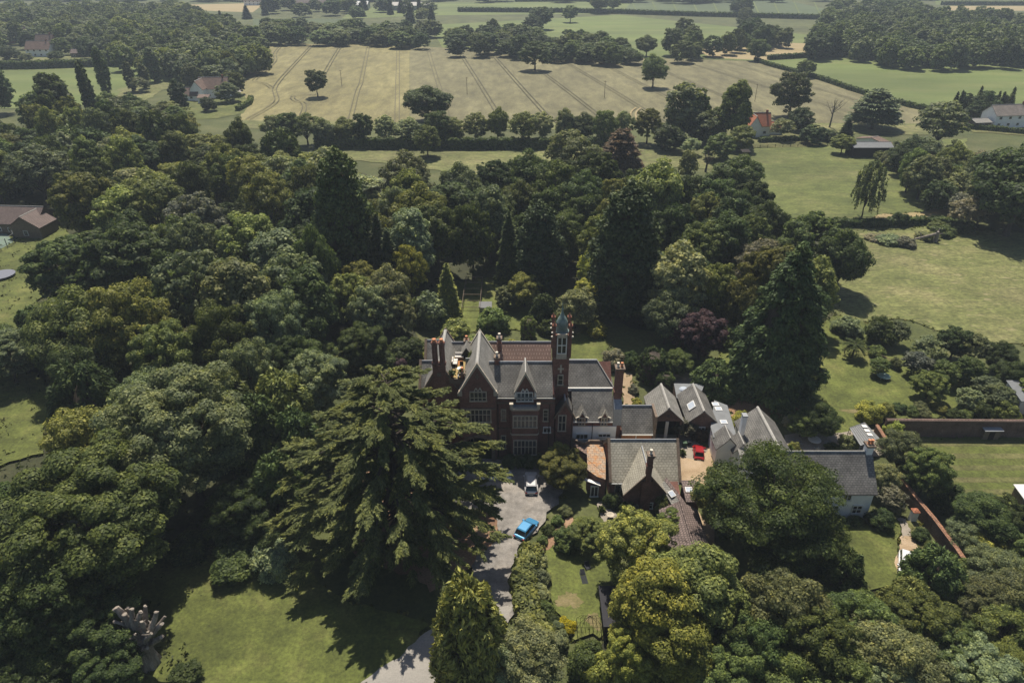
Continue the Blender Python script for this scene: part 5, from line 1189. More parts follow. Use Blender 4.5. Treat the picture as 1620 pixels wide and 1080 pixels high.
car('parked_car', BLUE, (824, 852), (842, 830), 3.9, 1.75, 1.5, 'bright blue hatchback parked beside the clipped drive hedge')
car('parked_car', WHITECAR, (772, 756), (798, 756), 4.3, 1.8, 1.5, 'white car half hidden under the big cedar in front of the porch')
car('parked_car', RED, (1105, 728), (1104, 710), 3.4, 1.55, 1.4, 'red car parked in the stable yard beside the small grey gables')
car('parked_car', WHITECAR, (1432, 884), (1432, 912), 4.2, 1.8, 1.5, 'white car on the gravel path beside the cottage lawn')
car('parked_car', SILVER, (1540, 195), (1552, 196), 4.2, 1.8, 1.5, 'pale car parked beside the brick garage of the detached house')

# loungers on the front lawn
def lounger(px, py, rz, label):
    x, y = at_z(px, py); t = thing('sun_lounger', (x, y, 0), label, 'sun lounger', rz=rz); L, W = 1.9, .68
    mb = MB(PLASTIC); mb.box(-L / 2, L / 2, -W / 2, -W / 2 + .06, .28, .36); mb.box(-L / 2, L / 2, W / 2 - .06, W / 2, .28, .36); mb.build('frame', t, local=True)
    mb = MB(PLASTIC)
    for k in range(11): xx = -L / 2 + .03 + k * .11; mb.box(xx, xx + .085, -W / 2 + .061, W / 2 - .061, .30, .35)
    mb.build('seat', t, local=True)
    mb = MB(PLASTIC); mb.hexa([(.35, -W / 2 + .07, .36), (L / 2 - .05, -W / 2 + .07, .72), (L / 2 - .05, W / 2 - .07, .72), (.35, W / 2 - .07, .36)], [(.34, -W / 2 + .07, .41), (L / 2 - .08, -W / 2 + .07, .78), (L / 2 - .08, W / 2 - .07, .78), (.34, W / 2 - .07, .41)]); mb.build('backrest', t, local=True)
    for sx in (-L / 2 + .2, L / 2 - .3):
        for sy in (-1, 1): MB(PLASTIC).box(sx - .03, sx + .03, sy * (W / 2 - .03) - .03, sy * (W / 2 - .03) + .03, 0, .279).build('leg', t, local=True)
def garden_chair(px, py, rz, label, mat=PLASTIC):
    x, y = at_z(px, py); t = thing('garden_chair', (x, y, 0), label, 'chair', rz=rz)
    MB(mat).box(-.3, .3, -.3, .3, .38, .44).build('seat', t, local=True); MB(mat).hexa([(-.3, .26, .44), (.3, .26, .44), (.3, .32, .44), (-.3, .32, .44)], [(-.28, .42, 1.0), (.28, .42, 1.0), (.28, .47, 1.0), (-.28, .47, 1.0)]).build('backrest', t, local=True)
    for sx in (-.27, .27):
        MB(mat).box(sx - .04, sx + .04, -.3, .3, .62, .67).build('armrest', t, local=True)
        for sy in (-.27, .27): MB(mat).box(sx - .03, sx + .03, sy - .03, sy + .03, 0, .379 if sy > 0 else .62).build('leg', t, local=True)
lounger(923, 916, radians(98), 'dark reclining lounger on the front garden lawn'); garden_chair(929, 901, radians(12), 'dark garden chair behind the lounger on the lawn')
x, y = at_z(910, 960); t = thing('fire_pit', (x, y, 0), 'small rusty fire bowl on the worn patch of the lawn', 'fire pit'); MB(TIMBER).lathe([(.12, 0), (.18, .12), (.45, .3), (.47, .34), (.40, .33), (.1, .2)], (0, 0, 0), 14).build('bowl', t, local=True)
x, y = at_z(965, 822); t = thing('bird_bath', (x, y, 0), 'stone bird bath on the paved path before the lodge', 'bird bath'); MB(STONE).lathe([(.3, 0), (.3, .1), (.12, .2), (.1, .7), (.2, .78)], (0, 0, 0), 12).build('pedestal', t, local=True); MB(STONE).lathe([(.2, .78), (.48, .88), (.5, .95), (.42, .94), (.1, .86)], (0, 0, 0), 14).build('bowl', t, local=True)
x, y = at_z(931, 1000); t = thing('garden_arch', (x, y, 0), 'dark wire arbour at the foot of the front garden lawn', 'arbour'); mb = MB(DARK)
for k in range(7):
    xx = -1.3 + k * .43
    for yy in (-.6, .6): mb.tube([(xx, yy, 0), (xx, yy, 1.6), (xx * .7, yy * .6, 2.3), (0, 0, 2.7)], [.02] * 4, 5)
for z, s in ((.8, 1), (1.6, 1)):
    for a, b in (((-1.3, -.6), (1.3, -.6)), ((1.3, -.6), (1.3, .6)), ((1.3, .6), (-1.3, .6)), ((-1.3, .6), (-1.3, -.6))): mb.tube([(*a, z), (*b, z)], [.018] * 2, 4)
mb.build('frame', t, local=True)
# patio set behind the cottage
def round_table(px, py, r, h, mat, label, leg=METAL):
    x, y = at_z(px, py); t = thing('garden_table', (x, y, 0), label, 'table'); MB(mat).lathe([(r * .96, h - .05), (r, h - .03), (r, h), (.02, h + .002)], (0, 0, 0), 20).build('tabletop', t, local=True)
    for k in range(4): a = k * pi / 2 + .6; MB(leg).tube([(cos(a) * r * .7, sin(a) * r * .7, 0), (cos(a) * r * .5, sin(a) * r * .5, h - .05)], [.035, .035], 5).build('leg', t, local=True)
round_table(1287, 701, .95, .74, WHITE, 'round white table on the paved patio behind the cottage'); round_table(1396, 600, 1.1, .8, plain('pale_green_paint', (.30, .42, .36), .6, .3), 'pale green round table on the lawn beside the great conifer')
for k, (dx, dy, l) in enumerate(((-22, 4, 'grey chair on the patio beside the white table, near the slate range'), (20, 4, 'grey chair on the patio beside the white table, near the glazed lean-to'), (4, 13, 'grey chair on the cottage side of the white patio table'))):
    garden_chair(1287 + dx, 701 + dy, (1.6, -1.6, 3.1)[k], l, METAL)
x, y = at_z(4, 440); t = thing('trampoline', (x, y, 0), 'round trampoline with a pale padded rim on the club lawn', 'trampoline')
MB(DARK).lathe([(2.2, .86), (2.2, .9), (.02, .88)], (0, 0, 0), 24).build('mat', t, local=True); m = MB(plain('pad', (.17, .18, .22), .8, .1)); m.lathe([(2.2, .88), (2.75, .86), (2.75, .95), (2.2, .96)], (0, 0, 0), 24); m.build('rim', t, local=True)
for k in range(6): a = k * pi / 3; MB(METAL).tube([(2.6 * cos(a), 2.6 * sin(a), 0), (2.6 * cos(a), 2.6 * sin(a), .87)], [.05, .05], 5).build('leg', t, local=True)

# poles, fences
def pole(px, pyb, h, label, r=.13, arm=True):
    x, y = at_z(px, pyb); t = thing('utility_pole', (x, y, 0), label, 'pole', 'utility poles'); MB(TIMBER).tube([(0, 0, 0), (0, 0, h)], [r, r * .75], 7).build('post', t, local=True)
    if arm: MB(TIMBER).box(-.7, .7, -.06, .06, h - .5, h - .38).build('crossarm', t, local=True)
for px, py, h, l in ((541, 136, 8, 'wooden pole in the yellow wheat beside the kinked tramline'), (739, 149, 8, 'wooden pole in the greyer wheat behind the domed oak'), (956, 155, 8, 'wooden pole in the wheat before the tree with the long tramline'),
                     (1194, 161, 8, 'wooden pole in the wheat behind the orange roofed cottage'), (1415, 194, 8, 'wooden pole at the wheat corner beside the spreading tree'), (1508, 205, 8, 'wooden pole with a box beside the detached house'), (128, 116, 8, 'wooden pole in the pasture below the long far hedge')): pole(px, py, h, l)
def fence(name, pts_px, label, step=2.6, h=1.25, rails=(.5, .85, 1.2), mat=TIMBER):
    W = [at_z(*p) for p in pts_px]; t = thing(name, (*W[0], 0), label, 'fence'); rl = MB(mat)
    n = 0
    for a, b in zip(W, W[1:]):
        L = sqrt((b[0] - a[0]) ** 2 + (b[1] - a[1]) ** 2); k = max(1, int(L / step))
        for z in rails: rl.tube([(*a, z), (*b, z)], [.045, .045], 4)
        for i in range(k + 1):
            if n >= 95: break
            f = i / k; x, y = a[0] + (b[0] - a[0]) * f, a[1] + (b[1] - a[1]) * f; MB(mat).box(x - .07, x + .07, y - .07, y + .07, 0, h).build('post', t); n += 1
    rl.build('rail', t)
fence('paddock_fence', [(1230, 352), (1300, 350.5), (1370, 350), (1440, 348)], 'post and rail fence along the foot of the paddock')
fence('paddock_fence', [(1425, 268), (1465, 285), (1500, 301), (1530, 312)], 'post and rail fence under the trees at the paddock side')
fence('paddock_fence', [(1190, 235), (1250, 233), (1320, 231)], 'dark railing fence below the orange roofed cottage', mat=DARK)
fence('garden_fence', [(1335, 560), (1375, 562), (1420, 585)], 'thin wire fence behind the small palm', mat=TIMBER, h=1.2)
fence('board_fence', [(62, 377), (82, 362), (104, 348)], 'grey boarded fence beside the club house', step=1.6, h=1.6, rails=(.3, .5, .7, .9, 1.1, 1.3, 1.5), mat=METAL)
fence('court_fence', [(-30, 362), (20, 362), (26, 386), (0, 402), (-40, 404)], 'tall thin posted fence round the tennis court', step=3, h=2.7, rails=(.1, 1.3, 2.7), mat=METAL)
def cable(a, b, sag, label):
    mb = MB(DARK); pts = []
    for k in range(13): t = k / 12; pts.append((a[0] + (b[0] - a[0]) * t, a[1] + (b[1] - a[1]) * t, a[2] + (b[2] - a[2]) * t - sag * 4 * t * (1 - t)))
    mb.tube(pts, [.022] * 13, 4); tag(mb.build('overhead_cable'), label, 'cable')
a = at_y(*q1(895, 822), 77.3); b = at_y(*q2(415, 895), 66.3); cable((a[0], 77.3, a[1]), (b[0], 66.3, b[1]), .4, 'thin cable slung from the manor front to the lodge gable')
cable((12, 68, 3.2), (21, 57, 3.8), .35, 'thin cable slung from the lodge across to the long shed'); a, b = at_z(1425, 775, 3.5), at_z(1520, 850, 3.5); cable((*a, 3.5), (*b, 3.5), .3, 'thin cable running above the slanting orange coped wall')

# pollarded trunk
x, y = at_z(238, 1052); t = thing('pollarded_tree', (x, y, 0), 'bare pollarded trunk with pale sawn stubs beside the dark lawn edge', 'tree')
mb = MB(PALEBARK); mb.tube([(0, 0, 0), (.1, 0, 1.5), (0, .1, 3.2), (-.1, 0, 4.4), (-.2, 0, 5.2)], [1.05, .8, .74, .7, .45], 12)
rng = random.Random(4); cuts = []
ends = [(-1.5, .5, 8.2, .5), (-.7, .2, 7.6, .42), (.2, .4, 8.2, .36), (1.1, .2, 8.0, .36), (1.3, -.4, 7.3, .34), (2.6, .3, 7.8, .36), (3.2, -.2, 6.7, .3), (2.9, -.6, 5.3, .38), (1.6, -1.2, 4.6, .3), (-2.1, -.3, 4.9, .32), (-1.2, -1.1, 6.2, .36), (-.9, 1.2, 7.4, .34), (.8, 1.4, 7.4, .34), (0, -1.0, 5.8, .3)]
ends = [(a * .95, b, c, r * .72) for a, b, c, r in ends] + [(rng.uniform(-1.8, 2.9), rng.uniform(-1.3, 1.3), rng.uniform(5.0, 7.4), rng.uniform(.13, .22)) for _ in range(9)]
for ex, ey, ez, r in ends:
    pts, rr = [], []; bend = (rng.uniform(-.35, .35), rng.uniform(-.35, .35))
    for k in range(8):
        f = k / 7; w = sin(pi * f); pts.append((ex * (.06 + .94 * f ** 1.15) + bend[0] * w + rng.uniform(-.05, .05), ey * (.06 + .94 * f ** 1.15) + bend[1] * w + rng.uniform(-.05, .05), 3.0 + (ez - 3.0) * f ** .9))
        rr.append(r * (1.5 - .75 * f) * rng.uniform(.85, 1.15))
    mb.tube(pts, rr, 9); a, b = np.array(pts[-2]), np.array(pts[-1]); d = (b - a) / np.linalg.norm(b - a); c_ = MB(CUTWOOD); c_.tube([tuple(b - d * .03), tuple(b + d * .05)], [rr[-1] * .96, rr[-1] * .7], 9); cuts.append(c_)
for k in range(90):
    ex, ey, ez, r = rng.choice(ends); f = rng.uniform(.3, .95); p = (ex * f, ey * f, 3.6 + (ez - 3.6) * f); mb.tube([p, (p[0] + rng.uniform(-.5, .5), p[1] + rng.uniform(-.5, .5), p[2] + rng.uniform(-.1, .7))], [.07, .02], 5)
for k in range(9): a = k * .7; mb.tube([(cos(a) * .9, sin(a) * .9, .1), (cos(a) * .66, sin(a) * .66, 1.8), (cos(a + .2) * .55, sin(a + .2) * .55, 4.6)], [.3, .2, .16], 6)
mb.xf(lambda p: (p[0] + .07 * sin(p[2] * 7 + p[1] * 9), p[1] + .07 * sin(p[2] * 8.3 + p[0] * 7), p[2] + .05 * sin(p[0] * 9 + p[1] * 6)))
tr_ = mb.build('trunk', t, local=True); [c_.build('sawn_surface', tr_, local=True) for c_ in cuts]
# fallen tree in the paddock
x, y = at_z(1440, 384); t = thing('fallen_tree', (x, y, 0), 'fallen grey trunk with a rearing root end lying in the bramble patch', 'tree')
mb = MB(PALEBARK); mb.tube([(-1, 0, .6), (2.5, .4, 1.2), (5, .3, 1.9), (6.4, .2, 2.4)], [.14, .26, .36, .42], 8); mb.tube([(6.2, .2, 0), (6.3, .2, 1.6), (6.1, .1, 2.9)], [.55, .5, .3], 8)
for ex, ey, ez in ((6.8, .8, 3.6), (5.6, .2, 3.4), (7.3, -.4, 2.6), (2, 1.2, 2.6), (0, -.9, 1.9)): mb.tube([(6.1 if ex > 4 else ex + 1, .2, 2.3 if ex > 4 else 1.0), (ex, ey, ez)], [.16, .05], 6)
mb.build('trunk', t, local=True)
# bare trees
def bare_tree(px, pyb, H, label, seed, mat=PALEBARK):
    x, y = at_z(px, pyb); t = thing('bare_tree', (x, y, 0), label, 'tree'); rng = random.Random(seed); mb = MB(mat); mb.tube([(0, 0, 0), (.2, .1, H * .35), (.1, 0, H * .6)], [.4, .3, .2], 8)
    for k in range(9):
        a = rng.uniform(0, 6.28); r = H * rng.uniform(.2, .38); z0 = H * rng.uniform(.3, .58); p = (.1 + r * .5 * cos(a), r * .5 * sin(a), z0 + H * .18); e = (r * cos(a), r * sin(a), min(H, z0 + H * rng.uniform(.25, .42)))
        mb.tube([(.1, 0, z0), p, e], [.16, .1, .04], 6)
        for m in range(2): mb.tube([p, (p[0] + rng.uniform(-1.6, 1.6), p[1] + rng.uniform(-1.6, 1.6), p[2] + rng.uniform(.8, 2.2))], [.07, .025], 5)
    mb.build('trunk', t, local=True)
bare_tree(1312, 202, 13, 'leafless twisted tree beside the spreading tree at the wheat edge', 3); bare_tree(1116, 272, 7, 'short dark bare stump with stubs in the strip meadow', 5, BARK)

# palm on the lawn
x, y = at_z(1347, 567); t = thing('palm_tree', (x, y, 0), 'small palm with a star of arching fronds on the lawn', 'palm'); MB(BARK).tube([(0, 0, 0), (.05, 0, 1.6), (0, 0, 3.0)], [.2, .16, .15], 8).build('trunk', t, local=True)
rng = np.random.default_rng(3); Vs, Qs, n0 = [], [], 0
for k in range(22):
    a = k * 2.4; el = .9 - 1.5 * (k / 22); s = np.linspace(.1, 1, 40); Lf = 2.0
    er = np.array([cos(a), sin(a), 0]); P = er * (s * Lf * cos(el * .6))[:, None]; P[:, 2] += 3.0 + s * Lf * sin(el) - .9 * s ** 2
    for sd in (-1, 1):
        Td = er * .6 + np.array([-sin(a), cos(a), 0]) * sd + np.array([0, 0, -.35]); Td = np.tile(Td, (40, 1)); V, Q = leaf_quads(P + norm(Td) * .22, np.array([0, 0, 1.0]) + rng.normal(size=(40, 3)) * .2, .11, 4.5, rng, Td); Vs.append(V); Qs.append(Q + n0); n0 += len(V)
o = bpy.data.objects.new('crown', raw_mesh('palm_crown', np.concatenate(Vs), np.concatenate(Qs), [LEAF])); COL.objects.link(o); o.parent = t; o.color = (.05, .07, .018, 1)

# ------------------------------------------------------------------ the great cedar
x, y = at_z(608, 594, 24); cedar = thing('cedar_tree', (x, y, 0), 'great spreading cedar with layered drooping branches shading the manor forecourt', 'cedar'); CEDAR = (x, y)
Vs, Qs, n0 = [], [], 0; rng = np.random.default_rng(21); br = []
H = 24.3
for w in range(17):
    t_ = (w + .5) / 17; z = 3.6 + 20.3 * t_
    Lw = 12.0 * (1 - t_ ** 2.3) ** .72 * (.80 if w < 2 else 1) + .8; k = 11 if w < 11 else 8
    for b in range(k):
        ph = 2 * pi * (b + rng.uniform(-.4, .4)) / k + w * 2.1; br.append((z + rng.uniform(-.8, .8), ph, Lw * rng.uniform(.55, 1.1)))
br += [(10.5, -.25, 13.2), (8.5, -.5, 13.0), (12.5, -.05, 12), (13, 2.9, 13.5), (9, 3.5, 13.8), (6, 3.9, 13.5)]
lm = MB(BARK)
lm.tube([(0, 0, 0), (.1, 0, 3), (0, .1, 8), (.1, 0, 15), (0, 0, 23.4)], [1.15, .85, .7, .45, .08], 12)
for z, ph, L in br:
    er, el = np.array([cos(ph), sin(ph), 0]), np.array([-sin(ph), cos(ph), 0]); rise, droop = .13 + .012 * (z - 8), .26 + .1 * rng.random()
    f = lambda s: rise * L * s - droop * L * s ** 2.4
    lm.tube([tuple(er * L * s + np.array([0, 0, z + f(s)])) for s in (0, .3, .6, .9)], [.02 * L + .04, .015 * L + .03, .01 * L + .02, .02], 6, cap=False)
    for j in range(int(4 + L * 1.1)):                       # sprays, each a drooping feather off the branch
        s0 = rng.uniform(.22, 1.0) ** .75; sd = rng.choice((-1, 1)); ang = sd * rng.uniform(.15, .95) * (1.15 - .55 * s0); Ls = rng.uniform(.9, 2.3) * (.55 + .05 * L)
        d = er * cos(ang) + el * sin(ang); n = int(165); u = rng.uniform(0, 1, n) ** .85; lat = rng.normal(size=n) * .25 * Ls * .5 * (.3 + np.sin(np.minimum(u * 1.1, 1) * pi)) * (1.15 - .8 * u); dl = np.cross(np.array([0, 0, 1.0]), d)
        dr = rng.uniform(.06, .28); P = er * (L * s0) + d * (u * Ls)[:, None] + dl * lat[:, None]; P[:, 2] += z + f(s0) + .04 - dr * Ls * u ** 2 - np.abs(lat) * .25 + rng.normal(size=n) * .05
        Td = d + dl * (np.sign(lat) * .6)[:, None] + np.array([0, 0, -1.0]) * (dr * 1.6 * u + .12)[:, None] + rng.normal(size=(n, 3)) * .2; N = np.array([0, 0, 1.0]) + rng.normal(size=(n, 3)) * .35 + d * .25
        V, Q = leaf_quads(P, N, .135, 3.4, rng, Td); Vs.append(V); Qs.append(Q + n0); n0 += len(V)
o = bpy.data.objects.new('crown', raw_mesh('cedar_crown', np.concatenate(Vs), np.concatenate(Qs), [NEEDLE])); COL.objects.link(o); o.parent = cedar; o.color = (.098, .116, .038, 1)
lm.build('trunk', cedar, local=True)
TREES.append(dict(kind='cedar', x=x, y=y, H=24, W=24, word='', label='x', obj=cedar))

# pots and bins about the yard and patio
for px, py, h, l, c in ((1248, 716, .9, 'potted plant on the patio at the slate range end', (.06, .09, .02)), (1262, 719, .7, 'low potted plant on the patio close to the cottage ridge', (.10, .10, .03)), (1318, 716, .9, 'potted plant on the patio before the glazed lean-to', (.05, .08, .02)), (1335, 712, 1.1, 'tall potted plant between the patio table and the glazed lean-to', (.08, .09, .03)),
                        (952, 812, .8, 'potted plant on the paved path beside the lodge', (.07, .09, .02)), (1079, 722, .8, 'potted plant at the lodge corner of the stable yard', (.06, .08, .02))):
    x, y = at_z(px, py); planter(x, y, .03, h, l, c)
def bin_(px, py, mat, label):
    x, y = at_z(px, py); t = thing('wheelie_bin', (x, y, .02), label, 'bin'); MB(mat).hexa([(-.22, -.25, .05), (.22, -.25, .05), (.22, .2, .05), (-.22, .2, .05)], [(-.28, -.32, 1.0), (.28, -.32, 1.0), (.28, .32, 1.0), (-.28, .32, 1.0)]).build('body', t, local=True); MB(mat).box(-.31, .31, -.36, .35, 1.002, 1.08).build('lid', t, local=True)
    for sx in (-.2, .2): MB(RUBBER).tube([(sx - .03, .28, .1), (sx + .03, .28, .1)], [.1, .1], 10).build('wheel', t, local=True)
bin_(1089, 706, PLASTIC, 'dark wheelie bin beside the red car in the stable yard'); bin_(1082, 708, plain('bin_green', (.03, .07, .035), .6, .3), 'green wheelie bin in the stable yard by the lodge gable end')
# ------------------------------------------------------------------ trees and shrubs
# below the cedar, dark side
T('round', 118, 752, 17, 18, 'm'); T('round', -40, 800, 14, 12, 'd')
T('round', 125, 655, 14, 11.5, 'b'); T('round', 265, 612, 19, 17, 'g')
T('yew', 345, 594, 12, 9, 'o'); T('yew', 440, 600, 11, 9, 'o'); T('yew', 395, 640, 11, 8, 'd'); T('yew', 465, 660, 10, 7, 'd')
T('round', 370, 775, 8, 8, 'd'); T('yew', 430, 730, 10, 7, 'd'); T('round', 415, 810, 6, 6, 'd'); G('shrub', 440, 905, 4.5, 5, 's'); G('shrub', 300, 880, 3, 5, 'd'); G('shrub', 380, 900, 3, 6, 'd')
T('round', 55, 905, 12, 11, 'd'); T('round', 150, 965, 8, 8, 'd'); T('round', 12, 985, 7, 7, 'd'); T('airy', 95, 965, 8, 8, 'd'); T('airy', 30, 1050, 6, 7, 'd'); T('round', 160, 1040, 6, 6, 'd'); T('airy', 290, 1058, 2.2, 3.0, 'd')
# left middle
T('round', 110, 470, 17, 14, 'b'); T('round', 190, 462, 18, 14, 'b'); T('round', 250, 520, 15, 10, 'b'); T('round', 300, 405, 19, 14, 'g'); T('tall', 365, 420, 19, 12, 'g'); T('round', 340, 490, 16, 10, 'm')
T('round', 90, 385, 15, 15, 'd'); T('round', 190, 362, 17, 17, 'd'); T('round', 255, 400, 13, 10, 'd')
T('round', 180, 305, 16, 14, 'b'); T('round', 235, 292, 17, 14, 'b'); T('round', 300, 312, 16, 13, 'l'); T('round', 275, 350, 14, 11, 'd')
T('round', 385, 347, 16, 14, 'b'); T('tall', 435, 372, 17, 12, 's'); T('round', 455, 405, 17, 12, 'g'); T('round', 465, 460, 14, 10, 'd'); T('round', 425, 470, 15, 11, 'g'); T('tall', 480, 430, 16, 9, 'd')
T('dome', 532, 250, 29, 12, 'd', 'towering very dark conifer taller than all the wood beyond the cedar')
T('round', 608, 428, 13, 9, 's'); T('round', 585, 460, 11, 7.5, 's'); T('round', 570, 520, 9, 8, 'd'); T('round', 630, 470, 9, 6, 's')
T('airy', 575, 335, 16, 11, 'b'); T('spruce', 594, 350, 17, 6.5, 'c'); T('spruce', 612, 372, 15, 6, 'c'); T('airy', 645, 392, 13, 7, 'y'); T('round', 660, 300, 18, 13, 'o'); T('round', 640, 275, 16, 12, 'm'); T('round', 690, 330, 16, 11, 'm')
T('spruce', 706, 424, 11, 5, 'y'); T('shrub', 680, 470, 6, 7, 'g'); T('round', 745, 330, 17, 9, 'd'); T('tall', 775, 300, 18, 9, 'g'); T('spruce', 805, 345, 15, 6, 'd'); T('round', 730, 262, 16, 11, 'g')
T('dome', 856, 328, 19, 10, 'c', 'very dark bulky conifer behind the kitchen garden'); T('tall', 890, 345, 14, 8, 'm')
T('round', 780, 258, 15, 12, 'd'); T('round', 835, 245, 17, 13, 'd'); T('round', 880, 262, 17, 13, 'd'); T('airy', 905, 212, 19, 17, 'g'); T('round', 945, 246, 18, 14, 'd'); T('round', 920, 275, 16, 12, 'd'); T('round', 870, 300, 15, 11, 'd')
T('flat', 985, 208, 15, 14, 'r', 'reddish brown spreading tree standing in the strip meadow')
T('dome', 1000, 303, 26, 13.5, 'c', 'broad very dark conifer rising behind the tower lawn'); T('round', 1040, 260, 20, 15, 'b'); T('round', 1065, 330, 16, 11, 'd'); T('round', 985, 290, 18, 11, 'o')
T('tall', 1082, 393, 17, 10, 's'); T('round', 1060, 470, 10, 8, 'g'); T('round', 1150, 345, 15, 13, 'd'); T('round', 1110, 360, 14, 11, 'm'); T('round', 1195, 345, 13, 10, 'm'); T('round', 1170, 250, 15, 14, 'm'); T('round', 1140, 290, 14, 12, 'd'); T('round', 1195, 290, 14, 10, 'd')
T('round', 1120, 310, 13, 10, 'o'); T('airy', 1092, 240, 12, 6, 'g')
# behind the manor
T('round', 912, 462, 8, 8, 's'); T('airy', 938, 405, 9, 7, 'y'); T('round', 935, 440, 6, 6, 'y'); T('yew', 860, 470, 6, 5, 'd'); T('round', 830, 438, 7, 7, 'b'); T('round', 800, 455, 5, 5, 'g'); T('shrub', 780, 490, 4.5, 6, 'm'); T('shrub', 720, 510, 3.5, 5, 'b'); T('shrub', 870, 505, 3, 4, 'd')
T('clipped', 836, 503, 4.2, 3.2, 'b', 'tall clipped green block behind the manor roofs'); T('shrub', 690, 545, 3, 5, 'y'); T('shrub', 760, 535, 2.6, 5, 'b'); T('shrub', 805, 540, 2.6, 4, 'y'); T('shrub', 640, 540, 4, 6, 'd'); T('shrub', 540, 555, 4, 6, 'b'); T('shrub', 500, 575, 4, 5, 'y'); T('shrub', 600, 560, 4, 6, 'm'); T('shrub', 628, 570, 2.6, 3, 'p')
T('yew', 510, 545, 5, 6, 'd'); T('round', 470, 540, 8, 8, 'd')
T('shrub', 972, 555, 3.2, 4.5, 'l'); T('shrub', 945, 513, 2.5, 4, 'y'); T('shrub', 910, 570, 2, 2.5, 'g'); T('shrub', 1000, 560, 3, 3, 'd'); T('shrub', 1003, 610, 1.5, 1.8, 'l'); T('shrub', 1008, 632, 1.4, 1.6, 'y')
T('clipped', 1036, 556, 5.6, 5.2, 'd', 'big domed clipped yew behind the lichened barn'); T('clipped', 1054, 592, 3.2, 3.2, 'm', 'lower clipped yew against the lichened barn'); T('round', 1076, 557, 4.5, 5, 'd'); T('round', 1115, 500, 9, 8.5, 'p', 'dark purple leaved tree beyond the yard roofs'); T('round', 1085, 505, 7, 5, 'p')
T('yew', 1132, 578, 5.6, 7, 'd'); T('yew', 1150, 596, 4, 5, 'd'); T('shrub', 1180, 655, 2.6, 3.5, 'y'); T('shrub', 1150, 515, 4, 6, 'm'); T('round', 1140, 430, 9, 8, 'm'); T('shrub', 1165, 470, 5, 6, 'g'); T('shrub', 1185, 500, 3, 5, 'l')
# right middle
T('round', 1290, 343, 15, 13, 'd'); T('round', 1345, 368, 14, 11, 'd', 'dark oak with ragged branches at the edge of the dry meadow'); T('airy', 1215, 383, 13, 12, 'l'); T('round', 1225, 400, 17, 12, 'o'); T('tall', 1300, 415, 15, 8, 'o'); T('round', 1190, 440, 13, 8, 'o'); T('tall', 1250, 395, 17, 9, 'o')
T('seq', 1266, 408, 25, 14, 'd', 'great dark cone shaped conifer standing alone on the garden lawn')
T('shrub', 1345, 505, 3.2, 6, 'g'); T('round', 1400, 505, 5.5, 5.5, 'd'); T('airy', 1425, 510, 5, 4.5, 'g'); T('shrub', 1390, 550, 2, 3, 'm'); T('airy', 1395, 568, 3.5, 3.5, 'm'); T('shrub', 1420, 568, 2, 2, 'g')
T('round', 1475, 538, 5, 5.6, 'g'); T('round', 1520, 523, 6, 6, 'd'); T('airy', 1550, 532, 6, 5, 'g'); T('round', 1590, 545, 5.6, 5.6, 'd'); T('round', 1540, 568, 5, 5, 'd'); T('airy', 1455, 560, 4.5, 5, 'l'); T('round', 1478, 592, 5, 5.5, 'm'); T('round', 1610, 574, 5.6, 5.6, 'd'); T('round', 1500, 574, 4.4, 4.6, 'd'); T('airy', 1570, 600, 4, 5, 'g')
T('round', 1540, 618, 3.6, 4.2, 'g'); T('round', 1590, 612, 4.2, 4.6, 'g'); T('shrub', 1600, 640, 3, 3.4, 'm'); T('shrub', 1560, 640, 2.6, 3, 'd'); T('round', 1640, 600, 5, 5, 'm')
for k, (px, py) in enumerate(((1425, 640), (1445, 645), (1465, 648), (1410, 652), (1490, 640), (1510, 648), (1530, 650), (1458, 638))): T('shrub', px, py, 1.4, 2.2, 'dmgyo'[k % 5])
T('round', 1302, 640, 6, 6.5, 'd'); T('round', 1275, 655, 4.5, 4.5, 'm'); T('shrub', 1380, 640, 3, 4, 'y'); T('shrub', 1405, 640, 2.4, 3, 'b'); T('shrub', 1250, 660, 1.6, 2, 'l'); T('shrub', 1345, 690, 2.4, 3, 'g'); T('shrub', 1320, 705, 1.6, 2.4, 'd'); T('shrub', 1258, 700, 1.2, 1.6, 'b'); T('shrub', 1225, 655, 1, 1.2, 'd')
# walls and cottage side
T('airy', 1436, 688, 7, 6, 'g'); T('round', 1480, 718, 7.5, 6, 'm'); T('airy', 1405, 738, 5, 4, 's'); T('airy', 1417, 775, 3.6, 3.6, 'l'); T('shrub', 1420, 668, 3.4, 3.2, 'y'); T('airy', 1455, 730, 5, 4.5, 'd'); T('shrub', 1505, 770, 3.5, 4, 'd'); T('shrub', 1398, 812, 2.4, 3, 'd'); G('shrub', 1378, 826, 1.1, 2, 'd'); G('shrub', 1352, 828, 1.0, 2, 'd'); G('shrub', 1330, 830, 1.1, 2.4, 'd')
T('shrub', 1460, 840, 1.6, 2, 'd'); T('shrub', 1475, 860, 1.4, 1.6, 'm'); T('shrub', 1490, 880, 1.6, 1.8, 'l'); T('shrub', 1505, 905, 1.6, 2, 'p')
T('round', 1570, 793, 6.5, 7, 'd'); T('airy', 1535, 828, 4.2, 4.5, 'g'); T('round', 1605, 800, 6, 6, 'd'); T('shrub', 1555, 850, 3.6, 4.5, 'y'); T('airy', 1590, 880, 6, 6, 'g'); T('airy', 1570, 930, 6, 6, 'g'); T('airy', 1620, 920, 7, 7, 'g'); T('airy', 1610, 970, 6, 6, 'm'); T('shrub', 1545, 940, 3.4, 4, 'l'); T('shrub', 1600, 860, 3.4, 4, 'y'); T('round', 1640, 860, 5, 5, 'm'); T('shrub', 1528, 890, 2.8, 3.6, 'm')
T('yew', 1490, 878, 7, 5.8, 'd', 'feathery dark evergreen beside the white car on the gravel'); T('yew', 1445, 925, 5.5, 5, 'o'); T('yew', 1520, 920, 5, 4, 'd')
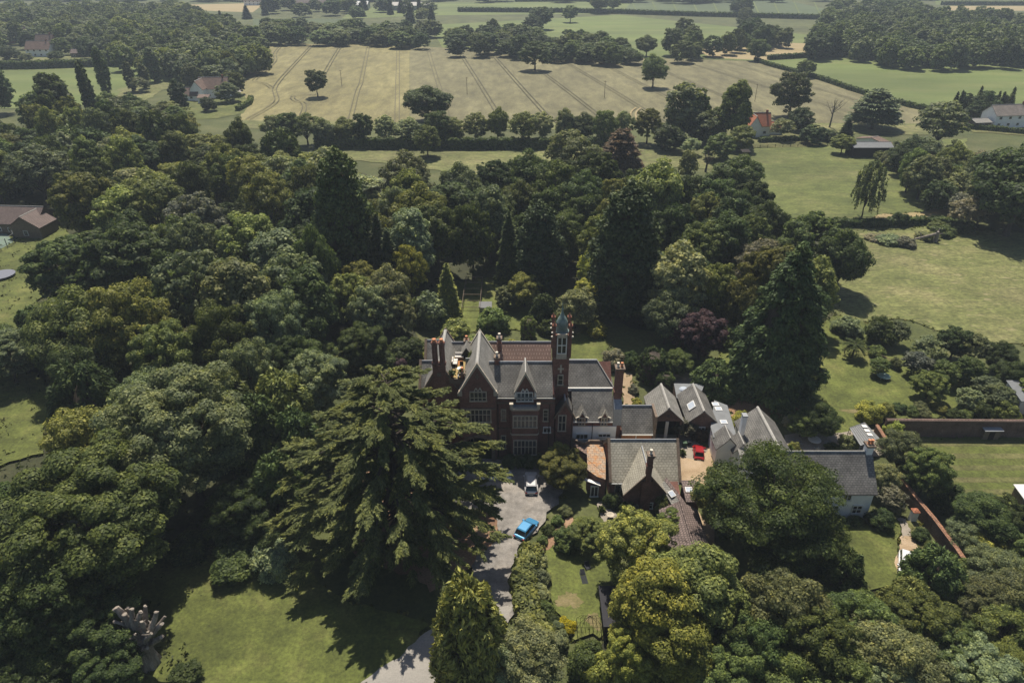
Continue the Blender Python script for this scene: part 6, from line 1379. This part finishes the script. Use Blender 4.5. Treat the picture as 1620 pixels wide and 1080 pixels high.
# the layered tree and the bottom edge
plant('layer', *at_z(1203, 868), 13.8, 16.5, 'e', 'broad layered olive green tree spreading between the lodge and the white cottage'); T('layer', 1288, 806, 9.5, 10, 'e'); T('yew', 1342, 880, 6.5, 5, 'd'); T('round', 1150, 760, 8, 7, 'o')
T('round', 1014, 824, 10.5, 8.8, 'b', 'leafy pale topped tree in front of the lodge'); T('tall', 1042, 908, 13, 8, 'y'); T('tall', 1115, 885, 13, 8.5, 'b'); T('round', 1000, 1010, 7.5, 5, 'y'); T('round', 1150, 950, 10, 7, 'm'); T('tall', 1075, 985, 10, 7, 'y')
T('round', 1245, 925, 11, 8.5, 'g'); T('round', 1300, 985, 10, 8, 'm'); T('round', 1375, 960, 8, 7.5, 'm'); T('airy', 1405, 1000, 8, 8, 'g'); T('round', 1205, 1000, 9, 7, 'd'); T('round', 1470, 955, 7, 7, 'm'); T('round', 1335, 1045, 8, 7, 'm'); T('round', 1255, 1040, 8, 7, 'm'); T('airy', 1450, 1025, 7, 7, 'g'); T('round', 1560, 1040, 6, 7, 'g'); T('round', 1500, 1000, 6, 6.5, 'd'); T('shrub', 1530, 985, 3, 4.5, 'g'); T('round', 1610, 1030, 5, 5, 'm'); T('round', 1160, 1040, 8, 7, 'm'); T('round', 1400, 1060, 6, 7, 'g'); T('round', 1510, 1060, 5, 6, 'm')
T('yew', 740, 935, 13.5, 7.4, 'b', 'bright green bushy conifer beside the pale drive'); T('airy', 838, 1008, 7, 7.2, 's'); T('airy', 800, 1030, 6, 5, 's'); T('shrub', 930, 1030, 3.5, 4, 'd'); T('shrub', 955, 1045, 4, 4, 'y')
# front garden
T('round', 890, 722, 5.5, 6.4, 'o', 'dense round bushy tree at the corner of the forecourt by the lodge'); G('round', 925, 864, 4.0, 4.8, 'o'); G('round', 898, 866, 2.8, 3.4, 'd'); plant('shrub', 6.6, 75.4, 3.4, 3.6, 'y', 'sunlit yellow green bush against the manor front')
for px, py, h, w, c in ((895, 800, 1.3, 1.8, 'g'), (882, 815, 1.3, 1.7, 'm'), (868, 830, 1.2, 1.6, 'd'), (859, 846, 1.2, 1.5, 'm'), (852, 880, 1.7, 2.2, 's'), (852, 905, 1.8, 2.4, 's'), (853, 930, 1.7, 2.2, 's'), (862, 955, 1.5, 2, 'm'), (868, 975, 1.4, 2, 'd'), (880, 990, 1.5, 2, 'g'), (884, 1005, 1.6, 2.2, 'g')): G('shrub', px, py + 14, h, w, c)
G('shrub', 895, 996, 1.3, 2.2, 'k', 'vivid yellow flowering shrub at the foot of the front lawn'); G('shrub', 980, 790, 1.6, 2.2, 'g'); G('shrub', 992, 812, 2.0, 2.0, 'd'); G('shrub', 1046, 815, 3.0, 2.0, 'm'); G('shrub', 1006, 820, 2.0, 1.6, 'l'); G('shrub', 966, 800, 2, 2, 'd'); T('round', 1065, 812, 4, 3.6, 'm')
for x, c in ((-.4, 'd'), (1.0, 'd'), (2.4, 'd'), (3.9, 'd'), (5.0, 'd')): plant('shrub', x, 75.2, 1.9, 2.2, c)
T('airy', 1088, 665, 3.4, 3.4, 'l'); T('shrub', 1108, 675, 2.4, 2.6, 'r'); G('shrub', 1142, 850, 1.4, 1.4, 'm'); G('shrub', 1118, 800, 1.4, 1.4, 'd')
hedge('hedge', [at_z(*p, 1.0) for p in ((846, 868), (834, 890), (829, 920), (832, 955), (842, 985), (866, 1012))], 2.6, 2.0, 'o', 'broad clipped hedge curving along the drive below the blue car')
# avenue and the lone field trees
rv = random.Random(77)
for k, px in enumerate((438, 466, 492, 520, 549, 582, 615, 648, 686, 720, 753, 787, 823, 855, 889, 925, 958, 990, 1025)):
    G(('round', 'round', 'airy', 'round', 'tall')[k % 5], px + rv.uniform(-6, 6), 229 + rv.uniform(-2, 3), rv.uniform(9.5, 13.2), rv.uniform(7.4, 10.6), 'gdmgoms'[k % 7], group='avenue trees along the foot of the wheat field')
G('round', 676, 194, 14.5, 20, 'd', 'dark domed oak standing in the wheat behind the avenue'); G('round', 677, 249, 10.5, 9.5, 'm', 'lone round tree standing in the strip meadow with its shadow'); G('round', 503, 154, 12.5, 11.5, 'd', 'lone oak in the yellower half of the wheat field')
G('round', 846, 112, 16, 18, 'm', 'broad lone oak near the far edge of the wheat field'); G('round', 1032, 139, 16, 14, 'm', 'lone oak with a clear trunk in the greyer wheat'); G('round', 1195, 97, 13, 14, 'm', 'oak where the wheat, stubble and pasture meet'); G('round', 1272, 123, 9, 10, 'm', 'small tree on the slanting hedge of the pasture')
G('round', 902, 36, 15, 16, 'm', 'lone tree in the distant pasture'); G('round', 947, 22, 18, 20, 'm', 'larger of the two trees on the far field hedge'); G('round', 971, 18, 15, 16, 'm', 'smaller of the two trees on the far field hedge'); G('round', 857, 47, 18, 22, 'd', 'big round tree behind the far copse'); G('round', 843, 54, 14, 18, 'd', 'squat tree behind the far copse'); G('round', 1022, 90, 13, 14, 'm', 'tree ending the copse above the wheat')
G('round', 1247, 186, 18, 16, 'c', 'very dark heavy headed pine behind the orange roofed cottage'); G('flat', 1378, 204, 15, 19, 'g', 'wide spreading grey green tree at the corner of the wheat'); G('airy', 1478, 238, 17, 17, 'g'); G('round', 1265, 208, 9, 10, 'd'); G('tall', 1155, 226, 22, 12, 'm', 'tall pointed tree beside the orange roofed cottage'); G('tall', 1075, 220, 20, 14, 'g'); G('round', 1098, 218, 18, 10, 'm'); G('round', 1055, 238, 9, 12, 'd'); G('round', 1110, 226, 11, 12, 'g'); G('round', 1128, 222, 12, 12, 'd'); G('round', 1135, 254, 9, 11, 'm'); G('round', 1170, 240, 9, 9, 'o'); G('airy', 1092, 246, 6, 7, 's')
G('round', 1330, 244, 6.5, 8.5, 'm', 'small round tree on bare ground beside the black barn'); G('round', 1283, 228, 7, 9, 'd'); G('airy', 1235, 222, 8, 9, 's'); G('spruce', 1336, 222, 8, 6, 'd'); G('shrub', 1308, 222, 4, 8, 'd')
G('weep', 1362, 347, 15.5, 8.6, 's', 'thin drooping birch standing in the lower paddock'); G('round', 1590, 374, 23, 22, 'd', 'massive dark oak shading the corner of the dry meadow'); G('tall', 1545, 356, 14, 7, 'l'); G('shrub', 1421, 356, 3.4, 4, 'd')
for px, py, h, w, c in ((1385, 380, 1.6, 5, 'l'), (1405, 385, 2, 6, 'g'), (1430, 388, 2, 6, 'l'), (1465, 378, 1.8, 5, 'g'), (1490, 372, 2.4, 6, 'm'), (1515, 366, 2.2, 6, 'd'), (1480, 362, 2, 5, 'm')): G('shrub', px, py, h, w, c)
hedge('hedge', [at_z(*p) for p in ((1285, 357), (1380, 358), (1460, 354), (1500, 356), (1540, 364))], 2.2, 1.8, 'd', 'scrubby hedge between the paddock and the dry meadow', .5, 10)
hedge('hedge', [at_z(*p) for p in ((500, 235), (660, 236), (800, 236), (985, 236))], 2.6, 3.8, 'd', 'long dark hedge along the lane below the avenue', .6, 8)
hedge('hedge', [at_z(*p) for p in ((1195, 97), (1215, 104), (1262, 117), (1300, 127), (1345, 143), (1400, 160), (1440, 170), (1470, 176))], 2.4, 2.0, 'd', 'slanting hedge between the wheat and the pasture', .7, 6)
hedge('hedge', [at_z(*p) for p in ((1215, 95), (1300, 90), (1395, 84))], 3.0, 2.8, 'd', 'hedge between the stubble and the pasture', .8, 5)
hedge('hedge', [at_z(*p) for p in ((-60, 110), (60, 108.5), (160, 105), (240, 101), (275, 99))], 6, 4.0, 'd', 'long dark hedge at the far side of the grass field', .9, 4)
hedge('hedge', [at_z(*p) for p in ((725, 19), (880, 20), (980, 22))], 6, 4, 'd', 'distant hedge across the far green fields', 1.4, 2); hedge('hedge', [at_z(*p) for p in ((980, 22), (1100, 26), (1300, 31))], 6, 4, 'd', 'distant hedge below the striped crop', 1.4, 2); hedge('hedge', [at_z(*p) for p in ((1490, 8.5), (1720, 9))], 6, 4, 'd', 'distant hedge between pasture and stubble beyond the wood', 1.4, 2); hedge('hedge', [at_z(*p) for p in ((815, 3), (1000, 2.5))], 6, 4, 'd', 'farthest hedge along the skyline fields', 1.4, 2)
hedge('hedge', [at_z(*p) for p in ((1200, 226), (1240, 224), (1290, 222))], 1.5, 1.8, 'd', 'garden hedge below the orange roofed cottage', .5, 8); hedge('hedge', [at_z(*p) for p in ((1530, 204), (1580, 208), (1640, 214))], 2, 1.8, 'd', 'garden hedge before the detached house', .5, 8); hedge('hedge', [at_z(*p) for p in ((350, 137), (378, 136))], 2, 2, 'd', 'short hedge beside the farm yard', .6, 6); hedge('hedge', [at_z(*p) for p in ((376, 176), (395, 166), (398, 158))], 2, 2, 'm', 'curved hedge round the farmhouse garden', .6, 6)
# farmhouse surroundings, poplars
G('round', 372, 150, 11, 11, 'm'); G('round', 362, 162, 9, 11, 'g'); G('round', 332, 176, 6, 7, 'd'); G('tall', 288, 180, 14, 8, 'd'); G('round', 342, 132, 8, 9, 'r')
G('poplar', 172, 152, 22, 6, 'd', 'tall dark columnar poplar at the edge of the grass field'); G('poplar', 246, 130, 17, 8, 'g', 'leafy columnar poplar at the corner of the grass field'); G('poplar', 267, 122, 10, 5, 'g'); G('poplar', 210, 145, 14, 5, 'g'); G('poplar', 232, 140, 12, 5, 'g'); G('airy', 222, 146, 7, 10, 'g'); G('poplar', 152, 195, 24, 5, 'd')
G('tall', 100, 210, 22, 15, 'd'); G('airy', 70, 220, 17, 13, 'd'); G('tall', 8, 180, 20, 11, 'd')
# fill the woods
scatter([(-90, 190), (40, 190), (70, 172), (160, 178), (240, 186), (300, 198), (400, 212), (470, 228), (540, 250), (640, 266), (700, 278), (760, 287), (760, 325), (680, 375), (570, 460), (300, 440), (120, 400), (120, 290), (100, 255), (-90, 255)], 13, 11, [('round', 'm'), ('round', 'd'), ('round', 'g'), ('round', 'b'), ('tall', 'm'), ('tall', 's'), ('airy', 'g'), ('round', 'o'), ('round', 'b'), ('yew', 'd'), ('round', 'd'), ('airy', 'o'), ('tall', 'd')], 11, (9, 19), (8, 16), .74)
scatter([(-90, 470), (60, 470), (300, 430), (520, 530), (470, 600), (300, 600), (110, 600), (70, 520), (-90, 520)], 12, 10, [('round', 'd'), ('round', 'm'), ('round', 'g'), ('yew', 'd')], 12, (9, 14), (8, 11), .72)
scatter([(760, 275), (980, 270), (1210, 300), (1230, 400), (1150, 450), (1040, 440), (930, 360), (880, 340), (760, 335)], 12, 10, [('round', 'd'), ('round', 'm'), ('round', 'd'), ('tall', 'm'), ('yew', 'd')], 13, (10, 14), (8, 11), .74)
scatter([(1425, 228), (1450, 215), (1500, 240), (1600, 245), (1640, 250), (1640, 330), (1560, 330), (1500, 300), (1440, 262)], 8, 9, [('round', 'm'), ('round', 'd'), ('airy', 'g'), ('round', 'g'), ('airy', 'l')], 14, (7, 13), (7, 11), .7)
scatter([(1395, 240), (1430, 225), (1445, 240), (1420, 262)], 4, 6, [('shrub', 'm'), ('shrub', 'g')], 15, (3, 5), (5, 7), .8)
scatter([(1508, 158), (1560, 151), (1605, 153), (1600, 160), (1540, 164)], 7, 6, [('spruce', 'd'), ('round', 'd'), ('spruce', 'm')], 16, (7, 10), (6, 8), .6)
scatter([(-60, 890), (60, 900), (170, 1000), (190, 1090), (-60, 1090)], 4, 6, [('shrub', 'd'), ('round', 'd')], 17, (3, 6), (4, 6), .7)
scatter([(1180, 950), (1340, 940), (1560, 960), (1640, 1000), (1640, 1090), (920, 1090), (960, 1040), (1080, 1010)], 3, 5, [('shrub', 'd'), ('shrub', 'm'), ('round', 'd'), ('shrub', 'g')], 18, (2.5, 5), (4, 6), .7)
scatter([(-40, 590), (70, 590), (60, 680), (40, 760), (-60, 760)], 4, 7, [('shrub', 'd'), ('round', 'd'), ('shrub', 's'), ('shrub', 'g')], 19, (2.5, 5), (4, 6), 2.2)
scatter([(410, 36), (560, 42), (690, 40), (700, 60), (560, 57), (412, 54)], 8, 12, [('round', 'm'), ('round', 'd'), ('tall', 'm'), ('tall', 'g'), ('round', 'g')], 20, (9, 14), (12, 18), .5, most=44)
scatter([(715, 44), (780, 40), (850, 48), (862, 60), (850, 70), (720, 66)], 10, 11, [('round', 'd'), ('round', 'm'), ('tall', 'd')], 21, (10, 15), (12, 17), .5, most=34)
scatter([(870, 56), (940, 52), (985, 64), (1005, 74), (990, 79), (868, 72)], 10, 11, [('round', 'd'), ('round', 'm'), ('tall', 'm')], 22, (9, 14), (11, 15), .5, most=30)
scatter([(1060, 66), (1085, 45), (1100, 52), (1105, 70), (1130, 62), (1170, 55), (1180, 40), (1160, 6), (1178, 2), (1190, 40), (1265, 56), (1240, 62), (1140, 70), (1085, 80), (1062, 84)], 8, 12, [('round', 'd'), ('round', 'm')], 23, (10, 17), (11, 16), .75, most=30)
scatter([(285, 106), (340, 92), (410, 80), (405, 92), (370, 106), (300, 114)], 9, 10, [('round', 'm'), ('round', 'g'), ('round', 'd'), ('round', 'b')], 24, (10, 16), (10, 14), .7, most=34)
scatter([(330, 30), (470, 14), (560, 20), (660, 24), (700, 20), (700, 8), (560, 2), (430, 2)], 8, 24, [('round', 'd'), ('round', 'm'), ('spruce', 'd')], 25, (10, 18), (14, 22), .9, most=30)
for px, py in ((700, 120),): pass
w1 = wood('woodland', [(-260, 4), (280, 2), (330, 18), (400, 40), (412, 80), (330, 94), (250, 84), (175, 74), (160, 52), (60, 44), (-20, 40), (-260, 40)], 13, 13, 'mmgdb', 31)
tag(w1, 'broad far wood of rounded crowns beyond the grass field', 'woodland')
w2 = wood('woodland', [(1290, 60), (1300, 20), (1330, 2), (1440, -6), (1480, 14), (1640, 18), (1840, 10), (1880, 66), (1620, 70), (1420, 74), (1380, 62)], 14, 13, 'mmgdd', 32)
tag(w2, 'dense far wood behind the large pasture', 'woodland')
w3 = wood('woodland', [(-900, -40), (1000, -42), (2200, -42), (2200, -24), (1100, -10), (600, -12), (-900, -14)], 12, 26, 'mdg', 33); tag(w3, 'hazy belt of trees at the farthest edge of the fields', 'woodland')

scatter([(165, 160), (280, 168), (300, 190), (190, 186)], 7, 9, [('round', 'd'), ('round', 'm'), ('airy', 'g'), ('round', 'o')], 41, (7, 11), (8, 11), .66, most=16)
for px, py, h, w, c in ((18, 96, 9, 12, 'd'), (44, 98, 5, 9, 'g'), (90, 97, 6, 9, 'd'), (100, 88, 11, 13, 'm'), (142, 94, 13, 13, 'd'), (160, 96, 6, 8, 'g'), (-5, 82, 14, 16, 'm'), (50, 78, 12, 14, 'd'), (120, 80, 11, 13, 'g'), (180, 97, 5, 8, 'm'), (205, 98, 6, 9, 'g')): G('round', px, py, h, w, c)

# rough grass, nettles and ferns along edges and on the woodland floor
rng = np.random.default_rng(99); rp = random.Random(99); C, Sz, Tn = [], [], []
for P in EDGES:
    for a, b in zip(P, P[1:] + P[:1]):
        if min(a[1], b[1]) > 190: continue
        L = sqrt((b[0] - a[0]) ** 2 + (b[1] - a[1]) ** 2)
        for k in range(max(1, int(L * 2.2 + rp.random()))):
            if rp.random() < .45: continue
            f = rp.random(); C.append((a[0] + (b[0] - a[0]) * f + rp.gauss(0, .3), a[1] + (b[1] - a[1]) * f + rp.gauss(0, .3))); Sz.append(rp.uniform(.10, .26)); Tn.append(rp.choice(((.10, .12, .028), (.12, .12, .04), (.075, .095, .024))))
for P in FLOORS:
    xs, ys = [p[0] for p in P], [p[1] for p in P]; area_ = (max(xs) - min(xs)) * (min(max(ys), 190) - min(ys))
    for _ in range(int(min(9000, area_ * .45))):
        x, y = rp.uniform(min(xs), max(xs)), rp.uniform(min(ys), min(max(ys), 190))
        if inside(x, y, P) and not (-13.5 < x < 48 and 56 < y < 92): C.append((x, y)); Sz.append(rp.uniform(.3, .9)); Tn.append(rp.choice(((.045, .06, .018), (.06, .065, .024), (.035, .045, .014))))
C, Sz, Tn = np.array(C), np.array(Sz), np.array(Tn); m = 7; idx = np.repeat(np.arange(len(C)), m); n = len(idx)
P3 = np.stack([C[idx, 0] + rng.normal(size=n) * Sz[idx] * .6, C[idx, 1] + rng.normal(size=n) * Sz[idx] * .6, .05 + rng.uniform(0, 1, n) * Sz[idx]], 1)
V, Q = leaf_quads(P3, rng.normal(size=(n, 3)) * .6 + np.array([0, 0, .8]), .26, 1.8, rng)
me = raw_mesh('undergrowth', V, Q, [LEAF_MASS]); at = me.color_attributes.new('tint', 'FLOAT_COLOR', 'POINT'); at.data.foreach_set('color', np.repeat(np.concatenate([Tn[idx], np.ones((n, 1))], 1), 4, 0).astype(np.float32).ravel())
o = bpy.data.objects.new('undergrowth', me); COL.objects.link(o); tag(o, 'rough grass, nettles and ferns along the lawn edges and under the trees', 'undergrowth', None, 'stuff'); print('undergrowth', len(C))
# ------------------------------------------------------------------ grow the plants: the 300 leafy trees that show largest one by one, the remainder as one mass
leafy = [t for t in TREES if t['kind'] in ('round', 'tall', 'airy', 'layer')]
def shows(t):
    px, py = pix(t['x'], t['y'], t['H'] * .8); d = sqrt(t['x'] ** 2 + t['y'] ** 2 + 3000)
    return (10 if t['label'] or t['group'] else 1) * t['W'] * t['H'] / d ** 2 * (1 if -60 < px < 1680 and py < 1150 else 0)
leafy.sort(key=shows, reverse=True)
for t in leafy[296:]: t['merge'] = True
items = []
for t in TREES:
    if t['kind'] not in NAMES: continue
    if t.get('merge'):
        if shows(t) == 0: continue
        me, c, rz, sc = make_plant(t); items.append((me, c, t['x'], t['y'], rz, sc))
    else: make_plant(t)
print('leafy', len(leafy), 'merged', len(items))
if items: merged('distant_trees', items, 'smaller far trees massed along the copses and deep in the woods', 'woodland')

# ------------------------------------------------------------------ labels for the plants that still need one
MARKS = [('the manor porch', -4.6, 75), ('the twin chimney stacks', -10, 78), ('the copper topped tower', 6.7, 82), ('the lichened barn', 22.8, 84), ('the lodge', 17, 70), ('the white cottage', 42, 67), ('the glazed lean-to', 45, 76),
         ('the brick garden wall', 72, 82), ('the slanting wall', at_z(1500, 850)[0], at_z(1500, 850)[1]), ('the blue car', *at_z(830, 842)), ('the great cedar', *CEDAR), ('the pollarded trunk', *at_z(238, 1052)), ('the front lawn chairs', *at_z(925, 910)),
         ('the purple leaved tree', *at_z(1115, 575)), ('the lawn conifer', *at_z(1268, 625)), ('the palm', *at_z(1347, 567)), ('the dry meadow', *at_z(1500, 450)), ('the massive oak', *at_z(1590, 374)), ('the black barn', *at_z(1378, 250)), ('the drooping birch', *at_z(1362, 347)),
         ('the orange roofed cottage', *at_z(1205, 212)), ('the detached house', *at_z(1600, 200)), ('the avenue', *at_z(800, 230)), ('the strip meadow', *at_z(760, 260)), ('the wheat field', *at_z(600, 130)), ('the farmhouse', *at_z(338, 158)), ('the grass field', *at_z(100, 140)),
         ('the columnar poplar', *at_z(172, 152)), ('the club house', *at_z(20, 372)), ('the trampoline', *at_z(4, 440)), ('the towering dark conifer', *at_z(530, 480)), ('the broad dark conifer', *at_z(1000, 480)), ('the kitchen garden', *at_z(750, 480)), ('the far copse', *at_z(780, 80)), ('the far hamlet', *at_z(520, 12)),
         ('the stubble field', *at_z(1250, 82)), ('the pasture', *at_z(1450, 120)), ('the long shed', 21, 58), ('the drive', *at_z(700, 1010)), ('the gate pillar', *at_z(1442, 820)), ('the walled lawn', *at_z(1560, 745)), ('the patio table', *at_z(1287, 701)), ('the tower lawn', *at_z(930, 560)), ('the domed oak', *at_z(676, 194)), ('the far striped crop', *at_z(1150, 12)), ('the tumbledown shed', *at_z(1565, 1012)), ('the layered tree', *at_z(1215, 870)), ('the drive conifer', *at_z(740, 1060))]
ORD = ['', 'second ', 'third ', 'fourth ', 'fifth ', 'sixth ', 'seventh ', 'eighth ', 'ninth ', 'tenth ', 'eleventh ', 'twelfth ', 'thirteenth ', 'fourteenth ', 'fifteenth ', 'sixteenth ']
SIDE = {}
groups = {}
for t in TREES:
    if t['label'] or t['obj'] is None: continue
    ds = sorted(((m[1] - t['x']) ** 2 + (m[2] - t['y']) ** 2, m) for m in MARKS); A = ds[0][1]; B = None
    ax, ay = A[1] - t['x'], A[2] - t['y']; la = sqrt(ax * ax + ay * ay) or 1
    for d2, m in ds[1:]:
        bx, by = m[1] - t['x'], m[2] - t['y']; lb = sqrt(bx * bx + by * by) or 1
        if (ax * bx + ay * by) / (la * lb) < -.15: B = m; break
    where = f'between {A[0]} and {B[0]}' if B else f'beyond {A[0]}'
    groups.setdefault((t['word'], where), []).append((la, t, A))
used = set(o.get('label') for o in bpy.data.objects if o.get('label'))
for (word, where), ts in groups.items():
    ts.sort(key=lambda q: q[0])
    for k, (la, t, A) in enumerate(ts):
        lab = f'{ORD[min(k, 15)]}{word} {where}'
        if len(ts) > 1: lab = (f'{ORD[k] if k else "first "}{word} from {A[0]}' + (where.replace(f'between {A[0]} and', ' towards') if 'between' in where else '')).replace('  ', ' ')
        while lab in used: lab = 'smaller ' + lab
        used.add(lab); t['obj']['label'] = lab; t['obj']['category'] = NAMES[t['kind']][2]
for t in TREES:
    if t['label'] and t['kind'] in NAMES and t['obj']: t['obj']['category'] = NAMES[t['kind']][2]

# ------------------------------------------------------------------ air
hz = MB(); hz.box(-1550, 1550, -110, 1950, -1.0, 70.0); ho = hz.build('haze'); ho['kind'] = 'stuff'
m, nt, out = new_mat('air'); v = nt.nodes.new('ShaderNodeVolumePrincipled'); v.inputs['Color'].default_value = (.74, .86, 1.0, 1); v.inputs['Density'].default_value = HAZE; v.inputs['Anisotropy'].default_value = 0.0
nt.links.new(v.outputs[0], out.inputs['Volume']); ho.data.materials.clear(); ho.data.materials.append(m)

# ------------------------------------------------------------------ light, sky, camera
W = bpy.data.worlds.new('World'); SC.world = W; W.use_nodes = True; nt = W.node_tree; nt.nodes.clear()
sky = nt.nodes.new('ShaderNodeTexSky'); sky.sky_type = 'NISHITA'; sky.sun_disc = False; sky.sun_elevation = SUN_EL; sky.sun_rotation = SUN_AZ; sky.altitude = 100; sky.air_density = 1.0; sky.dust_density = 1.5; sky.ozone_density = 1.0
bg = nt.nodes.new('ShaderNodeBackground'); bg.inputs['Strength'].default_value = SKY; o = nt.nodes.new('ShaderNodeOutputWorld'); nt.links.new(sky.outputs[0], bg.inputs[0]); nt.links.new(bg.outputs[0], o.inputs[0])
L = bpy.data.lights.new('Sun', 'SUN'); L.energy = SUN; L.angle = radians(.5); L.color = (1.0, .91, .77); lo = bpy.data.objects.new('Sun', L); COL.objects.link(lo)
lo.rotation_euler = (-(pi / 2 - SUN_EL), 0, -SUN_AZ); lo.location = (0, 200, 400)
cam = bpy.data.cameras.new('Camera'); cam.lens = 24.0; cam.sensor_width = 36.0; cam.clip_end = 5000; cam.clip_start = .5
co = bpy.data.objects.new('Camera', cam); COL.objects.link(co); co.location = (0, 0, CAM_H); co.rotation_euler = (pi / 2 - PITCH, 0, 0); SC.camera = co
SC.view_settings.view_transform = 'Standard'; SC.view_settings.look = 'None'; SC.view_settings.exposure = EXPO; SC.view_settings.gamma = 1
SC.render.engine = 'CYCLES'; cy = SC.cycles; cy.max_bounces = 6; cy.diffuse_bounces = 3; cy.glossy_bounces = 2; cy.transmission_bounces = 3; cy.transparent_max_bounces = 6; cy.volume_bounces = 0; cy.use_denoising = True; cy.caustics_reflective = False; cy.caustics_refractive = False; cy.use_adaptive_sampling = False
